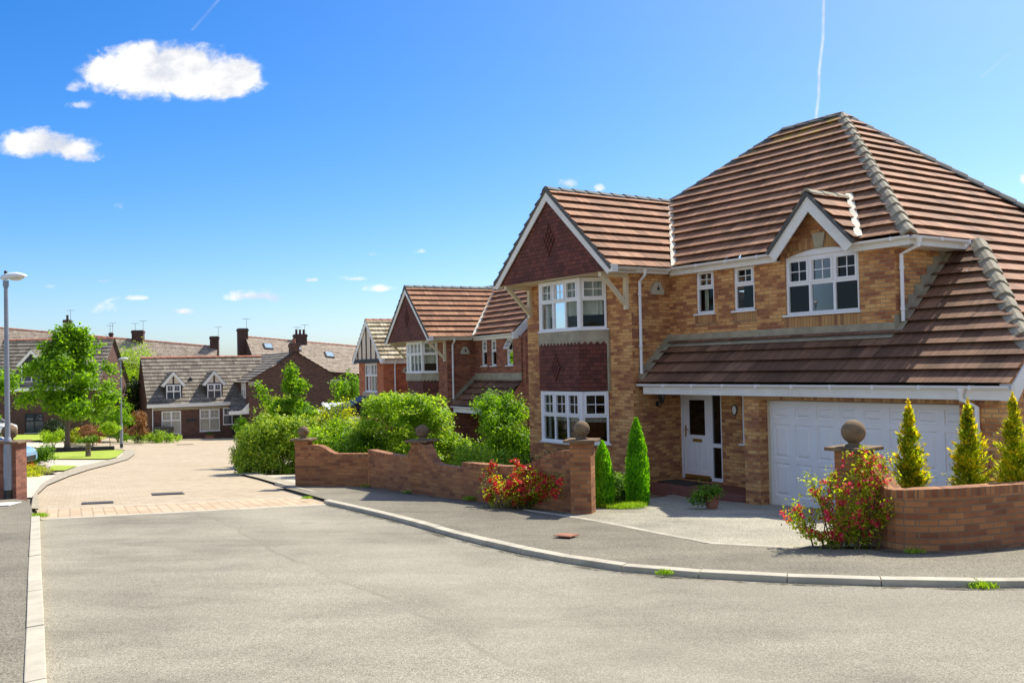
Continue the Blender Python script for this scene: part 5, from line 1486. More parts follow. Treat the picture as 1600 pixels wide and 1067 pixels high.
CYP = [(0, 0.78), (0.12, 0.95), (0.3, 1.0), (0.55, 0.86), (0.75, 0.66), (0.9, 0.38), (1.0, 0.06)]
conifer('cypress', 2.28, 17.75, 1.66, 0.24, CYP, 15000, 0.06, ['l_cyp'], 'taller bright green pencil cypress standing free near the front door', 'pencil cypresses by the drive', 3, outw=0.25, lob=0.05)
conifer('cypress', 1.6, 17.3, 1.25, 0.215, CYP, 12000, 0.06, ['l_cyp'], 'shorter bright green pencil cypress tucked behind the end pier of the long wall', 'pencil cypresses by the drive', 4, outw=0.25, lob=0.06)
def golden_conifer(x, y, h, rad, label, seed, dz):
    """upright conifer built from separate feathery sprays, so that its outline is ragged"""
    root = plant('golden_conifer', x, y, label, 'conifer', dz, 'golden conifers behind the curved wall')
    rng = np.random.default_rng(seed)
    P, A, N, T = [], [], [], []
    ns = 210
    for k in range(ns):
        t = rng.random() ** 1.25
        prof = np.interp(t, [0, 0.12, 0.3, 0.5, 0.66, 0.8, 0.92, 1.0], [0.85, 1.0, 0.92, 0.74, 0.5, 0.3, 0.14, 0.03])
        th = rng.uniform(0, 6.283)
        L = rad * prof * rng.uniform(0.7, 1.3) + 0.03
        d = np.array([math.cos(th), math.sin(th), rng.uniform(0.35, 1.1) + 0.9 * t]); d /= np.linalg.norm(d)
        base = np.array([0, 0, t * h * 0.93])
        m = int(14 + 22 * prof)
        q = rng.random(m) ** 0.7
        side = np.cross(d, [0, 0, 1.0]); side /= np.linalg.norm(side)
        wid = (0.25 * L + 0.02) * np.sin(np.pi * np.clip(q * 0.85 + 0.1, 0, 1))
        off = rng.normal(size=m) * wid * 0.6
        p = base + d * (q * L)[:, None] + side * off[:, None] + rng.normal(size=(m, 3)) * 0.012
        P.append(p); T.append(q * (0.6 + 0.4 * rng.random()))
        A.append(d + side * (off / (wid + 0.01))[:, None] * 0.5 + rng.normal(size=(m, 3)) * 0.2)
        N.append(np.cross(d, side) + rng.normal(size=(m, 3)) * 0.4)
    m = 60                                                   # wispy leader
    q = rng.random(m); P.append(np.stack([rng.normal(size=m) * 0.018 * (1.3 - q), rng.normal(size=m) * 0.018 * (1.3 - q), h * (0.86 + 0.16 * q)], 1))
    T.append(np.full(m, 0.75)); A.append(rng.normal(size=(m, 3)) * 0.5 + np.array([0, 0, 1.0])); N.append(rng.normal(size=(m, 3)))
    P, A, N, T = np.concatenate(P), np.concatenate(A), np.concatenate(N), np.concatenate(T)
    L = 0.055 * rng.uniform(0.6, 1.4, len(P))
    tip = T > 0.7
    leaf_object('foliage', P[~tip], A[~tip], N[~tip], L[~tip], L[~tip] * 0.42, 'l_gold', root)
    leaf_object('new_growth', P[tip], A[tip], N[tip], L[tip], L[tip] * 0.42, 'l_gold_tip', root)
    mb = MB(); mb.tube([(0, 0, -0.15), (0.01, 0, h * 0.5), (0, 0, h * 0.95)], [0.028, 0.018, 0.004], 7); mb.build('trunk', M['bark'], root)
for x, y, h, r, lb, sd in ((5.2, 12.55, 1.28, 0.26, 'golden conifer nearest the ball topped pier, loosest and thinnest of the three', 11), (5.93, 12.45, 1.27, 0.28, 'dense golden conifer in the middle of the three, before the garage downpipe', 12), (6.5, 12.42, 1.34, 0.28, 'golden conifer farthest from the pier, beside the garage corner', 13)):
    golden_conifer(x, y, h, r, lb, sd, -1.85 - G(x, y))

def flowering(name, x, y, tips, n, nf, leafmat, flmat, label, group, seed, dz=0.05, base_spread=0.25, fsz=0.03, lsz=0.035):
    """arching flowering shrub; tips = branch ends relative to its foot"""
    root = plant(name, x, y, label, 'flowering shrub', dz, group)
    rng = np.random.default_rng(seed); rnd = random.Random(seed)
    mb = MB(); LP, LT = [], []
    for e in tips:
        e = Vector(e)
        b = Vector((rnd.uniform(-1, 1) * base_spread + e.x * 0.25, rnd.uniform(-1, 1) * base_spread * 0.4, 0))
        m = b.lerp(e, 0.45) + Vector((0, 0, 0.18 * e.length))
        pts = [b * (1 - t) ** 2 + m * 2 * t * (1 - t) + e * t * t for t in [k / 7 for k in range(8)]]
        mb.tube(pts, [0.011 * (1 - 0.12 * k) for k in range(8)], 5)
        for q in range(5):                                   # side shoots
            t = rnd.uniform(0.3, 0.95)
            p = b * (1 - t) ** 2 + m * 2 * t * (1 - t) + e * t * t
            d = (e - b).normalized() * 0.5 + Vector((rnd.uniform(-1, 1), rnd.uniform(-1, 1), rnd.uniform(-0.2, 0.9)))
            f = p + d.normalized() * rnd.uniform(0.1, 0.28)
            mb.tube([p, p.lerp(f, 0.5) + Vector((0, 0, 0.02)), f], [0.005, 0.004, 0.002], 4)
            for w in range(7): LP.append(p.lerp(f, w / 6)); LT.append(w / 6 * 0.5 + t * 0.5)
        for w in range(22):
            t = w / 21
            LP.append(b * (1 - t) ** 2 + m * 2 * t * (1 - t) + e * t * t); LT.append(t)
    mb.build('stem', M['stem'], root)
    LP = np.array([tuple(p) for p in LP]); LT = np.array(LT)
    i = rng.choice(len(LP), n, p=(0.35 + LT) / (0.35 + LT).sum())
    P = LP[i] + rng.normal(size=(n, 3)) * 0.045; P[:, 2] = np.maximum(P[:, 2], 0.01)
    L = lsz * rng.uniform(0.6, 1.4, n)
    leaf_object('foliage', P, rng.normal(size=(n, 3)), rng.normal(size=(n, 3)) * 0.6 + np.array([0, 0, 0.7]), L, L * 0.6, leafmat, root)
    w = np.clip(LT - 0.25, 0, 1) ** 1.2
    k = max(1, nf // 9)
    c = LP[rng.choice(len(LP), k, p=w / w.sum())] + rng.normal(size=(k, 3)) * 0.03
    P = c[rng.integers(0, k, nf)] + rng.normal(size=(nf, 3)) * 0.018; P[:, 2] = np.maximum(P[:, 2], 0.03)
    L = fsz * rng.uniform(0.6, 1.3, nf)
    leaf_object('blossom', P, rng.normal(size=(nf, 3)), rng.normal(size=(nf, 3)), L, L * 0.8, flmat, root)
    return root

rt_ = random.Random(9)
tipsP = [(-0.66, -0.1, 0.55), (-0.62, 0.1, 0.36), (-0.45, -0.05, 0.98), (-0.4, 0.0, 0.75), (-0.12, 0.0, 0.9), (-0.05, -0.1, 0.72), (0.28, 0.05, 1.22), (0.38, 0.0, 1.16), (0.5, -0.05, 1.05), (0.45, -0.1, 0.86), (0.28, -0.15, 0.7), (-0.3, -0.2, 0.45), (0.1, -0.2, 0.5), (0.42, -0.2, 0.42), (-0.5, -0.15, 0.2), (0.3, -0.25, 0.25), (0.55, 0.0, 0.62), (-0.1, -0.2, 0.2), (0.2, -0.05, 1.05)]
flowering('flowering_shrub', 4.1, 11.95, tipsP, 5200, 2300, 'l_olive', 'f_pink', 'open arching shrub with crimson flowers sprawling in front of the drive pier', 'red flowering shrubs on the garden walls', 21, fsz=0.038, lsz=0.042, base_spread=0.3)
tipsR = [(rt_.uniform(-0.9, 0.75), rt_.uniform(-0.25, 0.25), rt_.uniform(0.25, 0.8)) for k in range(26)] + [(0.85, -0.5, 0.7), (0.75, -0.4, 0.45), (-0.85, 0.5, 0.45), (0.1, 0, 0.86)]
tipsR = [(e[0] * 0.86 + 0.08, e[1] - e[0] * 0.95, e[2] * 0.88) for e in tipsR]
flowering('flowering_shrub', -0.02, 17.45, tipsR, 7500, 9000, 'l_olive', 'f_red', 'dense mound of bright red flowers spilling against the long garden wall', 'red flowering shrubs on the garden walls', 22, fsz=0.04, lsz=0.04, base_spread=0.5)

# shrubs of the front garden
rb = random.Random(2)
def layered(cx, cy, w, h, seed, n=26):
    r = random.Random(seed); out = []
    for k in range(n):
        t = r.random(); a = r.uniform(0, 6.283)
        q = w * math.sqrt(r.random()) * (1.0 - 0.55 * t ** 2.2)
        out.append((cx + q * math.cos(a), cy + q * math.sin(a) * 0.7, 0.35 + t * (h - 0.5), r.uniform(0.35, 0.65), r.uniform(0.35, 0.6), r.uniform(0.12, 0.22)))
    return out
shrub('dogwood_shrub', -3.1, 26.3, layered(0.1, 0, 1.65, 2.55, 3, 46), 26000, 0.095, 'l_pale', 'broad layered pale green shrub rising behind the middle pier of the wall', seed=3, sig=0.07, shell=0.7, up=0.9, out=0.2)
shrub('leafy_shrub', -0.5, 28.4, rand_blobs(26, 0.05, 0, 0.3, 2.2, lambda t: 1.25 * (1 - 0.5 * t), 0.45, 5), 17000, 0.085, 'l_bright', 'tall bright green shrub against the corner of the buff house', seed=5, sig=0.09)
shrub('leafy_shrub', -0.75, 21.9, rand_blobs(18, 0, 0, 0.2, 0.95, lambda t: 0.85 * (1 - 0.4 * t), 0.33, 6), 10000, 0.06, 'l_pale', 'low loose yellow green shrub leaning over the long garden wall', seed=6, sig=0.08, rnd=1.0)
shrub('cotoneaster', 0.55, 21.3, [(-0.35, 0.2, 0.45, 0.55, 0.4, 0.3), (0.25, -0.3, 0.55, 0.6, 0.45, 0.3), (0.6, -0.6, 0.6, 0.45, 0.4, 0.25), (0, 0, 0.3, 0.7, 0.6, 0.3)], 5500, 0.06, 'l_dark', 'low dark spreading shrub under the bay window', seed=7)
shrub('leafy_shrub', 1.98, 18.35, [(0, 0, 0.3, 0.32, 0.3, 0.3), (-0.15, 0.2, 0.42, 0.25, 0.25, 0.2), (0.15, -0.1, 0.22, 0.25, 0.2, 0.2)], 4500, 0.05, 'l_mid', 'small rounded green shrub between the two pencil cypresses', seed=8, sig=0.05)
shrub('leafy_shrub', -4.35, 26.6, rand_blobs(16, 0, 0, 0.3, 1.4, lambda t: 1.0 * (1 - 0.4 * t), 0.42, 9), 8000, 0.085, 'l_mid', 'rounded green shrub in front of the wide layered shrub', seed=9, sig=0.08)
shrub('leafy_shrub', -5.5, 27.6, rand_blobs(14, 0, 0, 0.3, 1.45, lambda t: 0.85 * (1 - 0.4 * t), 0.4, 10), 7000, 0.085, 'l_lime', 'lime green shrub behind the far pier of the wall', seed=10, sig=0.08)
shrub('golden_shrub', -5.7, 31.0, rand_blobs(14, 0, 0, 0.5, 2.0, lambda t: 0.95 * (1 - 0.4 * t), 0.4, 12), 6500, 0.08, 'l_gold', 'feathery yellow tinged shrub under the brown brick gable', seed=12, sig=0.1)
shrub('hedge', -7.4, 30.0, [(-0.55, 0.0, 0.75, 0.7, 0.8, 0.78), (0.15, 0.1, 0.85, 0.75, 0.85, 0.85), (0.85, 0.2, 0.8, 0.7, 0.8, 0.8), (-0.2, 0.0, 1.25, 0.85, 0.8, 0.62), (0.6, 0.1, 1.2, 0.8, 0.8, 0.55), (-0.75, -0.1, 0.4, 0.55, 0.6, 0.5), (0.3, -0.4, 0.5, 0.9, 0.5, 0.6), (1.3, 0.4, 0.7, 0.6, 0.7, 0.75), (-0.75, 0.1, 1.05, 0.5, 0.6, 0.5)], 34000, 0.08, 'l_hedge', 'big rounded variegated hedge at the corner of the paved road', 'hedge', seed=13, sig=0.06, shell=0.25)
shrub('leafy_shrub', -9.2, 33.2, rand_blobs(12, 0, 0, 0.2, 1.5, lambda t: 0.7 * (1 - 0.4 * t), 0.35, 14), 5000, 0.08, 'l_bright', 'pale flowering bush at the back of the rounded hedge', seed=14, sig=0.07)
shrub('leafy_shrub', -8.6, 35.0, rand_blobs(16, 0, 0, 0.5, 2.3, lambda t: 1.0 * (1 - 0.5 * t), 0.42, 15), 6500, 0.09, 'l_lime', 'feathery lime green shrub above the rounded hedge', seed=15, sig=0.1, aspect=0.35)
tree('sapling', -7.85, 34.0, 3.6, rand_blobs(26, 0, 0, 1.1, 3.5, lambda t: 0.75 * (1 - t) ** 0.8 + 0.08, 0.3, 16) + [(-1.0, 0, 2.4, 0.2, 0.2, 0.3), (-1.2, 0, 2.75, 0.14, 0.14, 0.25), (-0.6, 0, 2.0, 0.25, 0.25, 0.25)], 6500, 0.12, 'l_bright', 'slim young tree in front of the brown brick gable', 0.04, 16, trunk_h=3.3, sig=0.09, shell=0.8)
def grass_tuft(x, y, r, h, n, label, seed, dz=0.08):
    root = plant('grass_tuft', x, y, label, 'grass tuft', dz)
    rng = np.random.default_rng(seed)
    a = rng.uniform(0, 6.283, n); q = r * rng.random(n) ** 0.85
    P = np.stack([np.cos(a) * q, np.sin(a) * q * 0.7, np.zeros(n)], 1)
    A = np.stack([rng.normal(size=n) * 0.75, rng.normal(size=n) * 0.75, np.ones(n)], 1)
    L = h * rng.uniform(0.5, 1.2, n); P[:, 2] = L * 0.45
    leaf_object('blades', P, A, rng.normal(size=(n, 3)) * np.array([1, 1, 0.1]), L, np.full(n, 0.009), 'l_grass', root)
    for z, c in zip([G(x, y)], [0]): pass
    return root
grass_tuft(1.95, 17.1, 0.42, 0.1, 2600, 'bright strip of unmown grass at the foot of the cypresses', 31)
grass_tuft(1.6, 10.38, 0.1, 0.07, 160, 'small weed in a joint of the kerb, middle of the bend', 32, 0.02)
grass_tuft(4.62, 9.5, 0.16, 0.09, 260, 'tuft of grass growing against the kerb, nearest to the curved wall', 33, 0.0)
grass_tuft(-8.45, 17.0, 0.16, 0.1, 260, 'weeds where the kerb meets the pink setts by the wall lamp', 34, 0.05)
grass_tuft(-0.9, 18.85, 0.15, 0.1, 220, 'wisp of weeds at the foot of the long garden wall', 35)

# trees and shrubs over the road
def maple():
    bl = rand_blobs(62, 0.2, 0, 2.0, 6.7, lambda t: 2.45 * (1 - t) ** 0.62 * min(1, 0.75 + t * 2) + 0.08, 0.52, 41, 0.7)
    bl += [(0.3, 0, 6.7, 0.35, 0.35, 0.5), (0.9, 0, 6.4, 0.3, 0.3, 0.45), (-0.2, 0, 6.3, 0.4, 0.4, 0.4), (1.7, 0, 5.9, 0.3, 0.3, 0.4), (-2.3, 0, 2.9, 0.6, 0.6, 0.4), (2.4, 0, 2.8, 0.6, 0.6, 0.4), (-2.1, 0, 4.6, 0.4, 0.4, 0.35), (2.5, 0, 4.4, 0.4, 0.4, 0.35)]
    return tree('maple_tree', -24.88, 53.14, 7.2, bl, 16000, 0.19, 'l_bright', 'large spreading leafy tree on the lawn across the road', 0.16, 41, trunk_h=6.2, sig=0.17, shell=0.75, aspect=0.8, droop=0.5)
maple()

for k, (x, y, lb) in enumerate(((-2.35, 20.95, 'weeds at the foot of the wall below its middle pier'), (-3.6, 22.95, 'weeds where the long wall bends between its far and middle piers'), (4.75, 11.4, 'thin weeds at the foot of the curved wall'), (-4.35, 19.9, 'weeds where the right kerb meets the pink setts'))):
    grass_tuft(x, y, 0.13, 0.07, 150, lb, 70 + k, 0.06)
bl = rand_blobs(34, -0.8, 0, 1.9, 5.6, lambda t: 2.4 * math.sin(math.pi * (0.15 + 0.8 * t)), 0.6, 42, 0.75)
tree('leafy_tree', -29.2, 52.5, 6, bl, 9500, 0.19, 'l_bright', 'leafy tree half out of view beside the big spreading tree', 0.13, 42, sig=0.17, shell=0.75, aspect=0.8, droop=0.5)
bl = rand_blobs(40, 0, 0, 1.0, 7.2, lambda t: 2.7 * (1 - 0.3 * t), 0.9, 43)
tree('willow_tree', -35.2, 86, 8, bl, 11000, 0.24, 'l_lime', 'big pale green tree filling the gap left of the dormer house', 0.2, 43, sig=0.3, aspect=0.3, shell=0.6)
bl = rand_blobs(24, 0, 0, 0.4, 4.6, lambda t: 1.3 * (1 - 0.6 * t), 0.6, 44)
tree('dark_evergreen', -31.3, 79, 5, bl, 5500, 0.2, 'l_dark', 'dark evergreen against the end wall of the dormer house', 0.12, 44, sig=0.14)
bl = rand_blobs(26, 0, 0, 0.3, 3.6, lambda t: 1.6 * (1 - 0.5 * t), 0.6, 45)
tree('garden_tree', -34.5, 77, 4, bl, 5500, 0.2, 'l_mid', 'mid green garden tree between the evergreen and the lawn', 0.1, 45, sig=0.14)
bl = rand_blobs(22, 0, 0, 0.6, 4.4, lambda t: 1.5 * (1 - 0.45 * t), 0.6, 46)
tree('garden_tree', -12.2, 70, 4.6, bl, 4500, 0.2, 'l_bright', 'bright green tree showing between the brown gable and the timbered house', 0.1, 46, sig=0.14)
bl = rand_blobs(20, 0, 0, 0.3, 2.6, lambda t: 1.2 * (1 - 0.4 * t), 0.5, 47)
shrub('garden_shrub', -28.0, 67.5, bl, 5000, 0.15, 'l_bright', 'bright green shrub at the foot of the farther street lamp', seed=47, sig=0.12)
shrub('bronze_shrub', -25.9, 65.5, rand_blobs(12, 0, 0, 0.6, 2.0, lambda t: 0.65, 0.35, 48), 2200, 0.13, 'l_bronze', 'bronze leaved shrub beside the farther street lamp', seed=48, sig=0.1)
shrub('flower_border', -25.0, 66.0, [(-0.6, 0, 0.3, 0.6, 0.5, 0.35), (0.4, 0.2, 0.35, 0.7, 0.5, 0.4), (1.2, 0.4, 0.25, 0.6, 0.5, 0.3)], 2600, 0.12, 'l_pale', 'low mixed border with pale flowers by the dormer house', 'flower border', seed=49, sig=0.1)
shrub('clipped_shrub', -30.9, 64.2, [(0, 0, 0.75, 0.68, 0.65, 0.78), (0.1, 0, 0.5, 0.7, 0.65, 0.5)], 5000, 0.1, 'l_dark', 'dark dense clipped bush behind the spreading tree', seed=50, sig=0.07, shell=0.25)
shrub('round_shrub', -29.4, 64.0, [(0, 0, 0.42, 0.42, 0.42, 0.46)], 2400, 0.09, 'l_gold', 'yellow green ball shaped bush beside the dark clipped bush', seed=51, sig=0.05, shell=0.2)
shrub('mixed_shrub', -27.6, 62.5, rand_blobs(10, 0, 0, 0.25, 1.0, lambda t: 0.8, 0.35, 52), 3000, 0.11, 'l_bronze', 'reddish shrub behind the little log edging', seed=52, sig=0.1)
shrub('garden_shrub', -28.2, 58.5, rand_blobs(8, 0, 0, 0.2, 0.8, lambda t: 0.6, 0.3, 53), 2200, 0.1, 'l_lime', 'lime green shrub with yellow leaves behind the log edging', seed=53, sig=0.1)
tree('standard_tree', -23.4, 55.2, 1.7, [(0, 0, 1.2, 0.5, 0.5, 0.32), (0.1, 0, 1.4, 0.35, 0.35, 0.2), (-0.3, 0, 1.15, 0.3, 0.3, 0.2), (0.35, 0, 1.1, 0.3, 0.3, 0.2)], 2200, 0.1, 'l_lime', 'tiny clipped standard tree on a bare stem by the lamp', 0.03, 54, trunk_h=1.2, sig=0.06)
shrub('rounded_shrub', -16.75, 33.4, rand_blobs(14, 0, 0, 0.2, 0.75, lambda t: 0.42, 0.28, 55), 4500, 0.075, 'l_mid', 'round green shrub behind the street lamp wall', seed=55, sig=0.06)
shrub('red_flower_patch', -16.6, 32.5, [(0, 0, 0.12, 0.3, 0.25, 0.14)], 700, 0.06, 'f_orange', 'small patch of orange red flowers under the round shrub', 'flower patch', seed=56, sig=0.05, stem=False)
shrub('ground_cover', -15.55, 30.7, [(0, 0, 0.08, 0.7, 0.8, 0.14), (-0.5, 1.0, 0.08, 0.5, 0.6, 0.12), (0.3, -0.9, 0.06, 0.4, 0.5, 0.1)], 2600, 0.06, 'l_gold', 'spreading yellow ground cover beside the setts', 'ground cover', seed=57, sig=0.05, stem=False)
def rock():
    mb = MB(); rnd = random.Random(3)
    mb.ball((0, 0, 0.16), 0.25, 9, 0.75)
    for v in mb.v: v += Vector((rnd.uniform(-0.05, 0.05), rnd.uniform(-0.05, 0.05), rnd.uniform(-0.04, 0.04)))
    o = mb.build('rock', M['pale_concrete'], None, merge=True); o.location = (-15.85, 32.1, G(-15.85, 32.1))
    tag(o, 'pale rock at the edge of the flower bed by the setts', 'rock')
rock()
def potted():
    r = plant('potted_plant', 3.42, 16.9, 'small trailing plant in a red pot on the drive by the front step', 'pot plant', 0.08)
    mb = MB(); mb.lathe((0.06, 0, 0), [(0.1, 0.0), (0.14, 0.2), (0.155, 0.2), (0.155, 0.235), (0.12, 0.235)], 16); mb.build('pot', M['terracotta'], r)
    foliage('foliage', [(-0.1, -0.05, 0.25, 0.22, 0.2, 0.12), (0.05, 0, 0.3, 0.18, 0.18, 0.1), (-0.2, -0.1, 0.15, 0.14, 0.12, 0.12)], 900, 0.055, 'l_mid', r, 60, sig=0.05)
potted()

# ------------------------------------------------------------------ houses across and beyond
def plane_pt(o, a, b, u, v): return o + a * u + b * v

def chalet_dormer(root, s, n, z, w, hw_, rise, tile, dark=False):
    """small gabled dormer: s centre, n front, z foot, on a roof rising 45 degrees behind n"""
    H = hw_
    mb = MB(F)
    d = H + rise + 0.2
    mb.face([(s - w / 2, n, z), (s + w / 2, n, z), (s + w / 2, n, z + H), (s - w / 2, n, z + H)])
    for sg in (-1, 1): mb.face([(s + sg * w / 2, n, z), (s + sg * w / 2, n - d, z), (s + sg * w / 2, n - d, z + H), (s + sg * w / 2, n, z + H)])
    dm = mb.build('dormer', M['black_timber'], root)
    g = MB(F); g.prism([(s - w / 2, n + 0.02, z + H), (s + w / 2, n + 0.02, z + H), (s, n + 0.02, z + H + rise * 0.86)], (0, -0.04, 0)); g.build('gable', M['black_timber' if dark else 'render'], dm)
    if not dark:
        k = MB(F); k.box(s - 0.06, s + 0.06, n + 0.021, n + 0.05, z + H, z + H + rise * 0.6); k.box(s - w / 2, s + w / 2, n + 0.021, n + 0.045, z + H - 0.06, z + H + 0.04); k.build('half_timbering', M['black_timber'], dm)
    b = MB(F)
    for sg in (-1, 1): b.prism([(s, n + 0.09, z + H + rise + 0.05), (s + sg * (w / 2 + 0.3), n + 0.09, z + H - 0.12), (s + sg * (w / 2 + 0.05), n + 0.09, z + H - 0.2), (s, n + 0.09, z + H + rise - 0.25)], (0, 0.04, 0))
    b.build('bargeboard', M['paint'], dm)
    t = Tiles(0.3, 0.03)
    for sg in (-1, 1): t.slope([(s + sg * (w / 2 + 0.3), n + 0.12, z + H - 0.12), (s, n + 0.12, z + H + rise + 0.06), (s, n - d - 0.2, z + H + rise + 0.06), (s + sg * (w / 2 + 0.3), n - d + 0.3 + (rise if False else 0), z + H - 0.12)])
    t.build('dormer_roof', M[tile], dm)
    window(root, (s - w / 2 + 0.12, n, z + 0.06), (1, 0, 0), (0, 1, 0), w - 0.24, H - 0.1, 2, (H - 0.1) * 0.42, dict(frame='upvc'), inset=-0.09, sill=0.03, pane_mat='pane_dark')

M['pane_dark'] = plain_mat('reflecting_pane', (0.06, 0.075, 0.09), 0.04, 0.2, 1.0)
M['pane_pale'] = plain_mat('curtained_pane', (0.4, 0.37, 0.3), 0.06, 0.2, 2.0)

def chimney(root, s, n, z0, z1, w, d, pots=0, aerial=0, mat='sooty', pot_h=0.35):
    mb = MB(F)
    mb.box(s - w / 2, s + w / 2, n - d / 2, n + d / 2, z0, z1 - 0.3)
    mb.box(s - w / 2 - 0.05, s + w / 2 + 0.05, n - d / 2 - 0.05, n + d / 2 + 0.05, z1 - 0.3, z1 - 0.12)
    mb.box(s - w / 2, s + w / 2, n - d / 2, n + d / 2, z1 - 0.12, z1)
    c = mb.build('chimney', M[mat], root)
    for k in range(pots):
        m = MB(F); x = s + (k - (pots - 1) / 2) * w * 0.36
        m.lathe((x, n, z1), [(0.15, 0), (0.12, pot_h * 0.8), (0.15, pot_h * 0.85), (0.15, pot_h)], 10); m.build('chimney_pot', M['terracotta' if mat != 'sooty' else 'sooty'], c)
    for k in range(aerial):
        m = MB(F); x = s + w * (0.42 - 0.6 * k); h = 1.1 + 0.2 * k
        m.tube([(x, n, z1 - 0.3), (x, n, z1 + h)], 0.022, 5); m.tube([(x - 0.3, n, z1 + h), (x + 0.3, n, z1 + h)], 0.018, 5)
        for q in (-0.25, -0.1, 0.1, 0.25): m.tube([(x + q, n - 0.18, z1 + h), (x + q, n + 0.18, z1 + h)], 0.013, 4)
        m.build('aerial', M['galv'], c)
    return c

def dormer_house():
    # local s along the front to the right, n towards the viewer
    P = Vector((-28.1, 73.6, -4.95))
    root = empty('chalet_house', P, R(28), 'low brown brick house with two gabled dormers and a big blank gable', 'house')
    mb = MB(F)
    Lf = 7.3
    wins = [(0.9, 2.35, 0.25, 2.05), (3.75, 5.3, 0.35, 2.1)]
    mb.wall((0, 0, -0.6), (1, 0, 0), Z3, (0, 1, 0), Lf + 1.0, 3.4, [(a, b, c + 0.6, d + 0.6) for a, b, c, d in wins])
    mb.face([(0, 0, -0.6), (0, -7, -0.6), (0, -7, 2.7), (0, -3.5, 6.2), (0, 0, 2.7)])
    # projecting gabled range
    gs, gw, gn = 7.0, 7.4, 2.9
    ge, ga = 4.25, 6.45
    mb.face([(gs, gn, -0.6), (gs + gw, gn, -0.6), (gs + gw, gn, ge), (gs + gw / 2, gn, ga), (gs, gn, ge)])
    mb.face([(gs, gn, -0.6), (gs, -8, -0.6), (gs, -8, ge), (gs, gn, ge)])
    mb.face([(gs + gw, gn, -0.6), (gs + gw, -8, -0.6), (gs + gw, -8, ge), (gs + gw, gn, ge)])
    mb.build('wall', M['brown'], root)
    ln = MB(F); ln.box(0.3, 6.0, 0.001, 0.05, 2.12, 2.32); ln.box(6.15, 7.0, 0.001, 0.05, 2.25, 2.5); ln.build('lintel', M['stone'], root)
    for a, b, c, d in wins: window(root, (a, 0, c), (1, 0, 0), (0, 1, 0), b - a, d - c, 2, 0.75, dict(frame='upvc'), pane_mat='pane_pale', sill=0.04)
    np_ = MB(F); np_.box(2.7, 3.5, 0.002, 0.04, 1.15, 1.38); np_.build('name_board', M['iron'], root)
    rt = Tiles(0.4, 0.05)
    rt.slope([(-0.15, 0.3, 2.5), (gs + 1.5, 0.3, 2.5), (gs + 2.5, -3.5, 6.3), (-0.15, -3.5, 6.3)])
    rt.slope([(-0.15, -7.3, 2.5), (gs + 1.5, -7.3, 2.5), (gs + 1.5, -3.5, 6.3), (-0.15, -3.5, 6.3)])
    rf = rt.build('roof', M['tile_g'], root)
    hd = MB(); ridge_run(hd, (-0.15, -3.5, 6.3), (gs + 2.5, -3.5, 6.3), 0.16, 0.1, 0.5); hd.build('ridge_tiles', M['ridge_r'], rf)
    rt = Tiles(0.4, 0.05)
    for sg in (-1, 1):
        c = gs + gw / 2
        rt.slope([(c + sg * (gw / 2 + 0.25), gn + 0.12, ge - 0.13), (c, gn + 0.12, ga + 0.05), (c, -9, ga + 0.05), (c + sg * (gw / 2 + 0.25), -9, ge - 0.13)])
    rt.build('roof', M['tile_g'], root)
    fs = MB(F); fs.box(-0.2, gs, 0.3, 0.36, 2.35, 2.62); fs.build('fascia', M['paint'], root)
    kn = MB(F); kn.box(gs - 0.05, gs + 0.9, gn + 0.001, gn + 0.08, ge - 0.35, ge - 0.02); kn.build('kneeler', M['stone'], root)
    kn = MB(F); kn.box(gs + gw - 0.9, gs + gw + 0.05, gn + 0.001, gn + 0.08, ge - 0.35, ge - 0.02); kn.build('kneeler', M['stone'], root)
    for s in (1.85, 4.95): chalet_dormer(root, s, -0.25, 2.75, 1.32, 1.38, 0.95, 'tile_g')
    chimney(root, gs + gw / 2, gn - 0.4, 5.9, 7.2, 0.7, 0.7, 1, 0, 'brown')
    downpipe(root, [(0.25, 0.3, 2.4), (0.25, 0.06, 2.2), (0.25, 0.06, 0)])
    downpipe(root, [(gs + gw - 0.1, gn + 0.06, ge - 0.4), (gs + gw - 0.1, gn + 0.06, 0)])
    # door recess, window and curved canopy near the corner
    dr = MB(F); dr.box(6.2, 6.6, 0.002, 0.03, 0, 2.2); dr.build('door', M['iron'], root)
    for k, (n, zz) in enumerate(((1.6, 3.1), (0.8, 3.1))):
        window(root, (gs, n - 0.35, 2.9), (0, 1, 0), (-1, 0, 0), 0.5, 1.2, 1, 0.5, dict(frame='upvc'), pane_mat='pane_dark', sill=0.03, inset=-0.06)
    cn = Tiles(0.3, 0.03); cn.slope([(5.5, 2.7, 1.95), (gs + 0.0, 2.7, 1.95), (gs + 0.0, 0.05, 3.3), (6.3, 0.05, 2.9)]); cn.build('canopy_roof', M['tile_g'], root)
    cf = MB(F); cf.prism([(5.45, 2.72, 1.7), (gs + 0.6, 2.72, 1.7), (gs + 0.6, 2.72, 2.6), (gs, 2.72, 2.55), (6.4, 2.72, 1.98), (5.45, 2.72, 1.95)], (0, 0.06, 0)); cf.build('canopy_front', M['paint'], root)
    window(root, (5.55, 0, 0.8), (1, 0, 0), (0, 1, 0), 1.4, 1.35, 2, 0.6, dict(frame='upvc'), pane_mat='pane_dark', sill=0.05, inset=-0.06)
    vt = MB(F); vt.lathe((3.4, -1.6, 4.35), [(0.12, -0.1), (0.12, 0.2), (0.16, 0.22), (0.05, 0.32)], 10); vt.build('roof_vent', M['iron'], root)
dormer_house()

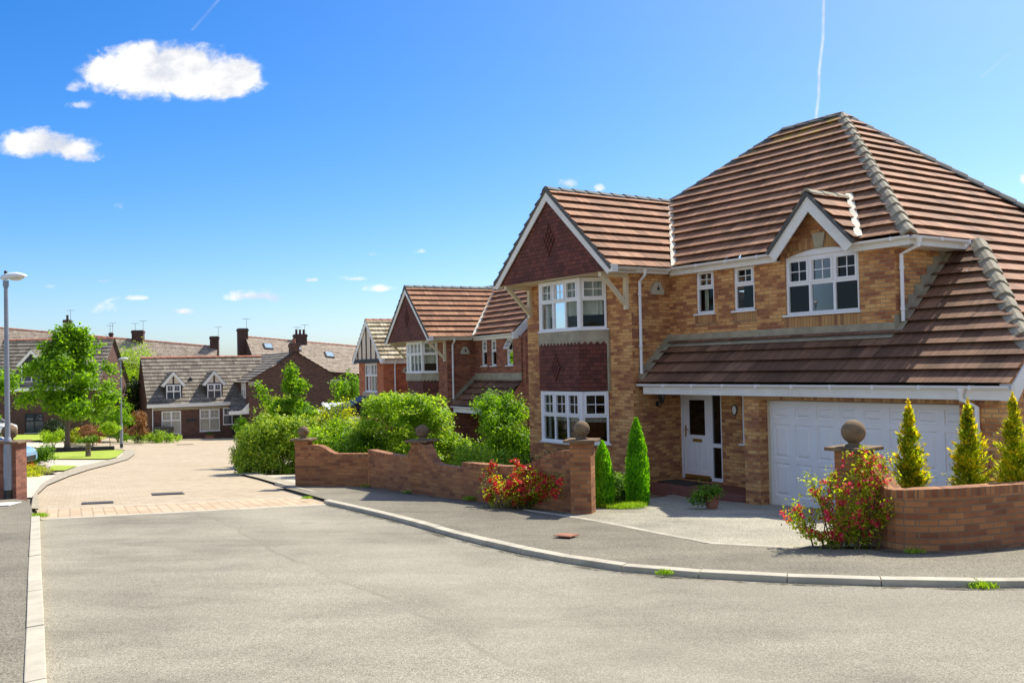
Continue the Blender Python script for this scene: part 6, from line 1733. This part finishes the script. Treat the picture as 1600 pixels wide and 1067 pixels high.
def far_left_house():
    P = Vector((-40.4, 73.0, -4.6))
    root = empty('chalet_house', P, R(4), 'brown brick house with a black gabled dormer behind the big spreading tree', 'house')
    mb = MB(F)
    mb.wall((0, 0, -0.8), (1, 0, 0), Z3, (0, 1, 0), 8.3, 4.7, [(2.9, 4.3, 1.1, 2.6)])
    mb.face([(8.3, 0, -0.8), (8.3, -7, -0.8), (8.3, -7, 3.9), (8.3, -3.6, 7.5), (8.3, 0, 3.9)])
    mb.face([(0, 0, -0.8), (0, -7, -0.8), (0, -7, 3.9), (0, -3.6, 7.5), (0, 0, 3.9)])
    mb.build('wall', M['brown'], root)
    window(root, (2.9, 0, 0.3), (1, 0, 0), (0, 1, 0), 1.4, 1.5, 2, 0.6, dict(frame='black_timber'), pane_mat='pane_dark')
    rt = Tiles(0.4, 0.05)
    rt.slope([(-0.2, 0.3, 3.65), (8.5, 0.3, 3.65), (8.5, -3.6, 7.6), (-0.2, -3.6, 7.6)])
    rt.slope([(-0.2, -7.4, 3.65), (8.5, -7.4, 3.65), (8.5, -3.6, 7.6), (-0.2, -3.6, 7.6)])
    rf = rt.build('roof', M['tile_g'], root)
    hd = MB(); ridge_run(hd, (-0.2, -3.6, 7.6), (8.5, -3.6, 7.6), 0.16, 0.1, 0.5); hd.build('ridge_tiles', M['ridge_r'], rf)
    fs = MB(F); fs.box(-0.2, 8.5, 0.31, 0.36, 3.5, 3.75); fs.build('fascia', M['paint'], root)
    chalet_dormer(root, 3.35, -0.3, 4.15, 1.75, 1.4, 1.1, 'tile_g', True)
    chalet_dormer(root, 6.6, -0.3, 4.15, 1.75, 1.4, 1.1, 'tile_g', True)
far_left_house()

def terrace(label, rl, rr, run, drop, gables, chim, lights, seed):
    """old terrace: ridge from rl to rr (world), front slope falls 'drop' over the vector run"""
    root = empty('terrace', rl, 0, label, 'terraced houses')
    a = Vector(rr) - Vector(rl)
    run = Vector(run); e0, e1 = run + Vector((0, 0, -drop)), a + run + Vector((0, 0, -drop))
    b0, b1 = -run + Vector((0, 0, -drop)), a - run + Vector((0, 0, -drop))
    t = Tiles(0.25, 0.02)
    t.slope([e0, e1, a, Vector((0, 0, 0))], True); t.slope([b0, b1, a, Vector((0, 0, 0))], True)
    rf = t.build('roof', M['slate'], root)
    hd = MB(); ridge_run(hd, Vector((0, 0, 0)), a, 0.16, 0.1, 0.5, mapped=True); hd.build('ridge_tiles', M['ridge_r'], rf)
    mb = MB(); k = 0.94; H = Vector((0, 0, -8))
    for p, q in ((e0 * k, a + (e1 - a) * k), (b0 * k, a + (b1 - a) * k)): mb.face([p, q, q + H, p + H])
    for c in (Vector((0, 0, 0)), a): mb.face([c + Vector((0, 0, -0.1)), c + (e0 * k), c + e0 * k + H, c + b0 * k + H, c + b0 * k])
    mb.build('wall', M['sooty'], root)
    for f, w, h, pots, aer in chim:
        c = a * f
        m = MB(); ad = Vector((a.x, a.y, 0)).normalized(); nd_ = Vector((-ad.y, ad.x, 0))
        m.obox(c, ad, nd_, Z3, -w / 2, w / 2, -w * 0.45, w * 0.45, -2.6, h - 0.3)
        m.obox(c, ad, nd_, Z3, -w / 2 - 0.06, w / 2 + 0.06, -w * 0.45 - 0.06, w * 0.45 + 0.06, h - 0.3, h - 0.1)
        m.obox(c, ad, nd_, Z3, -w / 2, w / 2, -w * 0.45, w * 0.45, h - 0.1, h)
        ch = m.build('chimney', M['sooty'], root)
        for q in range(pots):
            m = MB(); m.lathe(c + ad * ((q - (pots - 1) / 2) * w * 0.34) + Z3 * h, [(0.13, 0), (0.11, 0.4), (0.14, 0.42), (0.14, 0.5)], 9); m.build('chimney_pot', M['sooty'], ch)
        for q in range(aer):
            o = c + ad * (w * (0.45 - 0.7 * q)); hh = h + 1.0 - 0.25 * q
            m = MB(); m.tube([o + Z3 * (h - 0.4), o + Z3 * hh], 0.022, 5); m.tube([o + Z3 * hh - ad * 0.3, o + Z3 * hh + ad * 0.3], 0.018, 5)
            for w_ in (-0.35, -0.15, 0.1, 0.35): m.tube([o + Z3 * hh + ad * w_ - nd_ * 0.25, o + Z3 * hh + ad * w_ + nd_ * 0.25], 0.02, 4)
            m.build('aerial', M['galv'], ch)
    sl = e0.copy(); L = sl.length; sd = sl.normalized(); ad = a.normalized(); nn = ad.cross(sd).normalized()
    if nn.z < 0: nn = -nn
    for f, g, w, h in lights:
        o = a * f + sl * g
        m = MB(); m.obox(o, ad, sd, nn, -w / 2, w / 2, -h / 2, h / 2, 0.03, 0.14); s = m.build('skylight', M['black_timber'], root)
        m = MB(); m.obox(o, ad, sd, nn, -w / 2 + 0.1, w / 2 - 0.1, -h / 2 + 0.1, h / 2 - 0.1, 0.1, 0.155); m.build('pane', M['sky_glass'], s)
terrace('long slate roofed terrace with chimneys rising behind the dormer house', (-54.5, 99.6, 5.32), (-32.1, 104, 2.85), (0.55, -3.2, 0), 2.6, (1, 1),
        [(0.33, 0.7, 1.45, 1, 1), (0.64, 1.15, 1.0, 0, 2), (0.985, 0.9, 1.1, 0, 1), (0.52, 0.35, 0.5, 0, 2)], [], 1)
terrace('slate roofed terrace with skylights behind the brown brick gable', (-28.0, 100, 3.77), (-17.1, 106.3, 2.63), (2.1, -3.64, 0), 3.2, (1, 1),
        [(-0.02, 0.95, 0.8, 0, 1), (0.47, 1.2, 0.75, 3, 2)], [(0.165, 0.3, 0.95, 0.95), (0.42, 0.28, 0.6, 0.85), (0.68, 0.42, 0.95, 0.95), (0.94, 0.42, 0.7, 0.9)], 2)

# conservatory and outbuilding in the gap
def conservatory():
    root = empty('conservatory', (-10.3, 62, G(-10.3, 62) - 0.4), R(20), 'white conservatory roof showing between the brown gable and the timbered house', 'conservatory')
    mb = MB(); mb.box(-1.8, 1.8, -1.5, 1.5, 0, 2.1); mb.build('frame', M['upvc'], root)
    mb = MB(); mb.prism([(-1.9, -1.6, 2.1), (1.9, -1.6, 2.1), (1.9, 1.6, 2.9), (-1.9, 1.6, 2.9)], (0, 0, 0.06)); mb.build('roof', M['conserv'], root)
    mb = MB()
    for k in range(7): mb.beam((-1.8 + 0.6 * k, -1.6, 2.19), (-1.8 + 0.6 * k, 1.6, 2.99), 0.06, 0.05)
    mb.build('glazing_bars', M['upvc'], root)
conservatory()
def outbuilding():
    root = empty('outbuilding', (-12.9, 68, G(-12.9, 68) - 0.2), R(26), 'low outbuilding with a pale flat roof at the foot of the brown gable', 'outbuilding')
    mb = MB(); mb.box(-2.0, 1.6, -1.5, 1.5, 0, 2.1); mb.build('wall', M['brown'], root)
    mb = MB(); mb.box(-2.15, 1.75, -1.65, 1.65, 2.1, 2.35); mb.build('roof', M['concrete'], root)
outbuilding()

# ------------------------------------------------------------------ street furniture
def street_lamp(x, y, h, label, rz=0.0, dz=0.06):
    root = empty('street_lamp', (x, y, G(x, y) + dz), rz, label, 'street lamp', 'street lamps')
    mb = MB(); mb.lathe((0, 0, 0), [(0.088, -0.1), (0.088, 1.22), (0.082, 1.28), (0.055, 1.36)], 18); b = mb.build('base_column', M['galv'], root, smooth=False)
    mb = MB(); mb.lathe((0, 0, 0), [(0.0895, 0), (0.0895, 0.2)], 18); mb.build('black_band', M['iron'], b)
    mb = MB(); mb.obox((0, 0, 0), (1, 0, 0), (0, 0, 1), (0, -1, 0), -0.05, 0.05, 0.45, 1.0, 0.083, 0.092); mb.build('access_door', M['galv'], b)
    mb = MB(); mb.lathe((0, 0, 0), [(0.054, 1.3), (0.05, h * 0.6), (0.042, h - 0.25), (0.042, h - 0.12), (0.06, h - 0.12), (0.06, h + 0.02)], 16); mb.build('pole', M['galv'], root)
    # head: swept rings along x
    rings = [(-0.1, 0.05, 0.06, 0.0), (-0.02, 0.085, 0.1, 0.01), (0.1, 0.11, 0.1, 0.03), (0.25, 0.12, 0.09, 0.05), (0.38, 0.1, 0.06, 0.05), (0.46, 0.05, 0.025, 0.04)]
    mb = MB(); idx = []
    for x_, w, t, z in rings:
        i = len(mb.v)
        for q in range(14):
            a = 2 * math.pi * q / 14
            zz = math.sin(a) * t
            if zz < 0: zz *= 0.35
            mb.v.append(Vector((x_, math.cos(a) * w, h + 0.06 + z + zz)))
        idx.append(i)
    for i, j in zip(idx[:-1], idx[1:]):
        for q in range(14): r = (q + 1) % 14; mb.f.append((i + q, i + r, j + r, j + q))
    mb.f.append(tuple(range(idx[0], idx[0] + 14))[::-1]); mb.f.append(tuple(range(idx[-1], idx[-1] + 14)))
    hd = mb.build('lamp_head', M['lamp_white'], root, smooth=True)
    mb = MB(); c = (0.22, 0, h + 0.085)
    mb.lathe((0, 0, 0), [(0.01, -0.075), (0.08, -0.06), (0.14, -0.02), (0.15, 0.02)], 16)
    for v in mb.v: v.x = v.x * 1.25 + c[0]; v.y *= 0.62; v.z += c[2]
    mb.build('bowl', M['lamp_glass'], hd, smooth=True)
    mb = MB(); mb.lathe((0.0, 0, h + 0.15), [(0.035, 0), (0.035, 0.07), (0.02, 0.09)], 10); mb.build('photocell', M['iron'], hd)
    return root
street_lamp(-11.06, 20.85, 4.75, 'tall grey street lamp in front of the dark red wall pier')
street_lamp(-23.17, 56.35, 5.1, 'farther grey street lamp at the end of the lawn')

def drain(x, y, ang, w, d, label):
    root = empty('drain_grate', (x, y, G(x, y)), ang, label, 'drain grate', 'drain grates in the paving')
    mb = MB(); mb.box(-w / 2, w / 2, -d / 2, d / 2, 0.001, 0.008)
    root2 = mb.build('frame', M['iron'], root)
    mb = MB(); n = int(w / 0.05)
    for k in range(n): mb.box(-w / 2 + (k + 0.15) * w / n, -w / 2 + (k + 0.75) * w / n, -d / 2 + 0.02, d / 2 - 0.02, 0.0085, 0.016)
    mb.build('bars', M['grate'], root)
    # lie on the slope
    e = 0.2
    root.rotation_euler = Matrix(((1, 0, 0), (0, 1, 0), (0, 0, 1))).to_euler()
    nrm = Vector((0.008, 0.048, 1)).normalized()
    q = Vector((0, 0, 1)).rotation_difference(nrm)
    root.rotation_mode = 'QUATERNION'
    root.rotation_quaternion = q @ Matrix.Rotation(ang, 3, 'Z').to_quaternion()
drain(-8.86, 20.27, R(24), 0.62, 0.5, 'drain grate nearer the ball topped pier of the street lamp')
drain(-8.14, 22.4, R(24), 0.7, 0.6, 'drain grate in mid road behind the pink setts')
drain(-25.2, 63.2, R(24), 1.1, 0.7, 'far drain grate near the farther street lamp')
drain(-21.3, 61.8, R(24), 1.0, 0.7, 'far drain grate in front of the dormer house')
drain(-15.6, 56.5, R(24), 1.0, 0.7, 'far drain grate nearest to the rounded hedge')

def flat_cover(name, x, y, w, d, ang, mat, label, cat, dz):
    mb = MB(); mb.box(-w / 2, w / 2, -d / 2, d / 2, 0.0, 0.012)
    mb.box(-w / 2 + 0.03, w / 2 - 0.03, -d / 2 + 0.03, d / 2 - 0.03, 0.0121, 0.015)
    o = mb.build(name, M[mat], None)
    o.location = (x, y, G(x, y) + dz); o.rotation_euler = (-math.atan(0.048), 0, ang)
    return tag(o, label, cat)
flat_cover('service_cover', 0.7, 13.26, 0.26, 0.3, R(-30), 'rust', 'small rusty service cover in the dark pavement by the drive', 'service cover', 0.088)
flat_cover('concrete_slab', -10.55, 19.45, 0.7, 0.75, R(10), 'slab', 'pale square slab in the dark pavement near the lamp', 'slab', 0.064)

def door_mat():
    mb = MB(); mb.box(-0.5, 0.5, -0.28, 0.28, 0.0, 0.022)
    o = mb.build('door_mat', M['mat'], None, bevel=0.006)
    p = HP + HS * -3.0 + HN * -0.32
    o.location = (p.x, p.y, HP.z + 0.161); o.rotation_euler = (0, 0, R(HT - 90))
    tag(o, 'dark door mat lying on the step before the white front door', 'door mat')
door_mat()

def wheelie_bin(x, y, rz, label):
    root = empty('wheelie_bin', (x, y, G(x, y)), rz, label, 'wheelie bin', 'dark bins by the dormer house')
    mb = MB()
    b, t = [(-0.22, -0.24), (0.22, -0.24), (0.22, 0.24), (-0.22, 0.24)], [(-0.28, -0.32), (0.28, -0.32), (0.28, 0.32), (-0.28, 0.32)]
    i = 0; mb.v = [Vector((*p, 0.06)) for p in b] + [Vector((*p, 0.95)) for p in t]
    mb.f = [(3, 2, 1, 0), (4, 5, 6, 7)] + [(k, (k + 1) % 4, 4 + (k + 1) % 4, 4 + k) for k in range(4)]
    mb.build('body', M['bin'], root, bevel=0.02)
    mb = MB(); mb.prism([(-0.3, -0.36, 0.951), (0.3, -0.36, 0.951), (0.3, 0.36, 1.0), (-0.3, 0.36, 1.0)], (0, 0, 0.05)); mb.build('lid', M['bin'], root, bevel=0.015)
    for s in (-1, 1):
        mb = MB(); mb.tube([(s * 0.2, 0.24, 0.1), (s * 0.27, 0.24, 0.1)], 0.1, 12); mb.build('wheel', M['rubber'], root)
    return root
for k, (d, lb) in enumerate(((0.55, 'dark bin against the downpipe end of the dormer house'), (0.95, 'dark bin between the other two bins'), (1.4, 'dark bin nearest the white french windows'))):
    p = Vector((-28.1, 73.6, 0)) + Vector((math.cos(R(28)), math.sin(R(28)), 0)) * d + Vector((math.sin(R(28)), -math.cos(R(28)), 0)) * 0.55
    wheelie_bin(p.x, p.y, R(28), lb)
def planter():
    p = Vector((-28.1, 73.6, 0)) + Vector((math.cos(R(28)), math.sin(R(28)), 0)) * 4.4 + Vector((math.sin(R(28)), -math.cos(R(28)), 0)) * 0.6
    root = plant('planter', p.x, p.y, 'terracotta planter under the second french window of the dormer house', 'planter')
    mb = MB(); mb.box(-0.32, 0.32, -0.15, 0.15, 0, 0.28); mb.box(-0.35, 0.35, -0.18, 0.18, 0.28, 0.33); mb.build('trough', M['terracotta'], root)
    foliage('foliage', [(0, 0, 0.42, 0.32, 0.15, 0.14)], 300, 0.07, 'l_mid', root, 66, sig=0.04)
planter()

def log_edging():
    root = plant('log_edging', -23.3, 51.9, 'low dark log edging along the lawn under the spreading tree', 'edging')
    mb = MB()
    a, b = Vector((-25.6, 50.4, 0)), Vector((-21.9, 52.2, 0))
    n = 44
    for k in range(n):
        p = a.lerp(b, k / (n - 1)); mb.lathe((p.x - root.location.x, p.y - root.location.y, G(p.x, p.y) - root.location.z), [(0.05, -0.05), (0.05, 0.24), (0.03, 0.265)], 7)
    mb.build('logs', M['black_timber'], root)
log_edging()
def tree_stump():
    root = plant('tree_stump', -19.66, 44.06, 'brown tree stump on the lawn with a leafy pot plant on top', 'stump')
    mb = MB(); mb.lathe((0, 0, 0), [(0.15, -0.05), (0.12, 0.1), (0.11, 0.5), (0.115, 0.6)], 12); s = mb.build('stump', M['bark'], root)
    mb = MB(); mb.lathe((0, 0, 0.6), [(0.11, 0.0005), (0.105, 0.02)], 12); mb.build('cut_face', M['pale_concrete'], s)
tree_stump()
def stump_plant():
    x, y = -19.66, 44.06
    root = empty('pot_plant', (x, y, G(x, y) + 0.625), 0, 'leafy plant in a bowl on the tree stump', 'pot plant')
    mb = MB(); mb.lathe((0, 0, 0), [(0.07, 0), (0.11, 0.09), (0.1, 0.09)], 12); mb.build('bowl', M['terracotta'], root)
    foliage('foliage', [(0.1, 0, 0.18, 0.32, 0.25, 0.16), (-0.3, 0, 0.12, 0.2, 0.2, 0.1)], 900, 0.08, 'l_mid', root, 67, sig=0.07)
stump_plant()

# ------------------------------------------------------------------ cars across the road
def car(x, y, rz, paint, label, dz=0.0):
    root = empty('parked_car', (x, y, G(x, y) + dz), rz, label, 'car', 'cars parked across the road')
    # front of the car at +x; rings: x, half width, bottom, top
    def loft(rings, name, mat, parent, ease=0.16, topw=0.9):
        mb = MB(); idx = []
        for xx, w, zb, zt in rings:
            i = len(mb.v); h = zt - zb
            for (py, pz) in [(-0.9, 0.0), (-1, ease), (-1, 0.6), (-topw, 0.93), (-topw * 0.86, 1.0), (topw * 0.86, 1.0), (topw, 0.93), (1, 0.6), (1, ease), (0.9, 0.0)]:
                mb.v.append(Vector((xx, py * w, zb + pz * h)))
            idx.append(i)
        m = 10
        for i, j in zip(idx[:-1], idx[1:]):
            for q in range(m): r = (q + 1) % m; mb.f.append((i + q, i + r, j + r, j + q))
        mb.f.append(tuple(range(idx[0], idx[0] + m))[::-1]); mb.f.append(tuple(range(idx[-1], idx[-1] + m)))
        return mb.build(name, M[mat], parent, smooth=False, bevel=0.012)
    body = loft([(-2.0, 0.68, 0.42, 0.86), (-1.9, 0.8, 0.28, 0.95), (-1.2, 0.85, 0.2, 0.98), (0.0, 0.86, 0.2, 0.96), (0.85, 0.85, 0.2, 0.94), (1.5, 0.82, 0.22, 0.86), (1.88, 0.74, 0.28, 0.76), (2.0, 0.6, 0.36, 0.66)], 'body', paint, root)
    loft([(-1.85, 0.66, 0.93, 0.98), (-1.55, 0.7, 0.93, 1.36), (-0.5, 0.72, 0.93, 1.42), (0.15, 0.72, 0.93, 1.4), (1.0, 0.72, 0.9, 0.97)], 'window', 'car_glass', root, 0.05, 0.84)
    mb = MB()
    prev = None
    for xx, w, z in [(-1.6, 0.58, 1.355), (-1.4, 0.6, 1.4), (-0.5, 0.61, 1.445), (0.1, 0.61, 1.43), (0.3, 0.6, 1.36)]:
        cur = [Vector((xx, -w, z)), Vector((xx, 0, z + 0.02)), Vector((xx, w, z))]
        if prev: mb.face([prev[0], cur[0], cur[1], prev[1]]); mb.face([prev[1], cur[1], cur[2], prev[2]])
        prev = cur
    mb.build('roof', M[paint], root)
    for s in (-1, 1):
        mb = MB()
        for p, q in (((1.0, s * 0.7, 0.95), (0.2, s * 0.62, 1.41)), ((-0.45, s * 0.74, 0.96), (-0.45, s * 0.64, 1.42)), ((-1.85, s * 0.68, 0.95), (-1.5, s * 0.6, 1.38))): mb.beam(p, q, 0.07, 0.05, (0, 1, 0))
        mb.build('pillar', M[paint], root)
        for xx in (-1.25, 1.28):
            mb = MB(); mb.tube([(xx, s * 0.68, 0.31), (xx, s * 0.875, 0.31)], 0.31, 22); w = mb.build('wheel', M['rubber'], root, bevel=0.02)
            mb = MB(); mb.tube([(xx, s * 0.876, 0.31), (xx, s * 0.885, 0.31)], 0.21, 18); mb.build('rim', M['alloy'], w)
        mb = MB(); mb.ball((1.84, s * 0.52, 0.66), 0.13, 12, 0.7); mb.build('headlight', M['lamp_glass'], root, smooth=True)
        mb = MB(); mb.obox((-1.96, s * 0.6, 0.74), (1, 0, 0), (0, 1, 0), (0, 0, 1), -0.06, 0.04, -0.1, 0.1, -0.14, 0.14); mb.build('tail_light', M['red_lens'], root, bevel=0.02)
        mb = MB(); mb.obox((0.55, s * 0.9, 1.0), (1, 0, 0), (0, 1, 0), (0, 0, 1), -0.05, 0.05, -0.09, 0.09, -0.06, 0.07); mb.build('wing_mirror', M[paint], root, bevel=0.02)
    mb = MB(); mb.obox((2.0, 0, 0.45), (1, 0, 0), (0, 1, 0), (0, 0, 1), -0.05, 0.012, -0.45, 0.45, -0.08, 0.08); mb.build('grille', M['iron'], root)
    return root
car(-18.4, 32.2, R(4), 'car_blue', 'pale blue car mostly hidden behind the dark red wall')
car(-38.3, 69.5, R(-12), 'car_white', 'white car standing on the drive behind the wall pier ball')
